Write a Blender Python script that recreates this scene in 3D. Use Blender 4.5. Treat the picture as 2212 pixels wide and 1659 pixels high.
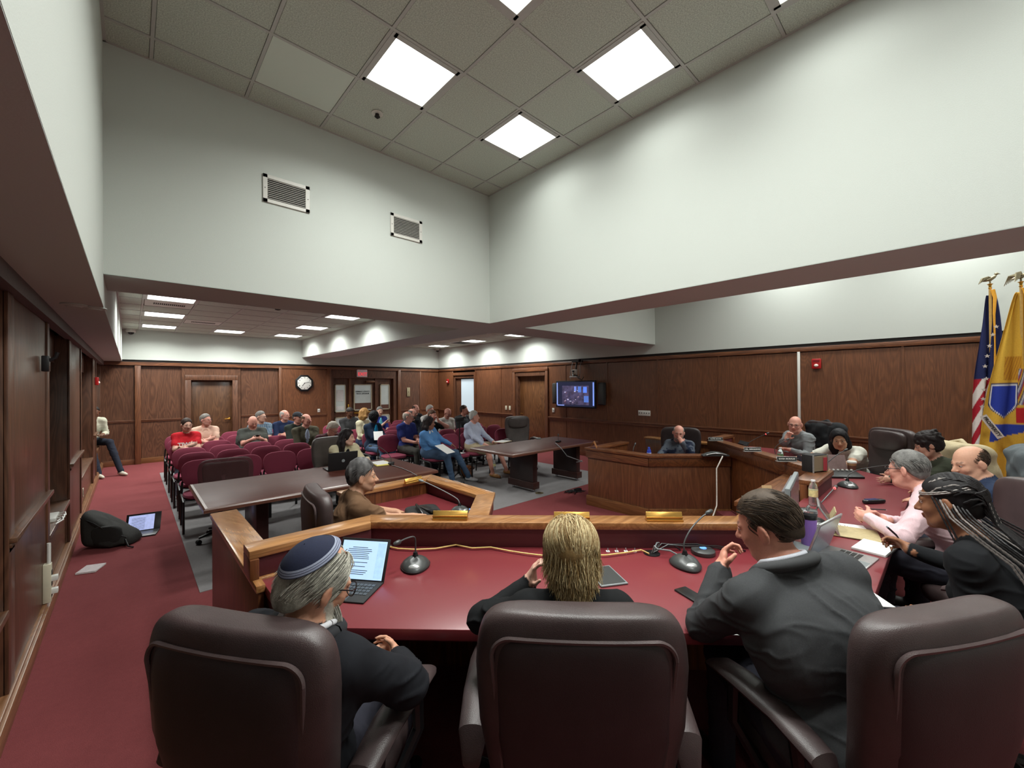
import bpy, bmesh, math, random
import numpy as np
from mathutils import Vector, Matrix, Euler
for _o in list(bpy.data.objects): bpy.data.objects.remove(_o)
random.seed(7); rng=np.random.default_rng(7)
SC=bpy.context.scene; COL=SC.collection
R=math.radians
# ---------------------------------------------------------------- camera
CAMH=1.814; FPX=882.52; YAW=R(42.983); PIT=R(.253); ROL=R(-.426)
_F=Vector((math.sin(YAW)*math.cos(PIT),math.cos(YAW)*math.cos(PIT),math.sin(PIT)))
_R0=Vector((math.cos(YAW),-math.sin(YAW),0)); _U0=_R0.cross(_F)
_RR=_R0*math.cos(ROL)+_U0*math.sin(ROL); _UU=_U0*math.cos(ROL)-_R0*math.sin(ROL)
cam=bpy.data.cameras.new('camera'); camo=bpy.data.objects.new('camera',cam); COL.objects.link(camo)
cam.sensor_width=36; cam.lens=FPX/2212*36; cam.clip_start=.05; cam.clip_end=60
_m=Matrix((( _RR.x,_UU.x,-_F.x,0),(_RR.y,_UU.y,-_F.y,0),(_RR.z,_UU.z,-_F.z,CAMH),(0,0,0,1)))
camo.matrix_world=_m; SC.camera=camo
# ---------------------------------------------------------------- world, exposure
w=bpy.data.worlds.new('world'); SC.world=w; w.use_nodes=True
w.node_tree.nodes['Background'].inputs[0].default_value=(.8,.85,.9,1)
w.node_tree.nodes['Background'].inputs[1].default_value=.12
SC.view_settings.view_transform='Standard'; SC.view_settings.look='None'
SC.view_settings.exposure=1.3; SC.view_settings.gamma=1; SC.view_settings.use_curve_mapping=False
SC.cycles.use_denoising=True; SC.cycles.max_bounces=7; SC.cycles.diffuse_bounces=4; SC.cycles.glossy_bounces=3
SC.cycles.sample_clamp_indirect=6; SC.cycles.transparent_max_bounces=8
LAMP_MAIN=3.6; LAMP_MID=17; LAMP_REAR=16; LAMP_SIDE=13.5
def ray(u,v):
    return _F+_RR*((u-1106)/FPX)-_UU*((v-829.5)/FPX)
def at(u,v,z):      # the point of a level plane z that a sight line meets
    d=ray(u,v); t=(z-CAMH)/d.z; return Vector((d.x*t,d.y*t,z))
def atX(u,v,x):
    d=ray(u,v); t=x/d.x; return Vector((x,d.y*t,CAMH+d.z*t))
def atY(u,v,y):
    d=ray(u,v); t=y/d.y; return Vector((d.x*t,y,CAMH+d.z*t))
# ---------------------------------------------------------------- materials
def srgb(c):
    if isinstance(c,str): c=tuple(int(c[i:i+2],16) for i in (0,2,4))
    return tuple(((x/255)/12.92 if x/255<=.04045 else ((x/255+.055)/1.055)**2.4) for x in c[:3])+(1,)
_mats={}
def _new(name):
    m=bpy.data.materials.new(name); m.use_nodes=True
    return m,m.node_tree.nodes,m.node_tree.links,m.node_tree.nodes['Principled BSDF']
def mix(nt,fac,a,b,mode='MIX'):
    n=nt.nodes.new('ShaderNodeMix'); n.data_type='RGBA'; n.blend_type=mode
    for i,x in ((0,fac),(6,a),(7,b)):
        if hasattr(x,'is_linked') or isinstance(x,bpy.types.NodeSocket): nt.links.new(x,n.inputs[i])
        else: n.inputs[i].default_value=x
    return n.outputs[2]
def noise(nt,scale,detail=3,rough=.5,vec=None,dist=0):
    n=nt.nodes.new('ShaderNodeTexNoise'); n.inputs['Scale'].default_value=scale; n.inputs['Detail'].default_value=detail
    n.inputs['Roughness'].default_value=rough; n.inputs['Distortion'].default_value=dist
    if vec is not None: nt.links.new(vec,n.inputs['Vector'])
    return n.outputs['Fac']
def coords(nt,scale=(1,1,1),rotz=0,which='Object'):
    tc=nt.nodes.new('ShaderNodeTexCoord'); mp=nt.nodes.new('ShaderNodeMapping')
    mp.inputs['Scale'].default_value=scale; mp.inputs['Rotation'].default_value=(0,0,rotz)
    nt.links.new(tc.outputs[which],mp.inputs[0]); return mp.outputs[0]
def ramp(nt,x,lo,hi,a,b):
    n=nt.nodes.new('ShaderNodeMapRange'); n.inputs[1].default_value=lo; n.inputs[2].default_value=hi
    n.inputs[3].default_value=a; n.inputs[4].default_value=b; nt.links.new(x,n.inputs[0]); return n.outputs[0]
def bump(nt,x,strength,dist,b):
    n=nt.nodes.new('ShaderNodeBump'); n.inputs['Strength'].default_value=strength; n.inputs['Distance'].default_value=dist
    nt.links.new(x,n.inputs['Height']); nt.links.new(n.outputs[0],b.inputs['Normal'])
def plain(name,c,rough=.5,metal=0,nscale=40,nvar=.12,bmp=0,emit=0,alpha=1,trans=0,spec=None,coat=0):
    k=('p',name)
    if k in _mats: return _mats[k]
    m,N,L,b=_new(name); nt=m.node_tree; c=srgb(c)
    f=noise(nt,nscale,4,.6,coords(nt))
    d=tuple(x*(1-nvar) for x in c[:3])+(1,); l=tuple(min(1,x*(1+nvar)) for x in c[:3])+(1,)
    o=mix(nt,ramp(nt,f,.3,.7,0,1),d,l); L.new(o,b.inputs['Base Color'])
    b.inputs['Roughness'].default_value=rough; b.inputs['Metallic'].default_value=metal
    b.inputs['Alpha'].default_value=alpha; b.inputs['Transmission Weight'].default_value=trans
    if spec is not None: b.inputs['Specular IOR Level'].default_value=spec
    if coat: b.inputs['Coat Weight'].default_value=coat; b.inputs['Coat Roughness'].default_value=.15
    if bmp: bump(nt,f,bmp,.004,b)
    if emit: L.new(o,b.inputs['Emission Color']); b.inputs['Emission Strength'].default_value=emit
    _mats[k]=m; return m
def wood(name,c1,c2,axis='z',rotz=0,rough=.38,scale=1.0,fig=1.0,coat=.25):
    k=('w',name)
    if k in _mats: return _mats[k]
    m,N,L,b=_new(name); nt=m.node_tree
    ax={'x':(.13,1,1),'y':(1,.13,1),'z':(1,1,.13)}[axis]
    s=[a*scale for a in ax]
    v=coords(nt,s,rotz)
    big=noise(nt,4.2,2,.5,v,.6)
    mul=nt.nodes.new('ShaderNodeMath'); mul.operation='MULTIPLY'; mul.inputs[1].default_value=95; L.new(big,mul.inputs[0])
    sn=nt.nodes.new('ShaderNodeMath'); sn.operation='SINE'; L.new(mul.outputs[0],sn.inputs[0])
    ax2={'x':(.03,1,1),'y':(1,.03,1),'z':(1,1,.03)}[axis]
    v2=coords(nt,[a*scale for a in ax2],rotz)
    fine=noise(nt,130,3,.7,v2)
    wide=noise(nt,1.3,2,.5,v)
    rings=ramp(nt,sn.outputs[0],-1,1,0,1)
    a=srgb(c1); bb=srgb(c2)
    col=mix(nt,ramp(nt,rings,0,1,.15,.15+.62*fig),bb,a)
    col=mix(nt,ramp(nt,fine,.35,.65,.55,0),col,tuple(x*.55 for x in a[:3])+(1,))
    col=mix(nt,ramp(nt,wide,.3,.7,.25,0),col,tuple(x*.75 for x in a[:3])+(1,))
    L.new(col,b.inputs['Base Color']); b.inputs['Roughness'].default_value=rough
    b.inputs['Coat Weight'].default_value=coat; b.inputs['Coat Roughness'].default_value=.2
    bump(nt,fine,.12,.001,b)
    _mats[k]=m; return m
def carpet(name,c,var=.3):
    m,N,L,b=_new(name); nt=m.node_tree; c=srgb(c); v=coords(nt)
    f=noise(nt,240,3,.8,v); g=noise(nt,2.2,3,.6,v); h=noise(nt,28,2,.6,v)
    col=mix(nt,ramp(nt,f,.3,.7,0,1),tuple(x*(1-var) for x in c[:3])+(1,),tuple(x*(1+var) for x in c[:3])+(1,))
    col=mix(nt,ramp(nt,g,.3,.7,.22,0),col,tuple(x*.6 for x in c[:3])+(1,))
    col=mix(nt,ramp(nt,h,.3,.7,.18,0),col,tuple(x*.55 for x in c[:3])+(1,))
    L.new(col,b.inputs['Base Color']); b.inputs['Roughness'].default_value=.95; b.inputs['Specular IOR Level'].default_value=.15
    bump(nt,f,.6,.004,b); return m
def tilemat(name,c):
    m,N,L,b=_new(name); nt=m.node_tree; c=srgb(c); v=coords(nt,which='Object')
    f=noise(nt,110,4,.8,v); g=noise(nt,3,2,.5,v)
    col=mix(nt,ramp(nt,f,.42,.6,0,1),tuple(x*.62 for x in c[:3])+(1,),c)
    L.new(col,b.inputs['Base Color']); b.inputs['Roughness'].default_value=.95; bump(nt,f,.6,.003,b); return m
def leather(name,c,rough=.42):
    k=('l',name)
    if k in _mats: return _mats[k]
    m,N,L,b=_new(name); nt=m.node_tree; c=srgb(c); v=coords(nt)
    vo=nt.nodes.new('ShaderNodeTexVoronoi'); vo.inputs['Scale'].default_value=420; L.new(v,vo.inputs['Vector'])
    g=noise(nt,9,3,.5,v)
    L.new(mix(nt,ramp(nt,g,.3,.7,0,1),tuple(x*.8 for x in c[:3])+(1,),tuple(x*1.15 for x in c[:3])+(1,)),b.inputs['Base Color'])
    b.inputs['Roughness'].default_value=rough; bump(nt,vo.outputs['Distance'],.25,.0012,b); _mats[k]=m; return m
def attrmat(name,rough,weave=0,spec=.4,sss=0,nv=.08,ns=60):
    k=('a',name)
    if k in _mats: return _mats[k]
    m,N,L,b=_new(name); nt=m.node_tree
    a=nt.nodes.new('ShaderNodeVertexColor'); a.layer_name='Col'
    v=coords(nt); f=noise(nt,ns,4,.6,v)
    dk=mix(nt,1.0,a.outputs['Color'],(1-nv*2,1-nv*2,1-nv*2,1),'MULTIPLY')
    L.new(mix(nt,ramp(nt,f,.35,.65,0,1),dk,a.outputs['Color']),b.inputs['Base Color'])
    b.inputs['Roughness'].default_value=rough; b.inputs['Specular IOR Level'].default_value=spec
    if weave: bump(nt,noise(nt,weave,2,.7,v),.35,.0015,b)
    if sss:
        b.inputs['Subsurface Weight'].default_value=sss; b.inputs['Subsurface Radius'].default_value=(.012,.005,.003)
    _mats[k]=m; return m
# ---------------------------------------------------------------- mesh building
class MB:
    def __init__(s): s.v=[]; s.f=[]
    def add(s,vs,fs):
        n=len(s.v); s.v+= [tuple(x) for x in vs]; s.f+=[tuple(n+i for i in f) for f in fs]; return s
    def box(s,x0,y0,z0,x1,y1,z1):
        x0,x1=sorted((x0,x1)); y0,y1=sorted((y0,y1)); z0,z1=sorted((z0,z1))
        return s.add([(x0,y0,z0),(x1,y0,z0),(x1,y1,z0),(x0,y1,z0),(x0,y0,z1),(x1,y0,z1),(x1,y1,z1),(x0,y1,z1)],
              [(0,3,2,1),(4,5,6,7),(0,1,5,4),(1,2,6,5),(2,3,7,6),(3,0,4,7)])
    def cbox(s,c,d,rot=None):
        M=rot.to_matrix() if isinstance(rot,Euler) else (rot or Matrix.Identity(3)); c=Vector(c)
        vs=[c+M@Vector((a*d[0]/2,b*d[1]/2,e*d[2]/2)) for e in(-1,1) for a,b in((-1,-1),(1,-1),(1,1),(-1,1))]
        return s.add(vs,[(0,3,2,1),(4,5,6,7),(0,1,5,4),(1,2,6,5),(2,3,7,6),(3,0,4,7)])
    def prism(s,poly,z0,z1):
        n=len(poly); area=sum(poly[i][0]*poly[(i+1)%n][1]-poly[(i+1)%n][0]*poly[i][1] for i in range(n))
        if area<0: poly=poly[::-1]
        vs=[(p[0],p[1],z0) for p in poly]+[(p[0],p[1],z1) for p in poly]
        return s.add(vs,[tuple(range(n))[::-1],tuple(range(n,2*n))]+[(i,(i+1)%n,n+(i+1)%n,n+i) for i in range(n)])
    def tube(s,path,r,n=8,cap=True):
        P=[Vector(p) for p in path]; k=len(P); rs=r if isinstance(r,(list,tuple)) else [r]*k
        up=None; vs=[]
        for i in range(k):
            t=(P[min(i+1,k-1)]-P[max(i-1,0)]).normalized()
            if up is None:
                up=Vector((0,0,1)) if abs(t.z)<.9 else Vector((1,0,0))
            a=(up-t*up.dot(t)).normalized(); b=t.cross(a); up=a
            for j in range(n):
                th=2*math.pi*j/n; vs.append(P[i]+(a*math.cos(th)+b*math.sin(th))*rs[i])
        fs=[(i*n+j,i*n+(j+1)%n,(i+1)*n+(j+1)%n,(i+1)*n+j) for i in range(k-1) for j in range(n)]
        if cap: fs+=[tuple(range(n))[::-1],tuple((k-1)*n+j for j in range(n))]
        return s.add(vs,fs)
    def lathe(s,prof,n=20,c=(0,0,0),M=None):
        vs=[]; k=len(prof); c=Vector(c)
        for r,z in prof:
            for j in range(n):
                th=2*math.pi*j/n; p=Vector((r*math.cos(th),r*math.sin(th),z)); vs.append(c+(M@p if M else p))
        fs=[(i*n+j,i*n+(j+1)%n,(i+1)*n+(j+1)%n,(i+1)*n+j) for i in range(k-1) for j in range(n)]
        fs+=[tuple(range(n))[::-1],tuple((k-1)*n+j for j in range(n))]
        return s.add(vs,fs)
    def ell(s,c,r,n=12,m=8,M=None):
        prof=[(max(1e-4,math.sin(math.pi*i/m)),-math.cos(math.pi*i/m)) for i in range(m+1)]
        S=Matrix.Diagonal(Vector(r)); MM=(M@S) if M else S
        return s.lathe(prof,n,c,MM)
    def rings(s,rs,closed=True,cap=True):
        k=len(rs); n=len(rs[0]); vs=[p for r_ in rs for p in r_]
        fs=[(i*n+j,i*n+(j+1)%n,(i+1)*n+(j+1)%n,(i+1)*n+j) for i in range(k-1) for j in range(n if closed else n-1)]
        if cap: fs+=[tuple(range(n))[::-1],tuple((k-1)*n+j for j in range(n))]
        return s.add(vs,fs)
    def quad(s,a,b,c,d): return s.add([a,b,c,d],[(0,1,2,3)])
    def build(s,name,mat,parent=None,bevel=0,seg=2,smooth=None,loc=None,rot=None,label=None,angle=40,recalc=True):
        me=bpy.data.meshes.new(name)
        me.from_pydata([tuple(p) for p in s.v],[],s.f)
        bm=bmesh.new(); bm.from_mesh(me)
        if recalc: bmesh.ops.recalc_face_normals(bm,faces=bm.faces)
        if bevel:
            es=[e for e in bm.edges if len(e.link_faces)==2 and e.calc_face_angle(0)>.5]
            bmesh.ops.bevel(bm,geom=es,offset=bevel,segments=seg,profile=.5,affect='EDGES',clamp_overlap=True)
        bm.to_mesh(me); bm.free()
        for m in (mat if isinstance(mat,(list,tuple)) else [mat]): me.materials.append(m)
        if smooth or (smooth is None and bevel):
            me.shade_smooth()
            try: me.set_sharp_from_angle(angle=R(angle))
            except Exception: pass
        o=bpy.data.objects.new(name,me); COL.objects.link(o)
        if parent is not None: o.parent=parent
        if loc is not None: o.location=loc
        if rot is not None: o.rotation_euler=rot
        if label: o['label']=label
        return o
def tag(o,label,cat,group=None):
    o['label']=label; o['category']=cat
    if group: o['group']=group
    return o
def struct(o): o['kind']='structure'; return o
def thing(name,label,cat,loc=(0,0,0),rz=0,group=None):
    o=bpy.data.objects.new(name,None); COL.objects.link(o); o.location=loc; o.rotation_euler=(0,0,rz); o.empty_display_size=.1
    return tag(o,label,cat,group)
KIDS={}
def kids(o): return [c for c in bpy.data.objects if c.parent==o]
def dup(o,parent=None,tree=None):
    c=o.copy(); COL.objects.link(c); c.parent=parent
    for k in (tree or kids)(o): dup(k,c,tree)
    return c
def text(body,size,mat,name='lettering',parent=None,loc=(0,0,0),rot=(0,0,0),ext=.0008,align='CENTER',bold=0):
    cu=bpy.data.curves.new(name,'FONT'); cu.body=body; cu.size=size; cu.extrude=ext; cu.align_x=align; cu.align_y='CENTER'; cu.offset=bold
    cu.resolution_u=2
    to=bpy.data.objects.new(name,cu); COL.objects.link(to)
    dg=bpy.context.evaluated_depsgraph_get(); me=bpy.data.meshes.new_from_object(to.evaluated_get(dg)); bpy.data.objects.remove(to)
    me.materials.clear(); me.materials.append(mat)
    o=bpy.data.objects.new(name,me); COL.objects.link(o); o.location=loc; o.rotation_euler=rot
    if parent is not None: o.parent=parent
    return o
# ================================================================ setting
M_carp=carpet('red_carpet',(130,66,68)); M_grey=carpet('grey_carpet',(140,137,138),.22)
M_wall=plain('white_wall_paint',(193,198,192),.75,nscale=160,nvar=.015,bmp=.15)
M_soff=plain('taupe_soffit_paint',(190,204,200),.8,nscale=160,nvar=.02,bmp=.15)
M_tile=tilemat('mineral_fibre_tile',(204,212,200)); M_tile2=plain('smooth_ceiling_tile',(204,214,204),.9,nscale=300,nvar=.04)
M_grid=plain('ceiling_grid_metal',(176,176,172),.5,nvar=.03)
M_wz=wood('oak_panel_vertical',(90,54,36),(134,86,56),'z',fig=.7); M_wzd=wood('oak_panel_dark',(78,50,36),(122,82,60),'z',coat=.15)  # second is the same oak, dimmer light of back and left walls in its colour
M_wy=wood('oak_trim_along_y',(88,52,34),(142,90,58),'y'); M_wx=wood('oak_trim_along_x',(88,52,34),(142,90,58),'x')
M_door=wood('oak_door_veneer',(96,60,34),(140,94,56),'z',fig=1.1)
M_base=wood('oak_baseboard',(110,70,40),(150,100,62),'x')
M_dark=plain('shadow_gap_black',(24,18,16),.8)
XL,XR,YB,YN,XS=-.509,8.547,13.266,-3.0,-.157
ZP=2.505
def lamp_mat(name,strength,axis):
    m,N,L,b=_new(name); nt=m.node_tree
    v=coords(nt); sx=nt.nodes.new('ShaderNodeSeparateXYZ'); L.new(v,sx.inputs[0])
    a=nt.nodes.new('ShaderNodeMath'); a.operation='MULTIPLY'; a.inputs[1].default_value=22; L.new(sx.outputs[axis],a.inputs[0])
    s=nt.nodes.new('ShaderNodeMath'); s.operation='COSINE'; L.new(a.outputs[0],s.inputs[0])
    st=ramp(nt,s.outputs[0],-1,1,strength*1.15,strength*.8)
    L.new(st,b.inputs['Emission Strength']); b.inputs['Emission Color'].default_value=(.97,1,.955,1)
    b.inputs['Base Color'].default_value=(.85,.85,.85,1); b.inputs['Roughness'].default_value=.4
    return m
LW={'lit_diffuser_high':LAMP_MAIN,'lit_diffuser_mid':LAMP_MID,'lit_diffuser_rear':LAMP_REAR,'lit_diffuser_side':LAMP_SIDE}
M_lampA=lamp_mat('lit_diffuser_high',2.0,0); M_lampM=lamp_mat('lit_diffuser_mid',2.0,0); M_lampB=lamp_mat('lit_diffuser_rear',2.0,0); M_lampC=lamp_mat('lit_diffuser_side',2.0,0)
# floor
struct(MB().box(XL-.8,YN-.2,-.12,XR+.3,YB+1.2,0).build('floor',M_carp))
g=MB().box(.44,4.55,0,7.05,11.58,.004).build('floor_inset',M_grey); struct(g); g['label']='grey carpet inset'
struct(MB().prism([(-.45,YN),(XR-.02,YN),(XR-.02,2.0),(7.0,2.7),(6.1,2.55),(4.6,1.05),(3.0,1.05),(1.2,2.45),(.62,2.45),(.62,.2),(.3,-.6)],0,.13).build('floor_platform',M_carp))
# ceiling slabs
cm=struct(MB().box(XS-.3,YN-.2,4.56,4.0,4.6,4.7).build('ceiling',M_wall))
cr=struct(MB().box(XS-.3,5.15,3.25,XR+.3,YB+.2,3.37).build('ceiling_rear',M_wall))
cs=struct(MB().box(4.4,YN-.2,4.56,XR+.3,4.6,4.7).build('ceiling_side',M_wall))
T=.665
def tiled(parent,gx,gy,x0,x1,y0,y1,z,skip,special={},first=None):
    # grid lines at gx+i*T and gy-j*T
    import math as _m
    i0=_m.floor((x0-gx)/T); i1=_m.ceil((x1-gx)/T); j0=_m.floor((gy-y1)/T); j1=_m.ceil((gy-y0)/T)
    cache={}
    for i in range(i0,i1):
        for j in range(j0,j1):
            if (i,j) in skip: continue
            a=max(x0,gx+i*T)+.014; b=min(x1,gx+(i+1)*T)-.014; c=max(y0,gy-(j+1)*T)+.014; d=min(y1,gy-j*T)-.014
            if b-a<.03 or d-c<.03: continue
            key=(round(b-a,2),round(d-c,2),special.get((i,j)))
            if key not in cache:
                w_,h_=b-a,d-c
                cache[key]=MB().box(-w_/2,-h_/2,0,w_/2,h_/2,.02).build('tile',M_tile2 if special.get((i,j)) else M_tile,parent,bevel=.003,seg=1)
                o=cache[key]
            else:
                o=cache[key].copy(); COL.objects.link(o)
            o.location=((a+b)/2,(c+d)/2,z+.004)
    for i in range(i0,i1+1):
        x=gx+i*T
        if x0<x<x1: MB().box(x-.012,y0,z,x+.012,y1,z+.03).build('grid_bar',M_grid,parent)
    for j in range(j0,j1+1):
        y=gy-j*T
        if y0<y<y1: MB().box(x0,y-.012,z-.001,x1,y+.012,z+.028).build('grid_bar',M_grid,parent)
    m=MB(); e=.02
    m.box(x0,y0,z-.002,x0+e,y1,z+.02).box(x1-e,y0,z-.002,x1,y1,z+.02).box(x0,y1-e,z-.002,x1,y1,z+.02); m.build('wall_angle',M_grid,parent)
GX,GY=.126,4.186
lampsA={(4,1),(2,1),(4,3),(2,3),(4,5),(2,5),(4,7),(2,7),(0,5)}
tiled(cm,GX,GY,XS,3.75,-2.9,4.48,4.524,lampsA-{(0,5)},{(1,0):1})
def lamp(x,y,z,mat,label,group,w=.6,d=.6):
    t=thing('ceiling_light',label,'light',(x,y,z),0,group)
    f=MB(); a,b=w/2,d/2; e=.024
    f.box(-a-.02,-b-.02,0,-a+e,b+.02,.05).box(a-e,-b-.02,0,a+.02,b+.02,.05).box(-a,-b-.02,0,a,-b+e,.05).box(-a,b-e,0,a,b+.02,.05)
    f.build('frame',M_grid,t); MB().box(-a+e,-b+e,.006,a-e,b-e,.02).build('diffuser',mat,t)
    li=bpy.data.lights.new('tube_light','AREA'); li.shape='RECTANGLE'; li.size=w-.1; li.size_y=d-.1; li.energy=LW[mat.name]; li.spread=R(150); li.color=(.97,1,.955)
    lo=bpy.data.objects.new('tube_light',li); COL.objects.link(lo); lo.parent=t; lo.location=(0,0,.002); return t
nm={(4,1):'square lit ceiling panel nearest the far corner of the high ceiling',(2,1):'square lit ceiling panel over the wall with the two vents',(4,3):'large square lit ceiling panel nearest the long white wall',
 (4,5):'square lit ceiling panel cut by the top right photo edge',
 (2,3):'high ceiling panel light cut by the top photo edge, second from the vents wall',(2,5):'high ceiling panel light overhead out of frame, third from the vents wall',(2,7):'high ceiling panel light behind the camera, fourth from the vents wall',(4,7):'high ceiling panel light behind the camera along the long white wall'}
for (i,j) in lampsA-{(0,5)}:
    lamp(GX+(i+.5)*T,GY-(j+.5)*T,4.52,M_lampM if i==2 else M_lampA,nm.get((i,j),'square lit panel of the high ceiling above and behind the camera, column %d row %d'%(i,j)),'high ceiling lights')
# rear ceiling
def rear(x0,x1,lamps,names,gx,gy,vents,grp):
    sk=set(lamps)|set(vents)
    tiled(cr,gx,gy,x0,x1,5.2,YB,3.22,sk)
    for (i,j),n in zip(lamps,names): lamp(gx+(i+.5)*T,gy-(j+.5)*T,3.216,M_lampB,n,grp,.62,.6)
    return
LXG,LYG=.14,12.62
M_vent=plain('vent_white_metal',(205,203,196),.45,nvar=.03); M_slot=plain('vent_dark_slot',(40,40,40),.8)
rear(XS,3.75,[(0,0),(0,3),(0,6),(2,0),(4,0),(4,3),(4,6),(2,6)][:7],
 ['far left panel light, farthest of the left column over the seats','left column ceiling light over the seats, middle one','left column ceiling light nearest the beam','middle lone rear ceiling light near the back wall',
  'far panel light close to the short beam, farthest of three','panel light close to the short beam, middle of three','panel light close to the short beam, nearest of three'],LXG,LYG,[(0,5),(1,2)],'rear left ceiling lights')
for i,j,lab in ((0,5,'slotted white ceiling register between two rear left lights'),(1,2,'long slotted white ceiling register beside the left lights')):
    t=thing('ceiling_vent',lab,'vent',(LXG+(i+.5)*T,LYG-(j+.5)*T,3.218)); MB().box(-.31,-.31,.006,.31,.31,.02).build('plate',M_vent,t)
    for k in range(16): MB().box(-.2+k*.026,-.07,.0,-.186+k*.026,.07,.005).build('slot',M_slot,t)
sk=[]; GX2,GY2=7.53,12.5
rear(4.45,XR,[(0,0),(0,3),(0,6)],['panel light in the far right bay by the back corner','panel light in the far right bay, middle of three','panel light in the far right bay nearest the crossing beams'],GX2,GY2,[(0,2)],'far right bay ceiling lights')
t=thing('ceiling_vent','dark square ceiling grille beside the far right bay lights','vent',(GX2+.5*T,GY2-2.5*T,3.218)); MB().box(-.31,-.31,.004,.31,.31,.02).build('plate',M_vent,t); MB().box(-.25,-.25,0,.25,.25,.005).build('grille',M_slot,t)
tiled(cs,GX2,2.9,4.45,XR,-2.9,4.45,4.524,{(0,1),(0,4),(0,7),(-3,1),(-3,4)})
for i,j,n in ((0,1,'side bay ceiling light hidden behind the long beam near the television'),(0,4,'side bay ceiling light hidden behind the long beam over the right seats'),(0,7,'side bay ceiling light hidden behind the long beam over the flags'),(-3,1,'side bay inner ceiling light hidden over the witness box'),(-3,4,'side bay inner ceiling light hidden over the dais')):
    lamp(GX2+(i+.5)*T,2.9-(j+.5)*T,4.52,M_lampC,n,'side bay ceiling lights',.62,.6)  # inner pair is added out of sight to brighten the right wall and dais
# high well walls / beams
def bm_(name,x0,y0,z0,x1,y1,z1,mat=None):
    o=MB().box(x0,y0,z0,x1,y1,z1).build(name,M_wall); struct(o); return o
def soffskin(x0,y0,x1,y1,z,par): MB().box(x0,y0,z-.004,x1,y1,z).build('underside',M_soff,par)
b1=bm_('beam_cross',XS,4.48,2.712,XR,5.22,4.6); soffskin(XS+.001,4.481,XR,5.219,2.712,b1)
b2=bm_('beam_long',3.75,YN,2.712,4.46,4.48,4.6); soffskin(3.751,YN,4.459,4.479,2.7125,b2)
b3=bm_('beam_rear',3.75,5.22,2.712,4.46,YB,3.4); soffskin(3.751,5.221,4.459,YB,2.7125,b3)
b4=bm_('wall_high_left',XL-.6,YN,2.46,XS,YB,4.6); soffskin(XL-.6,YN,XS-.001,YB,2.461,b4)
# soffit crown trim on left
MB().box(XL-.02,YN,2.36,XL+.05,YB,2.46).build('trim_1',plain('dark_crown_paint',(92,84,84),.6)); struct(bpy.data.objects['trim_1'])
for i,(u,v) in enumerate(((160,658),(203,665))):
    p=at(u,v,2.455); t=tag(MB().lathe([(.075,0),(.075,-.006),(.05,-.012),(.04,-.02)],20,(p.x,p.y,2.456)).build('speaker_grille',M_soff),('round recessed ceiling speaker in the left soffit, %s one'%('nearer','farther')[i]),'speaker')
p=Vector((1.79,3.85,4.524)); t=thing('sprinkler','small round sprinkler head in the high ceiling tile','sprinkler',p)
MB().lathe([(.055,.0),(.055,-.006),(.035,-.01)],20).build('ring',M_vent,t); MB().lathe([(.02,-.008),(.02,-.03),(.028,-.034),(.01,-.05)],12).build('head',M_dark,t)
p=Vector((1.9,8.1,3.22)); t=tag(MB().lathe([(.05,0),(.045,-.03),(.02,-.04)],14,p).build('smoke_detector',M_slot),'small dark round detector on the rear left ceiling','detector')
for i,(u,v,y,lab) in enumerate(((283,716,YB-.08,'white dome security camera high in the left rear corner'),(945,756,YB-.1,'white dome security camera in the right rear corner'))):
    p=atY(u,v,y); t=thing('security_camera',lab,'camera',p); MB().lathe([(.09,.06),(.095,.0),(.08,-.02)],18).build('housing',M_vent,t); MB().ell((0,0,-.02),(.06,.06,.055)).build('dome',plain('black_dome',(18,18,20),.15),t,smooth=True)
# wall grilles on the high wall
for i,(u0,v0,u1,v1,lab) in enumerate(((570,375,666,461,'white louvred air grille on the high wall, left and larger looking'),(844,458,910,527,'white louvred air grille on the high wall, right one nearer the corner'))):
    a=atY(u0,v0,4.48); b=atY(u1,v1,4.48); w_=b.x-a.x; h_=a.z-b.z-.02
    t=thing('air_grille',lab,'vent',((a.x+b.x)/2,4.478,(a.z+b.z)/2)); W2,H2=.21,.135
    f=MB(); f.box(-W2,-.012,-H2,-W2+.04,0,H2).box(W2-.04,-.012,-H2,W2,0,H2).box(-W2,-.012,H2-.035,W2,0,H2).box(-W2,-.012,-H2,W2,0,-H2+.035); f.build('frame',M_vent,t,bevel=.002,seg=1)
    MB().box(-W2+.04,-.003,-H2+.035,W2-.04,0,H2-.035).build('backing',M_slot,t)
    for k in range(11): MB().cbox((0,-.008,-H2+.045+k*.0182),(2*W2-.08,.014,.003),Euler((R(35),0,0))).build('louvre',M_vent,t)
    for sx in(-1,1): MB().cbox((sx*(W2-.018),-.013,0),(.007,.003,.007)).build('screw',M_slot,t)
# white wall bands
for n,x0,y0,x1,y1,zt in (('wall_back_upper',XS,YB,XR+.1,YB+.3,3.4),('wall_right_upper',XR,YN,XR+.25,YB+.3,4.7)):
    struct(MB().box(x0,y0,ZP,x1,y1,zt).build(n,M_wall))
struct(MB().box(XL-1.2,YN-.15,0,XR+.3,YN,4.7).build('wall_near',M_wall))
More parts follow.
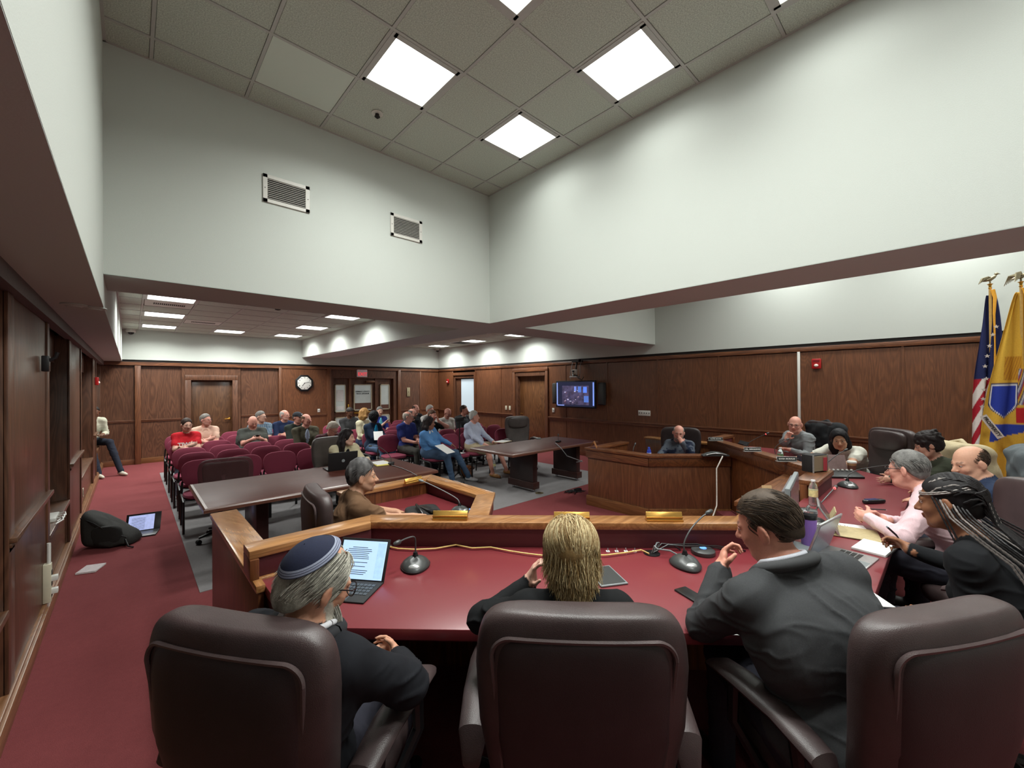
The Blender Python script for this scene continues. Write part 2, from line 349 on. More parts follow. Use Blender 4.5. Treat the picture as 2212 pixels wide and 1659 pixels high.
# ---------------- right wall, panelled
wr=struct(MB().box(XR+.18,YN,0,XR+.3,YB+.3,ZP).build('wall_right',M_dark))
ys=[-2.12,-.81,.49,1.81,3.14,4.43,5.75,7.06,7.70]
def panel(par,x0,y0,z0,x1,y1,z1,mat,nm='panel'): return MB().box(x0,y0,z0,x1,y1,z1).build(nm,mat,par,bevel=.002,seg=1)
def rseg(y0,y1,zr=.93):
    panel(wr,XR+.01,y0+.004,.13,XR+.18,y1-.004,zr,M_wz); panel(wr,XR+.01,y0+.004,zr+.01,XR+.18,y1-.004,2.36,M_wz)
for a,b in zip(ys[:-1],ys[1:]): rseg(a,b)
rseg(9.06,9.7); rseg(9.7,11.0); rseg(12.32,YB)
for y in (7.70,9.05):
    MB().box(XR-.03,y-.02,0,XR+.06,y+.07,2.22).build('door_casing',M_wz,wr,bevel=.006)
MB().box(XR-.03,7.68,2.22,XR+.06,9.12,2.32).build('door_casing',M_wy,wr,bevel=.006)
MB().box(XR-.0,7.7,2.3,XR+.18,9.1,2.37).build('panel',M_wz,wr)
for y in ys[1:-1]+[9.7,11.0,12.35]:
    MB().box(XR,y-.014,.12,XR+.02,y+.014,2.37).build('stile',M_wz,wr)
for a,b in ((YN,7.68),(9.13,11.02),(12.35,YB)):
    o=MB().box(XR-.018,a,.90,XR+.03,b,.925).box(XR-.032,a,.925,XR+.03,b,.952).box(XR-.012,a,.87,XR+.03,b,.90).build('chair_rail',M_wy,wr,bevel=.004)
    MB().box(XR-.02,a,0,XR+.03,b,.13).box(XR-.01,a,.13,XR+.03,b,.145).build('skirting',M_wy,wr,bevel=.003)
MB().box(XR-.015,YN,2.37,XR+.18,YB,2.45).build('crown_rail',M_wy,wr,bevel=.005)
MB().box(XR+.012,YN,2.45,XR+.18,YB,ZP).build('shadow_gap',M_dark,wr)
# door 1 (right wall)
d1=MB().box(XR+.11,7.80,0,XR+.15,8.98,2.16).build('door_1',M_door,bevel=.003); struct(d1)
MB().box(XR-.01,7.77,2.1,XR+.14,9.0,2.2).build('door_head',M_wzd,d1); MB().box(XR,8.92,0,XR+.12,9.04,2.16).build('door_jamb',M_wzd,d1); MB().box(XR,7.77,0,XR+.12,7.82,2.16).build('door_jamb',M_wzd,d1)
mb=MB().tube([(XR+.1,8.86,.98),(XR+.05,8.86,.98),(XR+.045,8.80,.98),(XR+.045,8.75,.98)],.011); mb.build('door_handle',plain('brass',(190,150,80),.3,.9),d1,smooth=True)
# door 2 : its pane glows in place of light from a room beyond
d2=struct(MB().box(XR+.02,12.2,0,XR+.12,12.3,2.1).box(XR+.02,11.02,0,XR+.12,11.10,2.1).box(XR+.02,11.02,2.1,XR+.12,12.3,2.18).build('door_2',M_wzd))
MB().box(XR-.02,12.28,0,XR+.06,12.38,2.2).box(XR-.02,10.98,0,XR+.06,11.06,2.2).box(XR-.02,10.98,2.2,XR+.06,12.38,2.3).build('door_casing',M_wz,d2)
MB().box(XR+.08,11.93,0,XR+.13,12.22,2.1).build('door_stile',M_wzd,d2)
MB().box(XR+.075,11.08,0,XR+.13,11.95,.9).build('door_lower_panel',M_wzd,d2)
MB().box(XR+.09,11.1,.92,XR+.11,11.93,2.06).build('glass',plain('frosted_door_glass',(168,182,190),.35,nscale=80,nvar=.04,emit=.35),d2,label='frosted pale glass')
# ---------------- back wall
wb=struct(MB().box(XL-.6,YB+.2,0,XR+.3,YB+.4,ZP).build('wall_back',M_dark))
def bseg(x0,x1,dy=0,zr=.95,mat=None):
    m=mat or M_wz
    MB().box(x0+.004,YB+dy,.13,x1-.004,YB+.2,zr).build('panel',m,wb,bevel=.002,seg=1); MB().box(x0+.004,YB+dy,zr+.01,x1-.004,YB+.2,2.36).build('panel',m,wb,bevel=.002,seg=1)
    MB().box(x0,YB+dy-.02,zr-.02,x1,YB+dy+.02,zr+.01).box(x0,YB+dy-.03,zr+.01,x1,YB+dy+.02,zr+.03).build('chair_rail',M_wx,wb,bevel=.004)
    MB().box(x0,YB+dy-.02,0,x1,YB+dy+.03,.13).build('skirting',M_base if x0>.1 and x1<1.1 else M_wx,wb,bevel=.003)
bseg(XL-.6,.06,.06,1.03,M_wzd); bseg(.17,.99,.08,1.03,M_wzd); bseg(2.21,3.13,.08,1.03,M_wzd)
bseg(3.17,4.48,0,.95); bseg(6.95,7.75,.02,.95,M_wzd); bseg(7.78,XR+.02,.02,.95)
for x0,x1,d in ((.06,.17,-.01),(3.13,3.2,-.03),(4.46,4.58,-.05),(6.86,6.97,-.03),(7.74,7.8,0)):
    MB().box(x0,YB+d,0,x1,YB+.2,2.4).build('stile',M_wz,wb,bevel=.003)
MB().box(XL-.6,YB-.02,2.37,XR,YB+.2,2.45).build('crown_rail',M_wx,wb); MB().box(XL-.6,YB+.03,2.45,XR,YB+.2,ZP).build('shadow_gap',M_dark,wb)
d3=struct(MB().box(1.11,YB+.13,0,2.02,YB+.17,2.03).build('door_3',wood('oak_door_dark',(74,48,30),(112,76,50),'z'),bevel=.003))
MB().box(1.0,YB-.0,0,1.12,YB+.2,2.02).box(2.01,YB-.0,0,2.13,YB+.2,2.02).box(1.0,YB-.0,2.02,2.13,YB+.2,2.15).build('door_casing',M_wzd,d3,bevel=.004)
MB().box(.94,YB+.04,0,1.0,YB+.2,2.15).box(2.13,YB+.04,0,2.2,YB+.2,2.15).box(.94,YB+.04,2.15,2.2,YB+.2,2.37).build('door_surround',M_wzd,d3)
M_brass=plain('polished_brass',(206,160,70),.28,.95,nvar=.05)
MB().lathe([(.03,0),(.03,.01),(.012,.015),(.012,.05)],14,(1.95,YB+.13,.98),Matrix.Rotation(R(90),3,'X')).tube([(1.95,YB+.085,.98),(1.9,YB+.08,.98),(1.84,YB+.085,.975)],.011).build('door_handle',M_brass,d3,smooth=True)
# door 4 : double entrance doors with glass
d4=struct(MB().box(4.56,YB+.16,0,6.9,YB+.22,2.3).build('door_4',M_wzd))
M_trimw=plain('pale_window_bead',(176,166,140),.5)
M_gl=plain('hall_window_glass',(150,156,152),.12,nscale=2.2,nvar=.10,emit=.16)
MB().box(4.56,YB+.03,0,4.68,YB+.2,2.1).box(6.72,YB+.03,0,6.88,YB+.2,2.1).box(4.56,YB+.03,2.1,6.88,YB+.2,2.37).build('door_casing',M_wzd,d4)
MB().box(5.2,YB+.1,0,5.27,YB+.2,2.1).build('mullion',wood('oak_mullion_light',(100,66,44),(140,98,68),'z'),d4)
MB().box(6.08,YB+.1,0,6.17,YB+.2,2.1).build('mullion',M_wzd,d4)
def lite(x0,x1,z0,z1,nm='window_lite'):
    f=MB(); e=.025; f.box(x0,YB+.11,z0,x0+e,YB+.17,z1).box(x1-e,YB+.11,z0,x1,YB+.17,z1).box(x0,YB+.11,z0,x1,YB+.17,z0+e).box(x0,YB+.11,z1-e,x1,YB+.17,z1)
    o=f.build(nm,M_trimw,d4); MB().box(x0+e,YB+.135,z0+e,x1-e,YB+.15,z1-e).build('pane',M_gl,o); return o
l1=lite(4.75,5.09,1.0,1.9); l2=lite(5.36,5.97,1.03,1.9); l3=lite(6.27,6.61,1.03,1.9); lite(4.75,5.09,.2,.84); lite(6.2,6.61,.2,.86); lite(5.36,5.97,.2,.84)
MB().box(5.39,YB+.128,1.07,5.94,YB+.136,1.28).build('hall_dado',plain('hall_dado_brown',(92,58,44),.6),l2); MB().box(6.3,YB+.128,1.06,6.58,YB+.136,1.2).build('hall_dado',plain('hall_dado_brown',(92,58,44),.6),l3)
MB().box(4.8,YB+.128,1.35,5.02,YB+.136,1.72).box(4.79,YB+.128,1.08,5.03,YB+.136,1.2).build('pinned_notice',plain('notice_paper',(212,214,212),.7),l1)
M_ink=plain('black_print',(22,22,24),.6)
for _t,_z in (('COUNCIL CHAMBERS',1.66),('MUNICIPAL COURT',1.59)):
    _o=text(_t,.058,M_ink,'door_lettering',l2,(5.655,YB+.126,_z),(R(90),0,0),bold=.002); _o.scale.x=-.85
MB().box(5.75,YB+.05,1.955,6.05,YB+.12,2.02).build('door_closer',plain('bronze_closer',(110,78,56),.4,.4),d4,bevel=.004)
MB().box(5.15,YB+.1,.95,5.19,YB+.14,1.25).build('pull_handle',M_brass,d4,bevel=.005)
MB().box(5.36,YB+.09,.93,5.97,YB+.13,.99).build('push_bar',M_brass,d4,bevel=.008)
# ---------------- left wall, bays and piers
wl=struct(MB().box(XL-.8,YN,0,XL-.45,YB+.3,2.46).build('wall_left',M_wzd))
M_wyl=wood('oak_left_trim',(86,56,38),(126,88,62),'y'); M_baseL=wood('oak_left_base',(124,84,54),(166,120,84),'y')
piers=[(1.35,1.75),(3.55,5.11),(6.62,8.12),(10.4,11.38),(13.0,YB+.2)]
for a,b in piers:
    MB().box(XL-.46,a,0,XL,b,2.40).build('pier',M_wzd,wl,bevel=.004)
    if b-a>.5:
        MB().box(XL-.01,a+.02,.93,XL+.022,b-.04,.955).box(XL-.01,a+.02,.955,XL+.04,b-.04,.985).box(XL-.01,a+.02,.90,XL+.012,b-.04,.93).build('chair_rail',M_wyl,wl,bevel=.004)
        MB().box(XL-.01,a-.0,.12,XL+.012,a+.16,2.36).box(XL-.01,b-.10,.12,XL+.012,b,2.36).build('stile',M_wzd,wl,bevel=.003)
bays=[(-1.2,1.35),(1.75,3.55),(5.11,6.62),(8.12,10.4),(11.38,13.0)]
for a,b in bays:
    MB().box(XL-.46,a,0,XL-.02,b,.56).build('bay_front',M_wyl,wl)
    MB().box(XL-.46,a,.56,XL+.015,b,.60).build('window_ledge',M_wyl,wl,bevel=.006)
    MB().box(XL-.46,a,2.1,XL-.10,b,2.42).build('bay_header',M_wzd,wl)
    MB().box(XL-.46,a+.1,.62,XL-.40,b-.1,2.08).build('blind_panel',plain('grey_roller_shade',(104,102,104),.7),wl)
bl=struct(MB().box(XL-.02,YN,0,XL+.035,YB,.11).box(XL-.02,YN,.11,XL+.022,YB,.135).build('baseboard_left',M_baseL,bevel=.004))
# ================================================================ furniture
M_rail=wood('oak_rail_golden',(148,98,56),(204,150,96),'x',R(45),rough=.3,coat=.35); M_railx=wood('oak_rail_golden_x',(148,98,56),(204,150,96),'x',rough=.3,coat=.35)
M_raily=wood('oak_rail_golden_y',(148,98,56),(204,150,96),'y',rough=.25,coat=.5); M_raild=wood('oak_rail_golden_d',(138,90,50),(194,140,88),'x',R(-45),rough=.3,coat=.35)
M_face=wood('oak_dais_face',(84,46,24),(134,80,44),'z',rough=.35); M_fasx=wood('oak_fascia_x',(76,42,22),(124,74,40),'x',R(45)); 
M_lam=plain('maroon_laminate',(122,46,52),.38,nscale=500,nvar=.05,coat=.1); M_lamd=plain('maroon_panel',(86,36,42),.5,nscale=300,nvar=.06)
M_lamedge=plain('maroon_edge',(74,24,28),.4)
def off(p,q,w):   # quad strip from p to q, w to the left of travel
    d=Vector((q[0]-p[0],q[1]-p[1])).normalized(); n=Vector((-d.y,d.x))*w
    return [p,q,(q[0]+n.x,q[1]+n.y),(p[0]+n.x,p[1]+n.y)]
def mir(pts): return [(7.4-x,y) for x,y in pts]
ZR,ZS,ZL,ZLS=1.01,.86,.87,.72
dais=thing('dais_desk','long horseshoe council desk with oak rails and maroon top where the board sits','desk',(3.7,.3,0))
def dpart(m,name,mat,bevel=.003,**k):
    o=m.build(name,mat,dais,bevel=bevel,**k); o.matrix_parent_inverse=Matrix.Translation((-3.7,-.3,0)); return o
surf=[(.47,2.42),(1.06,2.42),(2.68,.80),(3.3,.84),(4.1,.84),(4.72,.80),(6.34,2.42),(6.93,2.42),(6.93,1.80),(5.39,.24),(2.01,.24),(.47,1.79)]
dpart(MB().prism(surf,ZS-.045,ZS),'desktop',M_lam)
dpart(MB().prism([(.48,2.3),(.9,2.3),(2.55,.7),(4.85,.7),(6.5,2.3),(6.92,2.3),(6.92,1.9),(5.32,.32),(2.08,.32),(.48,1.88)],ZS-.10,ZS-.045),'desk_edge',M_lamedge)
# rails: near left return, near diagonal, centre stub (left), mirrored
RL=[[(.42,2.345),(1.035,2.345),(1.10,2.49),(.42,2.49)],[(1.035,2.36),(2.655,.74),(2.70,.90),(1.10,2.50)],[(2.655,.74),(3.3,.74),(3.3,.90),(2.70,.90)]]
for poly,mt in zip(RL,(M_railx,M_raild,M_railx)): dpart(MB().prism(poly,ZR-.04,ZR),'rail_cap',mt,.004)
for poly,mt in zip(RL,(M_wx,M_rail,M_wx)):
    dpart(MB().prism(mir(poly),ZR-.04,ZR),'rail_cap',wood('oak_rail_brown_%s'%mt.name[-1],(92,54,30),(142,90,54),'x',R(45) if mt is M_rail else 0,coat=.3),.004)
def wall(p,q,t,z0,z1,name,mat,mirror=True,bevel=.003):
    P=off(p,q,t); dpart(MB().prism(P,z0,z1),name,mat,bevel)
    if mirror: dpart(MB().prism(mir(P),z0,z1),name,mat,bevel)
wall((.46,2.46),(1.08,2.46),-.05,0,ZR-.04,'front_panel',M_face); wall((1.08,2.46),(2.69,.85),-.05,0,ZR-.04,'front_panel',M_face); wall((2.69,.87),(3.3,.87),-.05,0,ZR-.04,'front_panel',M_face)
wall((3.3,.89),(4.1,.89),-.05,0,ZS-.05,'front_panel',M_face,False)
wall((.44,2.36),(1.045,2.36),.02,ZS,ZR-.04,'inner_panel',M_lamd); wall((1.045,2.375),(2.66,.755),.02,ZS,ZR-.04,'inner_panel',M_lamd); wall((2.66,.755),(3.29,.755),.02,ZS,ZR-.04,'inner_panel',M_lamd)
wall((.45,2.475),(1.09,2.475),.018,ZR-.16,ZR-.035,'fascia',M_wx); wall((1.09,2.475),(2.70,.868),.018,ZR-.16,ZR-.035,'fascia',M_fasx); 
wall((1.09,2.475),(2.70,.868),.018,0,.13,'base_moulding',M_fasx)
# end cheeks
dpart(MB().box(.42,2.33,ZL,.46,2.49,ZR-.04),'end_cheek',M_face); dpart(MB().box(6.94,2.33,ZL,6.98,2.49,ZR-.04),'end_cheek',M_face)
# side stub walls with sloping polished caps
for mm in (0,1):
    f=(lambda p:mir(p)) if mm else (lambda p:p)
    dpart(MB().prism(f([(.43,2.25),(.47,2.25),(.47,2.34),(.60,2.34),(.60,3.80),(.43,3.80)]),ZL-.035,ZL),'side_cap',M_raily,.004)
    dpart(MB().prism(f([(.44,2.26),(.465,2.26),(.465,2.35),(.58,2.35),(.58,3.78),(.44,3.78)]),0,ZL-.035),'side_wall',M_face)
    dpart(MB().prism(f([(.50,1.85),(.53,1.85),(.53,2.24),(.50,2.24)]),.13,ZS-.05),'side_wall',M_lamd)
for x,y in ((1.5,1.45),(2.6,.62),(4.8,.62),(5.9,1.45)): dpart(MB().box(x-.03,y-.03,.13,x+.03,y+.25,ZS-.09),'support_leg',M_lamd)
# small label strip on inner panel, conduits
p0=at(1316,1146,.93); p1=at(1362,1146,.93)
strip=MB(); d=(p1-p0).normalized(); n=Vector((-d.y,d.x,0))
o=MB().cbox((p0+p1)/2+Vector((0,0,.005))-n*-.0,((p1-p0).length,.006,.012),Matrix.Rotation(math.atan2(d.y,d.x),3,'Z')).build('label_strip',plain('label_white',(200,190,190),.6),dais); o.matrix_parent_inverse=Matrix.Translation((-3.7,-.3,0))
# ---- lower boxes (left desk and witness box)
def lowbox(m,label,cat,caps,facem,par):
    f=mir if m else (lambda p:p)
    t=thing(par,label,cat,(f([(1.9,3.0)])[0][0],3.0,0)); inv=Matrix.Translation((-t.location.x,-3.0,0))
    def pt(mb,name,mat,b=.003):
        o=mb.build(name,mat,t,bevel=b); o.matrix_parent_inverse=inv; return o
    cap=[([(1.36,3.64),(2.19,3.64),(2.36,3.81),(1.36,3.81)],caps[0]),([(2.19,3.64),(2.36,3.81),(2.36,2.76),(2.19,2.815)],caps[1]),([(2.19,2.815),(2.36,2.76),(1.59,1.99),(1.48,2.10)],caps[2])]
    for P,mt in cap: pt(MB().prism(f(P),ZL-.035,ZL),'rail_cap',mt,.004)
    for P in ([(1.38,3.70),(2.26,3.70),(2.32,3.77),(1.38,3.77)],[(2.25,3.70),(2.32,3.77),(2.32,2.775),(2.25,2.80)],[(2.25,2.80),(2.32,2.775),(1.56,2.01),(1.51,2.06)]):
        pt(MB().prism(f(P),0,ZL-.035),'front_panel',facem)
    for P,mt in zip(([(1.37,3.77),(2.335,3.77),(2.335,3.79),(1.37,3.79)],[(2.32,3.79),(2.342,3.79),(2.342,2.765),(2.32,2.775)],[(2.322,2.775),(2.338,2.76),(1.57,1.995),(1.555,2.01)]),(M_wx,M_wy,M_fasx)):
        mt2=M_rail if False else mt
        pt(MB().prism(f(P),ZL-.15,ZL-.03),'fascia',mt2); pt(MB().prism(f(P),0,.15),'base_moulding',wood('oak_base_%s'%mt.name[-1],(106,66,36),(150,100,60),'x' if mt is not M_wy else 'y',R(45) if mt is M_fasx else 0))
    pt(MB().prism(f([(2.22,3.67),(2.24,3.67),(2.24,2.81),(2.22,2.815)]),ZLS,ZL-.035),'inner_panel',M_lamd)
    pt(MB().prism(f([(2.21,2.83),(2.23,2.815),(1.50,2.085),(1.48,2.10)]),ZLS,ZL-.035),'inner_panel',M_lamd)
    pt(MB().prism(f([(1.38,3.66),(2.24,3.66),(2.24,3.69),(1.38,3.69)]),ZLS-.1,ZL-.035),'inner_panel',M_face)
    pt(MB().prism(f([(1.44,3.69),(2.25,3.69),(2.25,2.81),(1.62,2.18),(1.44,2.36)]),ZLS-.04,ZLS),'desktop',M_lam)
    pt(MB().prism(f([(1.46,3.69),(1.5,3.69),(1.5,2.4),(1.46,2.4)]),ZLS-.16,ZLS-.04),'apron',M_lamd)
    return t
lowbox(0,'low angled desk with golden oak rail where the man in the brown shirt sits','desk',(M_railx,M_raily,M_rail),M_face,'side_desk')
M_rd=wood('oak_box_rail',(88,50,28),(138,86,50),'x'); M_rdy=wood('oak_box_rail_y',(88,50,28),(138,86,50),'y'); M_rdd=wood('oak_box_rail_d',(88,50,28),(138,86,50),'x',R(-45))
lowbox(1,'brown oak witness box enclosing the man in the navy plaid shirt','witness box',(M_rd,M_rdy,M_rdd),M_wz,'witness_box')
# ledge in front of the centre with monitor
t=thing('oak_ledge','low oak ledge cabinet in front of the desk centre behind the monitor','cabinet',(4.3,1.05,0))
MB().box(-.74,-.13,ZL-.04,.74,.15,ZL).build('top',wood('oak_ledge_top',(96,54,30),(160,104,62),'x'),t,bevel=.004); MB().box(-.71,-.12,0,.71,.12,ZL-.04).build('carcass',M_wz,t)
MB().box(-.73,-.125,ZL-.14,.73,.135,ZL-.045).build('fascia',M_wx,t)
# ---- conference tables
M_mah=wood('mahogany_laminate',(66,30,24),(96,50,38),'x',rough=.5,coat=.03,fig=.5); M_mahe=wood('mahogany_edge',(80,48,38),(112,72,58),'x',rough=.35,coat=.3,fig=.3); M_ped=plain('espresso_pedestal',(44,28,26),.35,coat=.2)
M_chrome=plain('chrome',(200,200,205),.2,1.0,nvar=.02); M_blk=plain('black_plastic',(22,22,24),.38,nvar=.05); M_blkm=plain('black_matte',(26,25,26),.7)
M_mah.node_tree.nodes['Principled BSDF'].inputs['Specular IOR Level'].default_value=.28
def conf_table(name,label,x0,x1,y0,y1,peds):
    t=thing(name,label,'table',((x0+x1)/2,(y0+y1)/2,0)); a,b=(x1-x0)/2,(y1-y0)/2
    MB().box(-a+.03,-b+.03,.72,a-.03,b-.03,.752).build('tabletop',M_mah,t,bevel=.004)
    m=MB(); prof=[(0,.712),(0,.738),(.012,.75),(.032,.753),(.032,.712)]
    rs=[]
    for sx,sy in((-1,-1),(1,-1),(1,1),(-1,1)): rs.append([(sx*(a-o),sy*(b-o),z) for o,z in prof])
    k=len(prof); vs=[p for r_ in rs for p in r_]; fs=[(i*k+j,((i+1)%4)*k+j,((i+1)%4)*k+(j+1)%k,i*k+(j+1)%k) for i in range(4) for j in range(k)]
    m.add(vs,fs); m.build('edge_band',M_mahe,t)
    for px in peds:
        MB().box(px-.055,-.29,.10,px+.055,.29,.72).build('pedestal',M_ped,t,bevel=.006)
        MB().box(px-.075,-.32,.055,px+.075,.32,.17).build('pedestal_foot',plain('mahogany_foot',(58,34,30),.35),t,bevel=.008)
        for sy in(-.25,.25):
            c=MB().lathe([(.006,-.012),(.024,-.012),(.026,0),(.024,.012),(.006,.012)],14,(px,sy,.026),Matrix.Rotation(R(90),3,'Y')); c.box(px-.014,sy-.02,.03,px+.014,sy+.02,.06); c.build('caster',M_chrome,t)
    MB().box(-a+.25,-.05,.66,a-.25,.05,.72).build('stretcher',M_ped,t)
    return t
conf_table('conference_table','long dark mahogany table in front of the left seats with the laptop woman',.46,2.86,4.46,5.74,[-.68,.75])
conf_table('conference_table','dark mahogany table on casters near the television and witness box',4.27,6.5,4.58,5.66,[-.36,.82])
p=at(850,1034,.4); t=tag(MB().box(-.12,-.1,.3,.12,.1,.5).build('document_box',plain('grey_card',(170,170,165),.7),None,bevel=.005),'pale grey box under the right end of the long mahogany table','box'); t.location=(2.55,4.75,-.3)
# ---------------------------------------------------------------- stacking chairs
M_red=plain('maroon_upholstery',(138,56,78),.9,nscale=420,nvar=.22,bmp=.4); M_fr=plain('black_steel_tube',(20,19,20),.4,nvar=.05)
def superpad(w,t,h,ew=.28,eh=.35,nu=28,nv=16,deform=None):
    def sp(v,e): return math.copysign(abs(v)**e,v)
    rs=[]
    for i in range(nv+1):
        ph=-math.pi/2+math.pi*i/nv; cz=max(1e-3,abs(math.cos(ph))**eh); z=h/2*sp(math.sin(ph),eh); ring=[]
        for j in range(nu):
            th=2*math.pi*j/nu; p=[w/2*sp(math.cos(th),ew)*cz, t/2*sp(math.sin(th),ew*1.6)*(cz if eh<.5 else cz**.5), z]
            if deform: p=deform(*p)
            ring.append(p)
        rs.append(ring)
    return rs
def red_chair():
    t=thing('stacking_chair','maroon chair','chair')
    # backrest : pad with rounded (superelliptic) outline
    m=MB(); rs=[]; nu=26
    def outline(k,y,ins):
        out=[]
        for j in range(nu):
            th=2*math.pi*j/nu; c,s=math.cos(th),math.sin(th)
            x=(.225-ins)*math.copysign(abs(c)**.62,c); z=(.178-ins)*math.copysign(abs(s)**.62,s); w_=1-.10*(-z/.178 if z<0 else 0)
            out.append((x*w_,y-.10*(x*x)*4*.6+ (z)*-.12,.672+z))
        return out
    for y,ins in((.0,.03),(.006,.008),(.02,0),(.036,.004),(.045,.022),(.049,.08),(.05,.15)): rs.append(outline(nu,-.245+y,ins))
    m.rings(rs); m.build('backrest',M_red,t,smooth=True)
    m=MB().rings([outline(nu,-.256,.012),outline(nu,-.246,.006),outline(nu,-.242,.02)]); m.build('back_shell',M_blk,t,smooth=True)
    m=MB(); rs=superpad(.44,.44,.07,.45,.6,22,8); m.rings(rs); m.build('seat',M_red,t,smooth=True,loc=(0,.0,.445)); MB().rings(superpad(.42,.4,.03,.4,.6,16,4)).build('seat_pan',M_blk,t,smooth=True,loc=(0,0,.405))
    for s in(-1,1):
        MB().tube([(s*.222,.20,0),(s*.222,.20,.40),(s*.225,.16,.42),(s*.225,-.2,.42)],.013,8).build('leg',M_fr,t,smooth=True)
        MB().tube([(s*.222,-.27,0),(s*.222,-.22,.42),(s*.21,-.262,.56),(s*.17,-.27,.66)],.013,8).build('leg',M_fr,t,smooth=True)
    MB().tube([(-.23,-.2,.42),(.23,-.2,.42)],.01,6).build('crossbar',M_fr,t); MB().tube([(-.23,.15,.41),(.23,.15,.41)],.01,6).build('crossbar',M_fr,t)
    return t
rc=red_chair(); rc_tree={rc:list(kids(rc))}
first=True; ordn=['first','second','third','fourth','fifth','sixth','seventh']; rown=['front row','second row','third row','fourth row','fifth row','back row']
ROWS=[6.93,7.75,8.45,9.25,10.05,10.85]; XLc=[.70,1.17,1.64,2.11,2.58]; XRc=[3.78,4.25,4.72,5.19,5.66,6.13,6.58]
def place_red(x,y,label,grp,rz=math.pi):
    global first
    if first: c=rc; first=False
    else:
        c=rc.copy(); COL.objects.link(c)
        for k in rc_tree[rc]:
            q=k.copy(); COL.objects.link(q); q.parent=c
    c.location=(x,y,0); c.rotation_euler=(0,0,rz); c['label']=label; c['group']=grp; return c
for ri,y in enumerate(ROWS):
    for ci,x in enumerate(XLc):
        place_red(x+random.uniform(-.015,.015),y-.25,'maroon padded chair, %s of the left block, %s seat from the left aisle'%(rown[ri],ordn[ci]),'maroon chairs of the left block',math.pi+random.uniform(-.03,.03))
    for ci,x in enumerate(XRc):
        if ri==0 and ci in(0,4): continue
        if ri>=4 and ci>5: continue
        place_red(x+random.uniform(-.02,.02),y-.25,'maroon padded chair, %s of the right block, %s seat from the centre aisle'%(rown[ri],ordn[ci]),'maroon chairs of the right block',math.pi+random.uniform(-.04,.04))
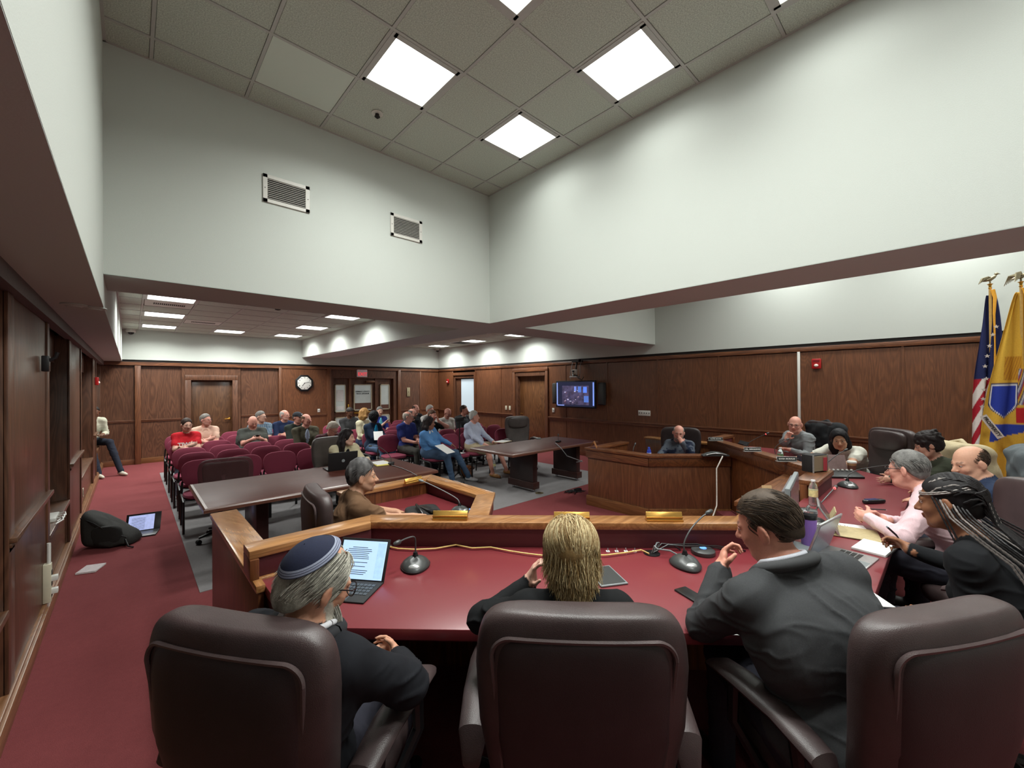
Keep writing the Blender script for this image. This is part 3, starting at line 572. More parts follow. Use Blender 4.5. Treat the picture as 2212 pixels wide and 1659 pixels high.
# ---------------------------------------------------------------- executive chairs
M_lea=leather('brown_leather',(68,55,55),.4); M_leab=leather('dark_brown_leather_back',(47,37,38),.5); M_leagrey=leather('grey_brown_leather',(78,70,68),.5); M_welt=leather('welt_leather',(88,74,74),.4)
def back_def(x,y,z):
    v=(z+.30)/.60
    wf=.84+.20*min(1,v*1.6)-.05*max(0,v-.6); yy=y+ .35*x*x - .10*(z) -.03*math.sin(v*3.1)
    return (x*wf,yy,z)
def exec_chair(label,loc,rz,mat=None,matb=None,H=1.07,group=None,arms=True,head=False):
    t=thing('office_chair',label,'chair',loc,rz,group); mat=mat or M_lea; matb=matb or M_leab; zc=H-.32
    MB().rings(superpad(.57,.12,.64,.42,.30,44,30,back_def)).build('backrest',mat,t,smooth=True,loc=(0,-.27,zc))
    # rear panel with welt
    MB().rings(superpad(.47,.10,.55,.35,.22,40,24,back_def)).build('rear_panel',matb,t,smooth=True,loc=(0,-.289,zc-.012))
    def loop(w,h,r,y,zo,n=10):
        pts=[]
        for cx,cz,a0 in((1,1,0),(-1,1,90),(-1,-1,180),(1,-1,270)):
            for k in range(n+1):
                a=R(a0+90*k/n); x=cx*(w/2-r)+r*math.cos(a); z=cz*(h/2-r)+r*math.sin(a)
                q=back_def(x,y,z); pts.append(Vector(q)+Vector((0,-.27,zc+zo)))
        pts.append(pts[0]); 
        # resample the long runs
        out=[]
        for a,b in zip(pts[:-1],pts[1:]):
            m=max(1,int((b-a).length/.04))
            for i in range(m): out.append(a.lerp(b,i/m))
        out.append(pts[-1])
        X=[]
        for p in out:
            X.append(p+Vector((0,-.013*(1-min(1,(p.x/.237)**2)),0)))
        return X
    MB().tube(loop(.475,.55,.055,-.056,-.014),.0065,6).build('welt',M_welt,t,smooth=True)
    top=[Vector(back_def(x,-.012+.0,.30-.02*(abs(x)/.24)**4))+Vector((0,-.27,zc+.012)) for x in [(-.24+.48*i/16) for i in range(17)]]
    MB().tube(top,.0035,5).build('top_seam',matb,t,smooth=True)
    if head:
        MB().rings(superpad(.46,.12,.22,.45,.5,30,12)).build('head_cushion',mat,t,smooth=True,loc=(0,-.245,zc+.185),)
    MB().rings(superpad(.54,.52,.13,.4,.6,32,12)).build('seat',mat,t,smooth=True,loc=(0,0,.43))
    if arms:
        for s in(-1,1):
            prof=[]
            pth=[(-.25,.58,.024),(-.21,.645,.042),(-.08,.672,.048),(.08,.668,.050),(.18,.655,.044),(.235,.630,.022)]
            rs=[[(s*.315+ w_*1.05*math.cos(2*math.pi*k/14),y,z+.020*math.sin(2*math.pi*k/14)*(w_/.04)) for k in range(14)] for y,z,w_ in pth]
            MB().rings(rs).build('armrest',mat,t,smooth=True)
            MB().tube([(s*.315,-.12,.65),(s*.32,-.15,.5),(s*.28,-.05,.39),(s*.12,0,.37)],[.022,.02,.02,.016],8).tube([(s*.315,.12,.65),(s*.32,.12,.5),(s*.28,.04,.39),(s*.12,0,.37)],[.022,.02,.02,.016],8).build('arm_bracket',M_blk,t,smooth=True)
    MB().lathe([(.05,.37),(.05,.33),(.028,.32),(.028,.14),(.04,.13),(.04,.07)],16).build('gas_column',M_blk,t,smooth=True)
    for k in range(5):
        a=R(72*k+18); dx,dy=math.cos(a),math.sin(a)
        MB().tube([(dx*.03,dy*.03,.11),(dx*.17,dy*.17,.10),(dx*.30,dy*.30,.075)],[.026,.02,.014],8).build('base_leg',M_blk,t,smooth=True)
        c=MB(); Mx=Matrix.Rotation(a,3,'Z')@Matrix.Rotation(R(90),3,'X')
        for sg in(-1,1): c.lathe([(.004,-.009),(.026,-.009),(.028,0),(.026,.009),(.004,.009)],12,Vector((dx*.30,dy*.30,.028))+Vector((-dy,dx,0))*sg*.014,Mx)
        c.build('caster',M_blk,t,smooth=True)
    return t
ZP0=.13
def hd(a): return -R(a)     # heading: 0 = +Y, 90 = +X
def cpos(bx,by,a,back=.30): # chair centre from centre of backrest
    return (bx+back*math.sin(R(a)),by+back*math.cos(R(a)))
x,y=cpos(.20,1.30,56); exec_chair('brown leather executive chair of the man in the skullcap, nearest the left aisle',(x,y,ZP0),hd(56))
x,y=cpos(.905,.70,46); exec_chair('brown leather executive chair at bottom centre behind the blonde woman',(x,y,ZP0),hd(46))
x,y=cpos(1.62,.01,30); exec_chair('brown leather executive chair at bottom right behind the man in grey suit',(x,y,ZP0),hd(30))
exec_chair('dark brown office chair of the brown-shirt man at the side desk',(1.22,2.95,0),hd(97),H=1.12)
exec_chair('dark leather chair behind the man in the witness box',(5.98,2.78,0),hd(-108),M_leab,H=1.15)
exec_chair('grey-brown leather chair of the laptop woman at the long table',(2.2,6.0,0),hd(176),M_leagrey,M_leagrey,H=1.08)
exec_chair('empty black office chair behind the right conference table',(6.15,6.28,0),hd(200),M_leagrey,M_leab,H=1.14,head=True)
cx,cy=cpos(7.12,1.22,-48); exec_chair('chair of the grey-sweater man, draped with a black coat',(cx,cy,ZP0),hd(-48),M_leab,H=1.15)
cx,cy=cpos(6.3,.44,-45); exec_chair('empty brown leather chair between the white-top woman and the curly-haired woman',(cx,cy,ZP0),hd(-45),H=1.17,head=True)
cx,cy=cpos(5.74,-.02,-38); exec_chair('chair draped with a beige coat behind the curly-haired woman',(cx,cy,ZP0),hd(-38),H=1.10)
cx,cy=cpos(3.74,-.40,-42); exec_chair('brown leather chair at the right photo edge behind the pink-shirt man',(cx,cy,ZP0),hd(-42),H=1.12)
cx,cy=cpos(4.98,-.42,-12); exec_chair('chair with a grey coat beside the flags',(cx,cy,ZP0),hd(-12),H=1.14)
cx,cy=cpos(2.62,-.42,12); exec_chair('chair of the braided woman, only its arm showing',(cx,cy,ZP0),hd(12),H=1.05)
# motion ghost of a turning office chair, blur put in as half transparency
M_ghost=plain('brown_mesh_fabric',(84,52,52),.7,alpha=.55,nscale=300)
exec_chair('see-through brown mesh task chair at the left end of the long table',(.86,6.02,0),hd(185),M_ghost,M_ghost,H=.92,arms=False)
# ================================================================ people: one continuous surface each, from a blended distance field
f32=np.float32
def A(*v): return np.array(v,dtype=np.float64)
def nrm(v): v=np.asarray(v,float); return v/max(1e-9,np.linalg.norm(v))
def vnoise(P,s,seed=0):
    Q=P*s+seed*17.3; i=np.floor(Q).astype(np.int64); f=Q-i; f=f*f*(3-2*f)
    def h(a,b,c):
        n=(a*73856093)^(b*19349663)^(c*83492791)^(seed*2654435); n=(n^(n>>13))*1274126177; return ((n^(n>>16))&0xffff)/65535.0
    x,y,z=i[:,0],i[:,1],i[:,2]; r=0
    for dx in(0,1):
        for dy in(0,1):
            for dz in(0,1):
                r=r+h(x+dx,y+dy,z+dz)*(f[:,0] if dx else 1-f[:,0])*(f[:,1] if dy else 1-f[:,1])*(f[:,2] if dz else 1-f[:,2])
    return r
def loc(wp,pos,heading,z0=0):   # world point -> local point of a person
    a=R(heading); dx,dy=wp[0]-pos[0],wp[1]-pos[1]
    return (dx*math.cos(a)-dy*math.sin(a),dx*math.sin(a)+dy*math.cos(a),wp[2]-z0)
def HD(u,v,d):                  # point on a sight line at forward distance d
    r=ray(u,v); return tuple(r*(d/r.dot(_F)))[:2]+(CAMH+r.z*d/r.dot(_F),)
class SDF:
    def __init__(s): s.p=[]
    def cone(s,a,b,ra,rb,lab,k=.02,sub=False): s.p.append(('c',np.array(a,float),np.array(b,float),ra,rb,lab,k,sub)); return s
    def ell(s,c,r,lab,k=.02,M=None,sub=False): s.p.append(('e',np.array(c,float),np.array(r,float),M,0,lab,k,sub)); return s
    def chain(s,pts,rs,lab,k=.02):
        for i in range(len(pts)-1): s.cone(pts[i],pts[i+1],rs[i],rs[i+1],lab,k)
        return s
    @staticmethod
    def ev(q,P):
        if q[0]=='c':
            a,b,ra,rb=q[1:5]; pa=P-a; ba=b-a; t=np.clip(pa@ba/max(1e-12,ba@ba),0,1)
            return np.linalg.norm(pa-t[...,None]*ba,axis=-1)-(ra+(rb-ra)*t)
        c,r,M=q[1:4]; d=P-c
        if M is not None: d=d@M
        k0=np.linalg.norm(d/r,axis=-1); k1=np.linalg.norm(d/(r*r),axis=-1)
        return k0*(k0-1)/np.maximum(k1,1e-9)
    @staticmethod
    def bb(q,e):
        if q[0]=='c':
            a,b,ra,rb=q[1:5]; return np.minimum(a-ra,b-rb)-e,np.maximum(a+ra,b+rb)+e
        m=q[2] if q[3] is None else np.full(3,q[2].max()); return q[1]-m-e,q[1]+m+e
    def mesh(s,h,disp=None):
        lo=np.full(3,1e9); hi=-lo
        for q in s.p:
            if q[7]: continue
            a,b=s.bb(q,2.5*h); lo=np.minimum(lo,a); hi=np.maximum(hi,b)
        n=np.ceil((hi-lo)/h).astype(int)+1; D=np.full(n,1.0,dtype=f32)
        for q in s.p:
            k=q[6]; a,b=s.bb(q,k+2.5*h); i0=np.clip(np.floor((a-lo)/h).astype(int),0,n); i1=np.clip(np.ceil((b-lo)/h).astype(int)+1,0,n)
            if (i1<=i0).any(): continue
            ax=[lo[j]+h*np.arange(i0[j],i1[j]) for j in range(3)]
            P=np.stack(np.meshgrid(*ax,indexing='ij'),-1); d=s.ev(q,P).astype(f32)
            S=D[i0[0]:i1[0],i0[1]:i1[1],i0[2]:i1[2]]
            if q[7]:
                d=-d; t=np.clip(.5-.5*(d-S)/k,0,1); S[...]=d*(1-t)+S*t+k*t*(1-t)
            else:
                t=np.clip(.5+.5*(d-S)/k,0,1); S[...]=d*(1-t)+S*t-k*t*(1-t)
        if disp is not None: pass
        ins=D<0
        c=np.zeros(tuple(n-1),dtype=np.int8)
        for dx in(0,1):
            for dy in(0,1):
                for dz in(0,1): c+=ins[dx:n[0]-1+dx,dy:n[1]-1+dy,dz:n[2]-1+dz]
        I=np.argwhere((c>0)&(c<8)); idm=np.full(tuple(n-1),-1,dtype=np.int32); idm[I[:,0],I[:,1],I[:,2]]=np.arange(len(I))
        C=[(dx,dy,dz) for dx in(0,1) for dy in(0,1) for dz in(0,1)]
        val=np.stack([D[I[:,0]+a,I[:,1]+b,I[:,2]+g] for a,b,g in C],1)
        acc=np.zeros((len(I),3)); cnt=np.zeros(len(I))
        for i,a in enumerate(C):
            for j,b in enumerate(C):
                if j>i and sum(abs(x-y) for x,y in zip(a,b))==1:
                    va,vb=val[:,i],val[:,j]; m=(va<0)!=(vb<0); t=np.where(m,va/np.where(m,va-vb,1),0)
                    p=np.array(a)+t[:,None]*(np.array(b)-np.array(a)); acc+=p*m[:,None]; cnt+=m
        V=lo+h*(I+acc/cnt[:,None])
        F=[]
        for ax in range(3):
            sl0=[slice(1,-1)]*3; u,v=[(1,2),(2,0),(0,1)][ax]
            a0=ins[tuple(slice(0,-1) if q==ax else slice(1,-1) for q in range(3))]; a1=ins[tuple(slice(1,None) if q==ax else slice(1,-1) for q in range(3))]
            for flip in(0,1):
                E=np.argwhere(a0&~a1 if not flip else a1&~a0)
                if not len(E): continue
                E=E+np.array([0 if q==ax else 1 for q in range(3)])
                def g(du,dv):
                    X=E.copy(); X[:,u]-=du; X[:,v]-=dv; return idm[X[:,0],X[:,1],X[:,2]]
                Q=np.stack([g(0,0),g(1,0),g(1,1),g(0,1)],1)
                if flip: Q=Q[:,::-1]
                F.append(Q)
        F=np.concatenate(F); F=F[(F>=0).all(1)]
        return V,F
    def labels(s,V):
        best=np.full(len(V),1e9); L=np.zeros(len(V),dtype=int)
        names=[]
        for q in s.p:
            if q[7]: continue
            if q[5] not in names: names.append(q[5])
            a,b=s.bb(q,.03); m=((V>=a)&(V<=b)).all(1)
            if not m.any(): continue
            d=s.ev(q,V[m]); bi=best[m]; li=L[m]; w_=d<bi; bi[w_]=d[w_]; li[w_]=names.index(q[5]); best[m]=bi; L[m]=li
        return np.array(names)[L]
def npmesh(name,V,F,mats,cols=None,matidx=None,parent=None,smooth=True):
    me=bpy.data.meshes.new(name); k=F.shape[1]
    me.vertices.add(len(V)); me.vertices.foreach_set('co',np.asarray(V,dtype=f32).ravel())
    me.loops.add(F.size); me.loops.foreach_set('vertex_index',F.astype(np.int32).ravel())
    me.polygons.add(len(F)); me.polygons.foreach_set('loop_start',np.arange(0,F.size,k,dtype=np.int32)); me.polygons.foreach_set('loop_total',np.full(len(F),k,dtype=np.int32))
    for m in mats: me.materials.append(m)
    if matidx is not None: me.polygons.foreach_set('material_index',matidx.astype(np.int32))
    me.polygons.foreach_set('use_smooth',np.full(len(F),smooth)); me.update(calc_edges=True)
    if cols is not None:
        at_=me.color_attributes.new('Col','FLOAT_COLOR','POINT'); at_.data.foreach_set('color',np.concatenate([cols,np.ones((len(cols),1))],1).astype(f32).ravel())
    o=bpy.data.objects.new(name,me); COL.objects.link(o)
    if parent is not None: o.parent=parent
    return o
def lin(c): return np.array(srgb(c)[:3])
def rotm(yaw,pitch,roll):  # columns: right, forward, up ; yaw + turns to own right, pitch + looks down, roll + tilts to own right
    return np.array((Matrix.Rotation(-R(yaw),3,'Z')@Matrix.Rotation(-R(pitch),3,'X')@Matrix.Rotation(R(roll),3,'Y')))
M_skin=attrmat('skin',.52,0,.35,.06,.04,90); M_cloth=attrmat('clothing_fabric',.88,900,.2,0,.07,220); M_hair=attrmat('hair',.62,0,.3,0,.16,160); M_shoem=attrmat('shoe_leather',.5,0,.4,0,.04,60)
M_frame=plain('glasses_frame_dark',(28,26,28),.3); M_wire=plain('glasses_wire',(120,110,100),.3,.8)
SKINL={'skin','lip','brow','stub'}; 
def SH_mid(N,rt,up,s,shw): return N-up*.022+rt*s*shw*.75
def strands(name,parent,H0,Rm,S,seeds,stepfn,n,ds,r,colA,colB,lift=0.0):
    """hair locks: short thin tubes that follow stepfn over the head; one mesh"""
    V=[];F=[];Cc=[];b=0
    for s0 in seeds:
        p=np.array(s0,float); path=[p.copy()]
        for i in range(n): p=stepfn(p,i/n,s0); path.append(p.copy())
        path=np.array(path); t=np.gradient(path,axis=0); t/=np.maximum(1e-6,np.linalg.norm(t,axis=1))[:,None]
        up=np.array([.3,.2,.93]); a=np.cross(t,up); a/=np.maximum(1e-6,np.linalg.norm(a,axis=1))[:,None]; c=np.cross(t,a)
        m=len(path); rr=r*(1-.75*np.linspace(0,1,m)**3)[:,None]
        ring=np.stack([path+a*rr,path-a*rr*.5+c*rr*.87,path-a*rr*.5-c*rr*.87],1)
        V.append(ring.reshape(-1,3)); i=np.arange(m-1)[:,None]*3+b; j=np.arange(3)[None]; j2=(j+1)%3
        F.append(np.stack([i+j,i+j2,i+3+j2,i+3+j],-1).reshape(-1,4)); w_=rng.random(); w_=w_*w_*(3-2*w_)
        Cc.append(np.tile(colA*(1-w_)+colB*w_,(m*3,1))*np.repeat(np.linspace(.8,1.08,m),3)[:,None]); b+=m*3
    V=np.concatenate(V)*S@Rm.T+H0
    o=npmesh(name,V,np.concatenate(F),[M_hair],np.concatenate(Cc),None,parent); o['kind']='stuff'; return o
def ik(S,W,l1,l2,pole):
    d=W-S; L=np.linalg.norm(d)
    if L>(l1+l2)*.985: W=S+d/L*(l1+l2)*.985; d=W-S; L=np.linalg.norm(d)
    x=(l1*l1-l2*l2+L*L)/(2*L); hgt=math.sqrt(max(1e-6,l1*l1-x*x)); u=d/L; p=np.array(pole,float); p=p-u*(p@u); p=nrm(p)
    return S+u*x+p*hgt, W
def hand(B,W,d,t,n,sc,lab,curl,h,spread=1.0):
    """W wrist, d finger direction, t thumb side, n palm normal (towards what it holds)"""
    d=nrm(d); t=nrm(np.array(t)-d*(np.array(t)@d)); n2=nrm(np.cross(d,t)); n=n2 if n2@np.array(n)>0 else -n2
    M=np.stack([t,d,n],1); mr=max(.0082*sc,.62*h)
    B.cone(W-d*.02,W+d*.03,.026*sc,.027*sc,lab,.015)
    B.ell(W+d*.058*sc,(.040*sc,.050*sc,.0165*sc),lab,.012,M)
    for i in range(4):
        L=(.92,1.0,.94,.76)[i]*sc; b=W+d*.094*sc+t*(.029-.0195*i)*sc*spread-d*(.008 if i==3 else 0)
        cu=curl[i] if hasattr(curl,'__len__') else curl; dd=d+t*(.06-.05*i)*spread; ang=0; p=b
        for j,l in enumerate((.042,.027,.021)):
            ang+=cu*(.75 if j==0 else 1.0); q=p+(nrm(dd)*math.cos(ang)+n*math.sin(ang))*l*L
            B.cone(p,q,mr*(1.05-.08*j),mr*(.98-.1*j),lab,.004); p=q
    b=W+d*.022*sc+t*.030*sc+n*.006; q=b+(d*.55+t*.75+n*.35)*.040*sc; B.cone(b,q,.0125*sc,max(.0105*sc,mr),lab,.012)
    B.cone(q,q+(d*.85+t*.15+n*.5)*.032*sc,max(.0105*sc,mr),max(.0085*sc,mr),lab,.005)
def person(label,pos,heading,seat=.46,z0=0,h=.011,sc=1.0,g=1.0,belly=0,lean=-6,hunch=8,side=0,head=(0,8,0),neckf=.0,skin=(214,168,146),
           hair=None,hairc=(60,46,38),top=(120,120,120),sleeve='long',pants=(50,50,60),shoe=(40,36,34),shorts=False,Rh=None,Lh=None,Rp=(.5,-.5,-1),Lp=(-.5,-.5,-1),
           Rhd=None,Lhd=None,knees=None,feet=None,pattern=None,collar=None,inner=None,glasses=None,beard=None,fem=False,jacket=False,eyez=None,headsc=1.0,brow=None,undershirt=None,group=None,legs=True,wr=0.0,twist=0,elbow=None,headat=None):
    if eyez:  # measured eye height fixes the torso scale
        base=(seat+.10+ (.275*math.cos(R(lean))+.235*math.cos(R(lean+hunch))+.165)); sc=min(1.1,max(.84,sc*(1+(eyez-z0-base)/.78)))
    if headat is not None:
        pos=list(pos)
        for _ in range(3):
            T1=np.array(Matrix.Rotation(-R(lean),3,'X')@Matrix.Rotation(R(side),3,'Y')); T2=np.array(Matrix.Rotation(-R(twist),3,'Z')@Matrix.Rotation(-R(lean+hunch),3,'X')@Matrix.Rotation(R(side),3,'Y'))
            u1,u2=T1[:,2],T2[:,2]; Hm=rotm(*head); u3=nrm(u2*.55+A(0,0,.6)+Hm[:,1]*.10)
            hc=A(0,0,seat+.10)+(u1*.275+u2*.235+u3*.150)*sc+nrm(u2*.3+T2[:,1]*.7)*(.035+neckf)
            sc=min(1.14,max(.82,sc*(1+(headat[2]-z0-hc[2])/(hc[2]-seat-.1))))
        a=R(heading); pos=(headat[0]-(hc[0]*math.cos(a)+hc[1]*math.sin(a)),headat[1]-(-hc[0]*math.sin(a)+hc[1]*math.cos(a)))
    def W2(w):
        return loc(w[1:],pos,heading,z0) if (w is not None and w[0]=='w') else w
    Rh,Lh=W2(Rh),W2(Lh)
    t=thing('person',label,'person',(pos[0],pos[1],z0),hd(heading),group)
    B=SDF(); H=A(0,0,seat+.10)
    def rl(l,s_,tw=0): return np.array(Matrix.Rotation(-R(tw),3,'Z')@Matrix.Rotation(-R(l),3,'X')@Matrix.Rotation(R(s_),3,'Y'))
    T1=rl(lean,side,twist*.5); T2=rl(lean+hunch,side,twist); up1=T1[:,2]; up2=T2[:,2]; rt=T2[:,0]; fw=T2[:,1]
    C=H+up1*.275*sc; N=C+up2*.235*sc; w_=.93 if fem else 1.0
    Hm=rotm(*head); up3=nrm(up2*.55+A(0,0,.6)+Hm[:,1]*.10); hs=min(1.03,max(.95,sc))*headsc*(.97 if fem else 1.0); HC=N+up3*.150*sc+nrm(up2*.3+fw*.7)*(.035+neckf)
    S_='shirt'; pt='pants'
    # torso
    B.ell(H+A(0,-.02,.02),(.172*g*(1.04 if fem else 1),.135*g,.12),pt,.04)
    if jacket: B.ell(H+A(0,-.03,.03),(.182*g,.150*g,.135),S_,.04)
    B.ell(H+up1*.10*sc+T1[:,1]*(.012+belly*.4),(.160*g*w_,.118*g+belly*.6,.15*sc),S_,.05,T1)
    if belly: B.ell(H+up1*.12*sc+T1[:,1]*(.05+belly*.6),(.13*g,.08+belly*.8,.12),S_,.06,T1)
    B.ell(C+up2*.05*sc,(.165*g*w_,.118*g,.175*sc),S_,.05,T2)
    if fem:
        for s in(-1,1): B.ell(C+up2*.05*sc+rt*s*.068+fw*.085*g,(.055,.05,.055),S_,.035)
    shw=.168*(.92 if fem else 1)*(.75+.25*g)*sc; SH={}
    for s in(-1,1):
        Sj=N-up2*.055*sc+rt*s*shw; SH[s]=Sj
        B.cone(N-up2*.02*sc+rt*s*.035,Sj+up2*.012,.052*(.8+.2*g),.060*(.7+.3*g),S_,.035)
        B.cone(C+rt*s*.09*g,Sj-up2*.02,.09*g*.9,.062,S_,.05)
    B.cone(N-up2*.03,N+nrm(HC-N)*.09,.058*(.88 if fem else 1)*(.8+.2*g),.052*(.86 if fem else 1),'skin',.02)
    B.ell(N-up2*.015+fw*.004,(.078*g**.5*w_,.068,.028),S_,.025,T2)
    if collar=='shirt':
        for s in(-1,1):
            B.cone(N+up2*.022-fw*.045,N+up2*.018+rt*s*.055-fw*.01,.014,.014,'collar',.008); B.cone(N+up2*.018+rt*s*.055-fw*.01,N-up2*.02+rt*s*.03+fw*.062,.014,.011,'collar',.008)
            B.cone(N-up2*.015+rt*s*.028+fw*.066,N-up2*.055+rt*s*.05+fw*.082,.013,.008,'collar',.006)
    if collar=='jacket' or jacket:
        for s in(-1,1):
            B.cone(N+up2*.018-fw*.05,N+up2*.004+rt*s*.062-fw*.01,.019,.018,'shirt',.012); B.cone(N+up2*.004+rt*s*.062-fw*.01,C+up2*.03+rt*s*.035+fw*.115*g,.018,.014,'shirt',.014)
            Sj=SH[s]; B.cone(Sj-rt*s*.03+up2*.01,Sj+rt*s*.015+up2*.006,.06,.058,S_,.02)
    if jacket: B.ell(N+up2*.012-fw*.012,(.082*g**.4*w_,.074,.040),S_,.02,T2)
    if not fem: B.cone(N+up2*.018-fw*.015,SH_mid(N,rt,up2,1,shw),.046,.045,S_,.03); B.cone(N+up2*.018-fw*.015,SH_mid(N,rt,up2,-1,shw),.046,.045,S_,.03)
    if inner is not None:
        B.ell(C+up2*.10+fw*(.112*g),(.036,.022,.13),'inner',.008,T2)
    # arms
    elb={}
    for s,Wt,pole,hdn in((1,Rh,Rp,Rhd),(-1,Lh,Lp,Lhd)):
        if Wt is None: Wt=(s*.13,.30,seat+.23)
        E,W=ik(SH[s],A(*Wt),.285*sc,.25*sc,pole); Sj=SH[s]; big=(.8+.2*g)*(.92 if fem else 1); cl=.010 if (jacket or sleeve=='suit') else .004; elb[s]=E
        d=nrm(W-E)
        if sleeve=='short':
            M_=Sj+(E-Sj)*.62; B.cone(Sj,M_,.062*big,.056*big+.008,S_,.02); B.cone(M_-(E-Sj)*.1,E,.048*big,.040*big,'skin',.012); B.cone(E,W,.042*big,.027*big,'skin',.015)
        elif sleeve=='elbow':
            B.cone(Sj,E-(E-Sj)*.05,.062*big,.05*big+.006,S_,.02); B.cone(E,W,.042*big,.027*big,'skin',.015)
        elif sleeve=='none':
            B.cone(Sj,E,.05*big,.04*big,'skin',.02); B.cone(E,W,.04*big,.027*big,'skin',.015)
        else:
            B.cone(Sj,E,.060*big+cl,.047*big+cl,S_,.025); B.cone(E,W-d*.012,.048*big+cl,.033*big+cl,S_,.02)
            if sleeve=='suit': B.cone(W-d*.02,W+d*.006,.031*big,.031*big,'collar',.004)
            B.cone(W-d*.03,W+d*.01,.026*big,.026*big,'skin',.006)
        dirs=dict(d=d,t=A(-s,.15,.2),n=A(0,0,-1),curl=.35)
        if hdn: dirs.update({k:(A(*v) if isinstance(v,tuple) and k!='curl' else v) for k,v in hdn.items()})
        hand(B,W,dirs['d'],dirs['t'],dirs['n'],(.92 if fem else 1)*sc,'skin',dirs['curl'],h)
    # legs
    kn=knees or ((.125,.44,.0),(-.125,.44,.0)); ft=feet or ((.13,.46),(-.13,.46))
    for s,K,Fo in((1,kn[0],ft[0]),(-1,kn[1],ft[1])):
        hj=H+A(s*.085*g,.0,-.005); K=A(K[0],K[1],seat+.075+K[2]); An=A(Fo[0],Fo[1],.095 if len(Fo)<3 else Fo[2]); lab=pt
        if shorts:
            m_=hj+(K-hj)*.82; B.cone(hj,m_,.092*g,.082*g,pt,.04); B.cone(m_,K,.062*g,.056,'skin',.01); B.cone(K,K+(An-K)*.35,.054,.056,'skin',.02); B.cone(K+(An-K)*.35,An,.056,.034,'skin',.02)
            B.cone(An+A(0,0,.0),An-A(0,0,.03),.036,.036,'skin',.01)
        else:
            B.cone(hj,K,.092*g,.066*(.7+.3*g),pt,.04); B.cone(K,K+(An-K)*.4,.066*(.7+.3*g),.060,pt,.02); B.cone(K+(An-K)*.4,An,.060,.050,pt,.02)
        fx=nrm(A(Fo[0]*.35,1,0) if len(Fo)<4 else A(*Fo[3])); an=A(An[0],An[1],An[2])
        B.cone(an+A(0,0,-.045)-fx*.035,an+A(0,0,-.055)+fx*.10,.038,.036,'shoe',.02); B.cone(an+A(0,0,-.055)+fx*.10,an+A(0,0,-.064)+fx*.17,.036,.028,'shoe',.015)
    # head
    def hp(x,y,z): return HC+Hm@(A(x,y,z)*hs)
    def hr(*r): return tuple(x*hs for x in r)
    fat=1+.10*max(0,g-1.1)*5 if g>1.1 else 1.0
    B.ell(hp(0,-.014,.030),hr(.074,.094,.086),'skin',.02,Hm)
    B.ell(hp(0,.020,-.020),hr(.063*fat,.072,.085),'skin',.02,Hm)
    B.ell(hp(0,.028,-.074),hr(.050*fat,.053,.040),'skin',.025,Hm)
    if fat>1: B.ell(hp(0,.02,-.10),hr(.055,.05,.03),'skin',.03,Hm)
    B.ell(hp(0,.070,-.098),hr(.022,.017,.017),'skin',.018,Hm)
    for s in(-1,1):
        B.ell(hp(s*.036,.058,-.028),hr(.022,.022,.022),'skin',.02)
        B.cone(hp(s*.012,.086,.020),hp(s*.045,.072,.018),.0085*hs,.0075*hs,'skin',.010)
        B.cone(hp(s*.055,-.01,-.045),hp(s*.040,.045,-.085),.018*hs,.016*hs,'skin',.02)
        if h<.0105: B.ell(hp(s*.030,.098,.002),hr(.016,.018,.0085),'skin',.008,Hm,True)
    B.cone(hp(0,.086,.008),hp(0,.112,-.030),.0078*hs,.0115*hs,'skin',.010)
    for s in(-1,1): B.ell(hp(s*.012,.099,-.033),hr(.0085,.010,.0075),'skin',.006,Hm)
    B.ell(hp(0,.090,-.0555),hr(.023,.010,.0055),'lip',.004,Hm); B.ell(hp(0,.088,-.0655),hr(.019,.011,.0065),'lip',.004,Hm)
    for s in(-1,1):
        E3=Hm@np.array(Matrix.Rotation(R(s*26),3,'Z')@Matrix.Rotation(R(-12),3,'X'))
        B.ell(hp(s*.082,-.012,-.004),hr(.0095,.021,.034),'skin',.006,E3)
        if h<.0105: B.ell(hp(s*.094,-.004,.0),hr(.008,.011,.019),'skin',.004,E3,True)
        if h<.008: B.ell(hp(s*.080,-.010,-.030),hr(.008,.011,.011),'skin',.005,E3)
    if beard=='stubble': pass
    if beard in('full','goatee','grey','long'):
        B.ell(hp(0,.045,-.085),hr(.054,.050,.040) if beard!='goatee' else hr(.026,.055,.030),'beard',.006,Hm)
        if beard!='goatee':
            for s in(-1,1): B.cone(hp(s*.062,.008,-.03),hp(s*.045,.045,-.085),.014*hs,.018*hs,'beard',.006)
        B.cone(hp(-.02,.093,-.047),hp(.02,.093,-.047),.006*hs,.006*hs,'beard',.004)
    V,F=B.mesh(h); L=B.labels(V)
    cols={'skin':skin,'shirt':top,'pants':pants,'shoe':shoe,'lip':tuple(int(a*b) for a,b in zip(skin,(.88,.76,.74))),'collar':collar_c(collar,undershirt,top),'inner':inner or top,'beard':hairc,'brow':hairc}
    Cc=np.zeros((len(V),3))
    for k in set(L): Cc[L==k]=lin(cols[k])
    P2=(V-HC)@Hm/hs  # head space
    isS=(L=='skin')&(np.linalg.norm(P2,axis=1)<.17)
    # natural skin variation: flushed cheeks, nose and ears; eyebrows and shaved beard area are hair colour
    if isS.any():
        ch=np.exp(-((np.abs(P2[:,0])-.036)**2+(P2[:,1]-.07)**2+(P2[:,2]+.03)**2)/.0006)+np.exp(-((P2[:,0])**2+(P2[:,1]-.11)**2+(P2[:,2]+.03)**2)/.0003)+.8*np.exp(-((np.abs(P2[:,0])-.08)**2+(P2[:,1]+.01)**2+(P2[:,2])**2)/.0006)
        Cc[isS]*=(1-np.clip(ch,0,1)[isS,None]*np.array([.02,.10,.09]))
        br=(np.abs(np.abs(P2[:,0])-.029)<.017)&(P2[:,1]>.06)&(np.abs(P2[:,2]-.0255)<.0042+h*.12)&isS
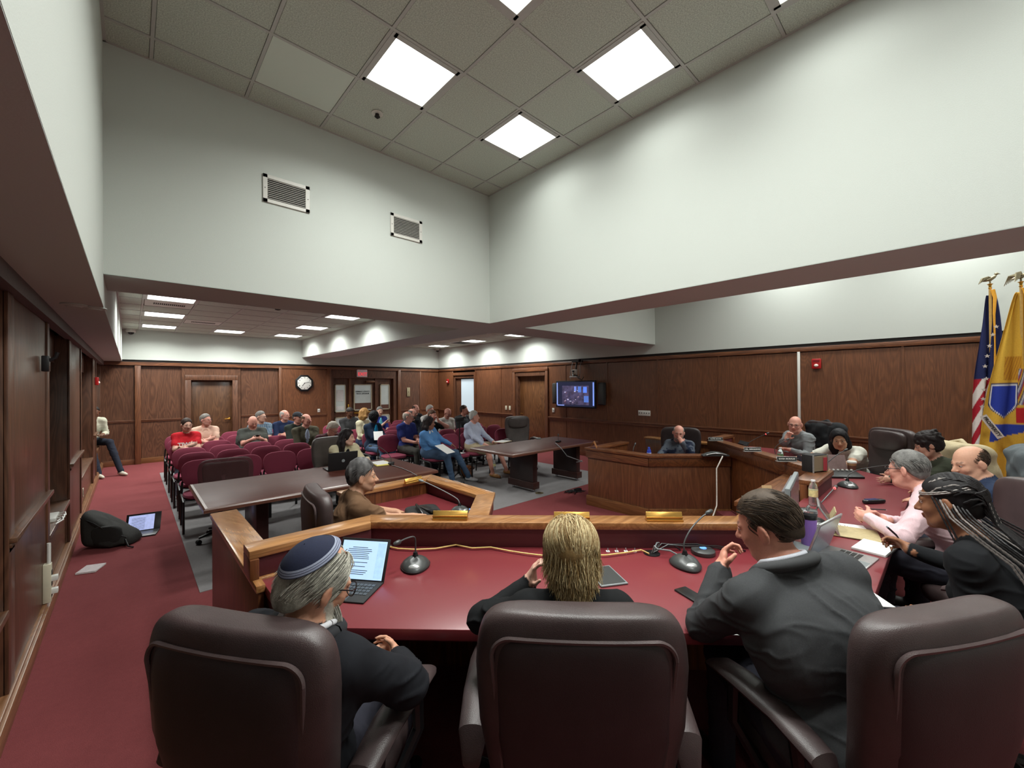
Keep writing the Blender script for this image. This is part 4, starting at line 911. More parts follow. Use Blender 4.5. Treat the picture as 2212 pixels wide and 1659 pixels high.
        bc=lin(brow or hairc); Cc[br]=Cc[br]*.35+bc*.65
        if beard=='stubble':
            sb=isS&(P2[:,2]<-.04)&(P2[:,1]>-.01)&(L!='lip'); Cc[sb]=Cc[sb]*.72+lin(hairc)*.28
    m=L=='shirt'
    if pattern is not None and m.any(): Cc[m]=pattern((V-H)[m],lin(top))
    cl=np.isin(L,['shirt','pants','inner','collar'])
    if wr and cl.any():
        # cloth folds: warped ridges displaced along the normal
        dirv=V-np.array([0,0,0]); q=V*1.0
        n2=vnoise(q,6,2); n3=vnoise(q*np.array([1,1,1.0])+.3*n2[:,None],9,1)
        qq=q.copy(); qq[:,2]+=.10*q[:,0]+.05*np.sin(q[:,0]*11)+.04*n3; ra=1-np.abs(2*vnoise(qq*np.array([.45,.45,1.5]),17,7)-1); rb=1-np.abs(2*vnoise(qq*np.array([1.4,.9,.5]),15,9)-1)
        e1=V[F[:,1]]-V[F[:,0]]; e2=V[F[:,3]]-V[F[:,0]]; fn=np.cross(e1,e2); VN=np.zeros_like(V)
        for k in range(4): np.add.at(VN,F[:,k],fn)
        VN/=np.maximum(1e-9,np.linalg.norm(VN,axis=1))[:,None]
        amp=(ra**5*.9*np.clip(n2*1.8-.4,0,1)+rb**5*.6*np.clip(1.2-n2*1.8,0,1)-.25)*wr*1.5+(n3-.5)*wr*.8
        near=np.zeros(len(V))
        for s in(-1,1): near=np.maximum(near,np.exp(-((V-elb[s])**2).sum(1)/.012))
        V=V+VN*(amp*(1+1.2*near))[:,None]*cl[:,None]
    fl=L[F[:,0]]; mi=np.where(np.isin(fl,list(SKINL)),0,np.where(fl=='shoe',2,np.where(fl=='beard',3,1)))
    npmesh('body',V,F,[M_skin,M_cloth,M_shoem,M_hair],Cc,mi,t)
    # eyes
    if h<.02:
        for s in(-1,1):
            c=hp(s*.030,.0755,.003); e=MB(); Mx=Matrix([[float(Hm[i,j]) for j in range(3)] for i in range(3)])
            r=.0118*hs; e.ell(c,(r,r,r*.72),10,8,Mx); o=e.build('eye',[M_eyew],t,smooth=True)
            i_=MB(); i_.ell(hp(s*.030,.0868*1.0,.0025),(.0052*hs,.0022*hs,.0048*hs),10,6,Mx); i_.build('iris',[M_iris],o,smooth=True)
            lid=MB(); 
            l1=[Vector(hp(s*.030+.0135*math.cos(a),.0865-.010*abs(math.cos(a))**2,.0045+.0052*math.sin(a))) for a in [math.pi*k/8 for k in range(9)]]
            lid.tube(l1,.0022*hs,5); lid.build('eyelid',[skinmat(skin)],t,smooth=True)
    def gl(kind):
        Mf=M_wire if kind=='wire' else M_frame; r=.0011 if kind=='wire' else .0020; m=MB(); lens=MB()
        for s in(-1,1):
            cx=.031
            pts=[Vector(hp(s*(cx+.023*math.cos(a)),.104-.006*abs(math.cos(a))**2 ,-.001+.017*math.sin(a)*(1 if kind!='round' else 1.25))) for a in [2*math.pi*k/20 for k in range(21)]]
            m.tube(pts,r,6,False); m.tube([Vector(hp(s*.053,.098,.006)),Vector(hp(s*.074,.07,.008)),Vector(hp(s*.081,-.005,.010)),Vector(hp(s*.080,-.025,-.008))],r,6)
        m.tube([Vector(hp(-.008,.104,.003)),Vector(hp(0,.108,.006)),Vector(hp(.008,.104,.003))],r,6)
        m.build('glasses',Mf,t,smooth=True)
    if glasses: gl(glasses)
    if collar=='suit' :
        for nm_,r1,r2,tr,zz,cc in (('shirt_collar',.070*g**.3,.066*g**.2,.009,.050,undershirt or (225,225,230)),('jacket_collar',.090*g**.3,.084*g**.2,.020,.030,top)):
            pts=[Vector(N+up2*(zz-.030*(1 if math.sin(a)>0 else 0)*math.sin(a))+rt*r1*math.cos(a)+fw*(r2*math.sin(a)*(1 if math.sin(a)<0 else 1.25)+.004)) for a in [2*math.pi*k/28 for k in range(29)]]
            MB().tube(pts,tr,10,False).build(nm_,plain('%s_%d'%(nm_,cc[0]),cc,.85,nscale=500),t,smooth=True)
    info=dict(t=t,HC=HC,Hm=Hm,hs=hs,hp=hp,hr=hr,N=N,C=C,up=up2,fw=fw,rt=rt,SH=SH,E=elb,h=h,hairc=hairc)
    if hair: HAIR[hair](info)
    return info
def collar_c(collar,under,top): return under or top
M_eyew=plain('eye_white',(225,220,215),.25,nvar=.02); M_iris=plain('eye_iris',(48,34,26),.15,nvar=.02)
def skinmat(c): return plain('eyelid_%d'%(c[0]*7+c[1]),tuple(int(x*.9) for x in c),.5,nvar=.03)
HAIR={}
def earcut(I,B):
    for s in(-1,1): B.ell(I['hp'](s*.092,-.006,-.010),I['hr'](.024,.027,.040),'x',.006,I['Hm'],True)
def hairmesh(I,B,h=None,cut=None,bump_=.0035,nm='hair',c2=None,nsc=55):
    V,F=B.mesh(h or (.0075 if I['h']>.0075 else .005)); P=(V-I['HC'])@I['Hm']/I['hs']
    n=vnoise(P*np.array([1,1,.35]),nsc,3); n2=vnoise(P,16,4)
    d=P/np.maximum(1e-6,np.linalg.norm(P,axis=1))[:,None]
    V=V+(d*((n-.5)*2*bump_+(n2-.5)*bump_)[:,None])@I['Hm'].T
    a=lin(I['hairc']); b=lin(c2) if c2 is not None else a*1.5; w_=np.clip(n*.8+n2*.4-.3,0,1)[:,None]
    return npmesh(nm,V,F,[M_hair],a*(1-w_)+b*w_,None,I['t'])
def addcut(I,B,p,n,size=.3,k=.012):
    # half-space removal by a huge ellipsoid (sphere) whose surface passes p with normal n
    r=1.2; c=np.array(p)+np.array(n)*r; B.ell(I['hp'](*c),(r*I['hs'],)*3,'x',k,None,True)
def cap(I,B,t=.010,top=.0,back=0.0):
    hp,hr,Hm=I['hp'],I['hr'],I['Hm']
    B.ell(hp(0,-.016,.032+top),hr(.075+t,.094+t,.086+t+top),'hair',.015,Hm)
    B.ell(hp(0,-.045,-.014),hr(.066+t*.6,.058+t*.8+back,.066),'hair',.02,Hm)
def h_short(I,t=.006,top=.004,recede=0.0,c2=None):
    B=SDF(); cap(I,B,t,top); nn=nrm((0,.77,-1)); addcut(I,B,(0,.077-recede,.076),nn,k=.022); addcut(I,B,(0,-.1,-.085),(0,0,-1))
    # clear the face below the hairline and around the ears
    B.ell(I['hp'](0,.09,-.035),I['hr'](.085,.085,.088),'x',.008,I['Hm'],True); earcut(I,B); return hairmesh(I,B,c2=c2)
HAIR['short']=h_short
HAIR['full']=lambda I:h_short(I,.008,.009)
HAIR['grey']=lambda I:h_short(I,.007,.006,c2=(150,148,144))
HAIR['wavy']=lambda I:h_short(I,.011,.012,c2=(150,148,148))
def h_ring(I,t=.0035):
    B=SDF(); hp,hr=I['hp'],I['hr']; cap(I,B,t,0); earcut(I,B); addcut(I,B,(0,.018,.0),nrm((0,1,-.30))); addcut(I,B,(0,-.1,-.08),(0,0,-1)); B.ell(hp(0,.035,.12),hr(.078,.125,.078),'x',.012,I['Hm'],True)
    B.ell(hp(0,.09,-.035),hr(.085,.088,.09),'x',.008,I['Hm'],True); return hairmesh(I,B,bump_=.0015)
HAIR['ring']=h_ring
def h_long(I,L=.20,t=.014,wide=.0,bun=False,wavy=.0035,front=True):
    B=SDF(); hp,hr=I['hp'],I['hr']; cap(I,B,t,.006)
    if not bun:
        for s in(-1,1):
            B.chain([hp(s*.070,-.035,.02),hp(s*(.080+wide),-.042,-.06),hp(s*(.080+wide),-.04,-L*.6),hp(s*(.07+wide),-.025,-L)],[.024,.028,.03,.016],'hair',.03)
        B.chain([hp(0,-.07,.0),hp(0,-.085,-.08),hp(0,-.08,-L)],[.05,.055,.04],'hair',.04)
        for s in(-1,1): B.chain([hp(s*.045,-.06,-.02),hp(s*.055,-.065,-L)],[.04,.03],'hair',.03)
    else: B.ell(hp(0,-.09,.075),hr(.04,.04,.04),'hair',.01)
    B.ell(hp(0,.100,-.026),hr(.077,.088,.106),'x',.010,I['Hm'],True); return hairmesh(I,B,bump_=wavy)
HAIR['long']=h_long
HAIR['bobwavy']=lambda I:h_long(I,.12,.02,.006,wavy=.009)
HAIR['bobdark']=lambda I:h_long(I,.13,.02,.008,wavy=.005)
HAIR['tied']=lambda I:h_long(I,bun=True,t=.006,wavy=.002)
def h_curly(I):
    B=SDF(); hp,hr=I['hp'],I['hr']; cap(I,B,.012,.01); r_=np.random.default_rng(5)
    for k in range(60):
        a=r_.uniform(0,2*math.pi); e=r_.uniform(.1,1.3); p=(.085*math.cos(a)*math.cos(e),-.02+.10*math.sin(a)*math.cos(e),.03+.095*math.sin(e))
        if p[1]>.055 and p[2]<.07: continue
        B.ell(hp(*p),hr(.017,.017,.016),'hair',.006)
    for k in range(26): 
        a=r_.normal(0,1,3); a/=np.linalg.norm(a); B.ell(hp(a[0]*.045,-.075+a[1]*.04,.095+a[2]*.035),hr(.017,.017,.017),'hair',.006)
    for k in range(9): B.ell(hp(-.055+k*.0135,.078-abs(k-4)*.004,.055-.012*(k%3)),hr(.013,.012,.015),'hair',.005)
    for s in(-1,1): B.chain([hp(s*.076,.02,.03),hp(s*.08,.02,-.02),hp(s*.078,.018,-.05)],[.010,.008,.005],'hair',.006)
    B.ell(hp(0,.10,-.04),hr(.068,.06,.088),'x',.006,I['Hm'],True); return hairmesh(I,B,bump_=.006,nsc=90)
HAIR['curly']=h_curly
HAIR['afro']=lambda I:(lambda B:(cap(I,B,.024,.012),B.ell(I['hp'](0,.10,-.04),I['hr'](.066,.075,.10),'x',.01,I['Hm'],True),hairmesh(I,B,bump_=.009,nsc=120)))(SDF())
def h_capdark(I):
    h_short(I,.006,0); hp,hr=I['hp'],I['hr']; B=SDF(); B.ell(hp(0,-.010,.045),hr(.088,.108,.088),'x',.01,I['Hm']); addcut(I,B,(0,0,.045),(0,0,-1),k=.004)
    V,F=B.mesh(.008); o=npmesh('baseball_cap',V,F,[plain('cap_black',(28,30,38),.85)],None,None,I['t'])
    m=MB(); 
    P=[Vector(hp(.075*math.sin(a)*1.0,.085+.075*math.cos(a),.044-.010*math.cos(a))) for a in [-1.5+3.0*k/12 for k in range(13)]]+[Vector(hp(-.075,.05,.05)),Vector(hp(.075,.05,.05))][::-1]
    U=[p+Vector(I['Hm'][:,2])*.006 for p in P]; n=len(P); m.add(P+U,[tuple(range(n)),tuple(range(n,2*n))[::-1]]+[(i,(i+1)%n,n+(i+1)%n,n+i) for i in range(n)]); m.build('brim',plain('cap_black',(28,30,38),.85),o)
    MB().ell(hp(0,.100,.085),(.012,.004,.012)).build('cap_logo',plain('cap_white',(215,215,215),.8),o,smooth=True)
HAIR['cap']=h_capdark
def plaid(c1,c2,c3,s=.07):
    c1,c2,c3=map(lin,(c1,c2,c3))
    def f(P,base):
        a=(np.abs(((P[:,0]+P[:,1]*.6)/s)%1-.5)<.2).astype(float)[:,None]; b=(np.abs((P[:,2]/s)%1-.5)<.2).astype(float)[:,None]; k=(np.abs(((P[:,2]+.02)/s)%1-.5)<.06).astype(float)[:,None]
        return c1*(1-.5*a-.5*b)+c2*(.5*a+.5*b)*(1-k*.5)+c3*k*.5
    return f
def camo(c1,c2):
    c1,c2=map(lin,(c1,c2))
    def f(P,base):
        n=vnoise(P,16,5)*.6+vnoise(P,34,6)*.4; w_=(np.clip((n-.48)/.04,0,1))[:,None]; return c1*(1-w_)+c2*w_
    return f
CR=dict(Rh=(-.03,.26,.84),Lh=(.03,.29,.79),Rp=(1,-.3,-.6),Lp=(-1,-.3,-.6),Rhd=dict(d=(-1,-.35,.25),t=(0,.1,1),n=(0,-1,0),curl=.5),Lhd=dict(d=(1,-.45,.2),t=(0,.1,1),n=(0,-1,0),curl=.5))
LAP=dict(Rh=(.05,.30,.70),Lh=(-.05,.32,.69),Rhd=dict(d=(-.8,.6,-.1),t=(0,.3,1),n=(0,0,-1),curl=.5),Lhd=dict(d=(.8,.6,-.1),t=(0,.3,1),n=(0,0,-1),curl=.5))
def aud(row,x,label,**k):
    kw=dict(seat=.46,h=.0125,z0=0,group=None,wr=.006); kw.update(k); dy=kw.pop('dy',0); hdg=kw.pop('heading',180)
    return person(label,(x,ROWS[row]-.17+dy),hdg,**kw)
FA=(216,170,150); FR=(222,160,142); TN=(196,146,118); DK=(108,72,54); OL=(204,156,128)
I=aud(3,.70,'woman in red T-shirt with white print, arms crossed, at the left aisle',top=(190,34,44),sleeve='short',fem=True,skin=FA,hair='tied',hairc=(52,38,32),pants=(110,130,150),glasses='wire',head=(-15,6,0),eyez=1.17,**CR)
o=text('TJWEB',.085,plain('white_print',(230,225,225),.7),'shirt_print',I['t'],tuple(I['C']+I['up']*.045+I['fw']*.165),(R(90),0,R(180)),bold=.004)
aud(4,1.05,'grey-haired man with glasses in pale peach polo shirt, arms crossed',top=(226,186,166),sleeve='short',skin=FR,hair='grey',hairc=(128,122,116),glasses='dark',head=(-42,-2,0),collar='shirt',beard='stubble',eyez=1.19,**CR)
aud(3,1.69,'heavy bald man in dark grey polo looking down at his phone',top=(78,80,76),sleeve='short',skin=FR,g=1.58,belly=.10,beard='stubble',hairc=(96,66,50),collar='shirt',head=(-8,30,0),eyez=1.15,
    Rh=(.08,.34,.86),Lh=(-.08,.34,.86),Rhd=dict(d=(-.6,.7,.3),t=(-.2,.1,1),n=(-.3,0,.9),curl=.7),Lhd=dict(d=(.6,.7,.3),t=(.2,.1,1),n=(.3,0,.9),curl=.7))
aud(4,1.98,'grey-haired person in blue patterned shirt half hidden behind the heavy man',top=(92,116,140),sleeve='short',skin=FA,hair='grey',hairc=(120,116,112),glasses='dark',head=(-45,0,0),eyez=1.2,pattern=plaid((84,108,134),(150,168,180),(60,80,110),.04),**LAP)
aud(4,2.43,'white-haired man with glasses in navy sweater, arms folded high',top=(40,52,84),sleeve='elbow',skin=FR,hair='ring',hairc=(176,172,166),glasses='dark',head=(-38,0,0),beard='stubble',eyez=1.21,**CR)
aud(3,2.47,'man in black baseball cap and dark green jacket',top=(52,58,54),skin=FR,hair='cap',hairc=(90,84,80),head=(-32,4,0),jacket=True,inner=(36,40,56),eyez=1.19,**LAP)
aud(2,2.40,'man in olive tweed blazer over light blue shirt',top=(84,80,66),skin=FR,hair='ring',hairc=(110,84,62),head=(-28,-4,0),jacket=True,inner=(176,190,214),collar='jacket',undershirt=(84,80,66),g=1.1,eyez=1.2,**LAP)
aud(1,2.52,'white-haired man in maroon plaid shirt bending forward with glasses',top=(90,44,52),skin=FR,hair='full',hairc=(196,186,172),glasses='dark',head=(-40,34,0),lean=22,hunch=18,pattern=plaid((84,46,54),(52,40,46),(150,120,120)),g=1.08,eyez=1.12,**LAP)
aud(4,3.84,'man in charcoal hooded sweatshirt looking down by the entrance doors',top=(66,66,68),skin=DK,hair='short',hairc=(44,38,36),head=(-10,30,0),collar='shirt',eyez=1.2,**LAP)
aud(3,3.85,'woman with wavy golden hair in cream sweater turned away',top=(226,218,186),skin=FA,fem=True,hair='bobwavy',hairc=(166,124,72),head=(-88,4,0),pants=(50,58,82),twist=-20,heading=165,eyez=1.2,**LAP)
aud(2,3.72,'woman in dark denim jacket over turquoise top, holding papers, head turned away',top=(38,52,74),skin=(70,48,40),fem=True,hair='afro',hairc=(20,18,22),head=(-95,8,0),inner=(40,160,210),pants=(96,120,152),shoe=(60,50,50),jacket=True,heading=165,eyez=1.16,
    Rh=(.02,.34,.78),Lh=(-.10,.34,.78),Rhd=dict(d=(-.3,.9,.2),t=(-1,0,.3),n=(0,0,1),curl=.5),Lhd=dict(d=(.3,.9,.2),t=(1,0,.3),n=(0,0,1),curl=.5))
aud(4,4.60,'smiling grey-haired woman in turquoise top and blue cardigan',top=(44,54,132),skin=FA,fem=True,hair='grey',hairc=(110,108,106),head=(5,4,0),inner=(110,200,222),jacket=True,sleeve='elbow',Rh=(-.03,.26,.92),Lh=(-.08,.3,.75),eyez=1.19)
aud(1,4.12,'balding man with glasses in royal blue polo shirt',top=(48,58,120),sleeve='short',skin=FR,hair='ring',hairc=(170,160,148),glasses='wire',head=(-42,0,0),collar='shirt',pants=(70,68,64),g=1.12,eyez=1.19,heading=168,**LAP)
aud(2,4.62,'bearded man with glasses in dark shirt behind the blue polo',top=(44,48,58),skin=FR,hair='ring',hairc=(100,94,90),glasses='dark',beard='grey',head=(-36,0,0),eyez=1.2,**LAP)
aud(4,5.62,'bald man in black jacket, only his head showing at the back',top=(34,34,38),skin=FR,hair='ring',hairc=(80,66,56),head=(-20,2,0),eyez=1.21,g=1.05,**LAP)
aud(1,4.62,'man in black T-shirt resting his cheek on his raised hand',top=(34,36,38),sleeve='short',skin=FR,hair='short',hairc=(84,58,42),head=(-28,6,-12),side=-8,eyez=1.19,
    Lh=(-.14,.18,1.08),Lp=(-1,.4,-.6),Lhd=dict(d=(.4,-.1,1),t=(0,1,0),n=(1,0,0),curl=.9),Rh=(.0,.34,.72))
aud(3,5.57,'white-haired person in white shirt behind the cheek-resting man',top=(222,222,218),sleeve='short',skin=FR,hair='full',hairc=(196,192,186),glasses='wire',head=(-25,6,0),eyez=1.21,**LAP)
aud(2,5.50,'bald man in white T-shirt looking down at his hands',top=(216,214,208),sleeve='short',skin=FR,hair=None,hairc=(90,70,60),beard='stubble',head=(-18,32,0),glasses='dark',g=1.12,lean=4,eyez=1.18,**LAP)
aud(2,6.05,'bearded man in dark grey long-sleeved shirt before the pale door',top=(74,78,82),skin=FR,hair='short',hairc=(72,58,50),beard='goatee',head=(-38,0,0),g=1.1,collar='shirt',eyez=1.22,**LAP)
I=aud(0,4.18,'woman in sky blue fleece and jeans holding a white paper',top=(96,148,206),skin=(150,104,84),fem=True,hair='bobdark',hairc=(38,28,28),head=(-30,2,8),pants=(74,96,124),shoe=(206,206,210),collar='shirt',undershirt=(226,222,214),g=1.25,belly=.05,heading=160,side=10,eyez=1.09,h=.011,
    Rh=(.12,.42,.64),Lh=(-.22,.30,.70),Rhd=dict(d=(-.5,.8,0),t=(-.6,0,.8),n=(0,0,-1),curl=.6),knees=((.13,.46,0),(-.20,.44,0)),feet=((.02,.50),(-.34,.62)))
aud(0,5.19,'white-haired man in pale blue shirt and khaki shorts with boat shoes',top=(196,204,226),skin=FR,hair='full',hairc=(200,198,192),head=(-40,0,0),shorts=True,pants=(196,180,148),shoe=(176,128,78),collar='shirt',g=1.22,belly=.06,heading=165,eyez=1.17,h=.011,
    Rh=(.14,.42,.60),Lh=(-.20,.44,.60),Rhd=dict(d=(-.3,.9,-.2),t=(-1,0,0),n=(0,0,-1),curl=.35),Lhd=dict(d=(.1,.9,-.2),t=(1,0,0),n=(0,0,-1),curl=.35),feet=((.10,.55),(-.30,.62)),knees=((.13,.46,.0),(-.27,.42,.0)))
# man on the ledge by the left wall
p=(-.66,12.40); person('person in pale overshirt sitting on the left window ledge, head behind the pier',p,155,seat=.60,h=.013,top=(196,196,176),pants=(42,46,58),shoe=(206,200,184),skin=DK,hair='short',hairc=(30,26,24),lean=12,hunch=12,head=(20,10,0),collar='shirt',wr=.006,
    Rh=(.08,.30,.86),Lh=(-.10,.32,.86),knees=((.16,.44,.02),(-.14,.46,.02)),feet=((.10,.62),(-.22,.70)))
# woman at the left conference table
p=(2.20,5.98); person('dark-haired woman in cream blazer typing behind the black laptop',p,178,h=.009,top=(222,212,178),inner=(22,22,26),jacket=True,fem=True,skin=FA,hair='long',hairc=(34,26,28),head=(-48,3,0),lean=16,hunch=6,eyez=1.10,wr=.006,
    Rh=(.02,.42,.80),Lh=(-.20,.42,.80),Rhd=dict(d=(-.2,1,-.1),t=(-1,0,.2),n=(0,0,-1),curl=.5),Lhd=dict(d=(.2,1,-.1),t=(1,0,.2),n=(0,0,-1),curl=.5))
# brown shirt man at the side desk
p=(1.20,2.95); IBR=person('dark grey-haired man in brown shirt in profile at the side desk',p,100,h=.0075,top=(112,84,62),sleeve='short',skin=OL,hair='wavy',hairc=(56,53,54),brow=(50,44,42),head=(10,2,0),lean=4,hunch=6,collar='shirt',wr=.007,beard='stubble',g=1.05,
    headat=HD(783,1030,3.0),Rh=('w',1.72,2.86,.76),Lh=('w',1.62,3.2,.76),Rhd=dict(d=(0,1,-.1),t=(-1,0,.2),n=(0,0,-1),curl=.35))
# man in the witness box
p=(5.98,2.76); person('balding bearded man in navy plaid shirt in the witness box, hand over his mouth',p,-108,h=.0095,seat=.44,top=(50,58,76),skin=FR,hair='ring',hairc=(150,142,134),beard='grey',glasses='wire',head=(-8,8,-4),lean=-10,hunch=10,g=1.18,belly=.04,headat=HD(1466,940,6.1),wr=.006,pattern=camo((34,42,62),(84,90,100)),
    Lh=(-.07,.20,.97),Lp=(-.6,.6,-1),Lhd=dict(d=(.45,-.25,.9),t=(0,-.3,1),n=(.3,-1,.2),curl=.8),Rh=(.26,.34,.72))
# ---- dais, right hand wing
p=(6.86,1.42); person('bald man with glasses in grey sweater, hand at his chin, right wing of the dais',p,-62,z0=.13,h=.0085,top=(134,138,140),skin=FR,hair=None,hairc=(150,140,130),glasses='dark',head=(-32,6,-4),lean=6,hunch=8,headat=HD(1717,917,5.6),wr=.008,brow=(150,130,115),
    Rh=('w',)+HD(1699,948,5.42),Rp=(.5,.3,-1),Rhd=dict(d=(-.35,-.2,.9),t=(-.6,-.6,.2),n=(-1,0,.1),curl=1.0),Lh=(-.12,.34,.80))
p=(6.02,.72); person('woman with black hair in white knit top leaning over the desk',p,-78,z0=.13,h=.0085,top=(224,222,210),sleeve='short',fem=True,skin=(208,160,130),hair='long',hairc=(24,22,26),head=(-22,10,6),lean=30,hunch=14,headat=HD(1813,950,4.7),wr=.005,g=1.1,
    Rh=('w',5.72,1.28,.92),Lh=('w',5.58,.82,.92),Rhd=dict(d=(-.2,1,0),t=(-1,0,.1),n=(0,0,-1),curl=.3))
p=(5.45,.06); person('woman with dark curly hair in a bun and dark green top looking down',p,-38,z0=.13,h=.0085,top=(62,66,54),fem=True,skin=(206,156,134),hair='curly',hairc=(40,32,32),head=(30,20,0),lean=10,hunch=10,headat=HD(2005,962,3.75),wr=.005,
    Rh=('w',5.40,.42,.93),Lh=('w',5.22,.40,.91),Rhd=dict(d=(-.9,.6,0),t=(0,.2,1),n=(-.3,-.5,-.3),curl=.4),Lhd=dict(d=(-.5,.9,0),t=(.3,0,1),n=(.3,0,-1),curl=.4))
p=(4.42,-.30); INV=person('balding man in navy denim shirt looking sideways, far right of the dais',p,-8,z0=.13,h=.0075,top=(40,52,76),skin=(214,164,138),hair=None,hairc=(92,78,66),brow=(60,46,38),head=(-28,16,0),lean=12,hunch=8,headat=HD(2095,1000,2.75),wr=.008,collar='shirt',g=1.15,
    Rh=('w',4.62,.1,.93),Lh=('w',4.25,.14,.93))
p=(3.27,-.12); IPK=person('grey-haired man in pale pink dress shirt with clasped hands on the desk',p,6,z0=.13,h=.007,top=(230,198,204),sleeve='long',skin=FR,hair='grey',hairc=(104,102,100),glasses='dark',head=(12,6,0),lean=24,hunch=8,headat=HD(1960,1014,2.65),wr=.007,collar='shirt',g=1.15,
    Rh=('w',3.56,.30,.93),Lh=('w',3.48,.36,.94),Rp=(1,-.1,-.7),Lp=(-1,-.2,-.6),Rhd=dict(d=(-.1,1,.1),t=(-.4,0,1),n=(-1,0,-.2),curl=.8),Lhd=dict(d=(.5,.9,.1),t=(.2,0,1),n=(1,0,-.2),curl=.9))
# braids woman
p=(2.56,-.14)
IB=person('woman with long black and silver braids in black top writing with a pen',p,14,z0=.13,h=.007,top=(26,27,30),fem=True,skin=(150,102,74),hair=None,hairc=(26,22,24),head=(-2,10,0),lean=16,hunch=6,headat=HD(2050,1085,1.72),wr=.005,g=1.08,
    Rh=('w',2.88,.14,.97),Lh=(-.05,.30,.68),Rp=(.9,-.3,-.8),Rhd=dict(d=(.55,.8,.1),t=(-.5,.2,.8),n=(-.5,0,-.9),curl=.9))
# kippah man
p=(.50,1.37)
IK=person('grey-bearded man in navy skullcap, round glasses and black jacket',p,52,z0=.13,h=.0065,top=(30,31,36),sleeve='suit',skin=(206,152,124),hair=None,hairc=(196,190,176),glasses='round',head=(28,24,6),lean=-8,hunch=14,side=9,headat=HD(688,1262,1.22),wr=.006,jacket=True,collar='suit',inner=(226,226,226),beard='grey',g=1.1,headsc=1.04,
    Rh=('w',)+HD(862,1425,1.45),Lh=('w',)+HD(800,1440,1.5),Rp=(1,-.1,-.4),Rhd=dict(d=(-.7,.7,.1),t=(0,0,1),n=(-.5,-.6,0),curl=.6),Lhd=dict(d=(.7,.7,.1),t=(0,0,1),n=(.5,-.6,0),curl=.6))
# blonde woman
p=(1.10,.86)
IW=person('blonde woman in black top seen from behind at the near desk',p,45,z0=.13,h=.007,top=(24,25,27),fem=True,skin=FA,hair=None,hairc=(190,160,110),head=(-4,10,0),lean=2,hunch=8,headat=HD(1232,1190,1.38),wr=.005,g=1.12,
    Lh=(-.14,.27,.93),Lp=(-1,-.1,-.5),Lhd=dict(d=(.3,-.1,1),t=(0,-1,.2),n=(1,0,0),curl=.7),Rh=(.17,.42,.80),Rp=(1,-.3,-.4),Rhd=dict(d=(-.3,1,0),t=(-1,0,.2),n=(0,0,-1),curl=.5))
# suit man
p=(1.66,.24)
IS=person('man in charcoal suit with thinning dark hair leaning on the near desk',p,38,z0=.13,h=.0065,top=(66,67,69),sleeve='suit',undershirt=(220,222,232),skin=(214,150,128),hair=None,hairc=(70,58,48),brow=(60,48,42),head=(-34,18,-6),lean=6,hunch=19,side=-10,headat=HD(1657,1135,1.5),wr=.007,jacket=True,collar='suit',g=1.38,headsc=1.06,
    Lh=('w',1.80,.66,1.03),Rh=('w',2.05,.62,.90),Lp=(-.7,.1,-1),Lhd=dict(d=(.35,.35,.6),t=(0,-.4,1),n=(1,.2,-.2),curl=.9),Rp=(1,-.2,-.5))
# ---------------------------------------------------------------- detailed hair of the near heads (individual locks)
EC=np.array([0,-.016,.030]); 
def scalp(p,off): # push a point onto the skull ellipsoid at the given offset
    r=np.array([.075,.095,.087])+off; d=(p-EC)/r; return EC+d/np.linalg.norm(d)*r
def seeds(n,cond,seed=1):
    r=np.random.default_rng(seed); out=[]
    while len(out)<n:
        d=r.normal(0,1,3); d/=np.linalg.norm(d); p=EC+d*np.array([.075,.095,.087])
        if cond(p): out.append(p)
    return out
def comb(field,lift,ds,drop=None):
    def f(p,t,s):
        r=np.array([.075,.095,.087]); n=nrm((p-EC)/(r*r)); v=np.array(field(p,s),float); v=v-n*(v@n); v=nrm(v)
        q=scalp(p+v*ds,lift*(.35+t)); 
        return q
    return f
# -- blonde bob
def bobstep(p,t,s):
    r=np.array([.080,.100,.092]); j=(abs(s[0])*371.7+abs(s[1])*913.3+s[2]*531.1)%1.0; j2=(s[0]*777+s[1]*333+9)%1.0
    if t<.50 and p[2]>-.02:
        c=np.array([0,.030,.125]); v=p-c; v[2]=-abs(v[2])*.9-.03; v[0]+=.03*math.sin(j*12+t*5); n=nrm((p-EC)/(r*r)); v=v-n*(v@n); v=nrm(v)
        q=p+v*.0185; d=(q-EC)/(r+.014*np.array([1,.8,.4])+.008*j); return EC+(q-EC)/np.linalg.norm(d)
    rad=nrm((p[0],p[1]+.016,0)); flip=(.9 if j2>.45 else -.7)*max(0,t-.72)*1.6
    return p+rad*(.004*(-.4 if t<.75 else 1)*(.3+j)+flip*.010)+np.array([.0035*math.sin(j*15+t*11),.003*math.cos(j2*15+t*9),-.0125-.003*j])
B=SDF(); I=IW; B.ell(I['hp'](0,-.018,.03),I['hr'](.086,.104,.096),'hair',.02,I['Hm']); B.chain([I['hp'](0,-.06,.0),I['hp'](0,-.062,-.05)],[.062,.050],'hair',.04)
for s in(-1,1): B.chain([I['hp'](s*.066,-.02,.0),I['hp'](s*.070,-.02,-.055)],[.028,.022],'hair',.04)
B.ell(I['hp'](0,.10,-.03),I['hr'](.062,.065,.10),'x',.01,I['Hm'],True)
I['hairc']=(140,112,72); hairmesh(I,B,.006,bump_=.003)
sd=seeds(2300,lambda p:p[2]>.0 and (p[1]<.055 or p[2]>.07) and not(p[1]>.03 and p[2]<.08),3)
strands('hair_locks',I['t'],I['HC'],I['Hm'],I['hs'],sd,bobstep,13,.02,.0019,lin((158,124,76)),lin((244,222,172)))
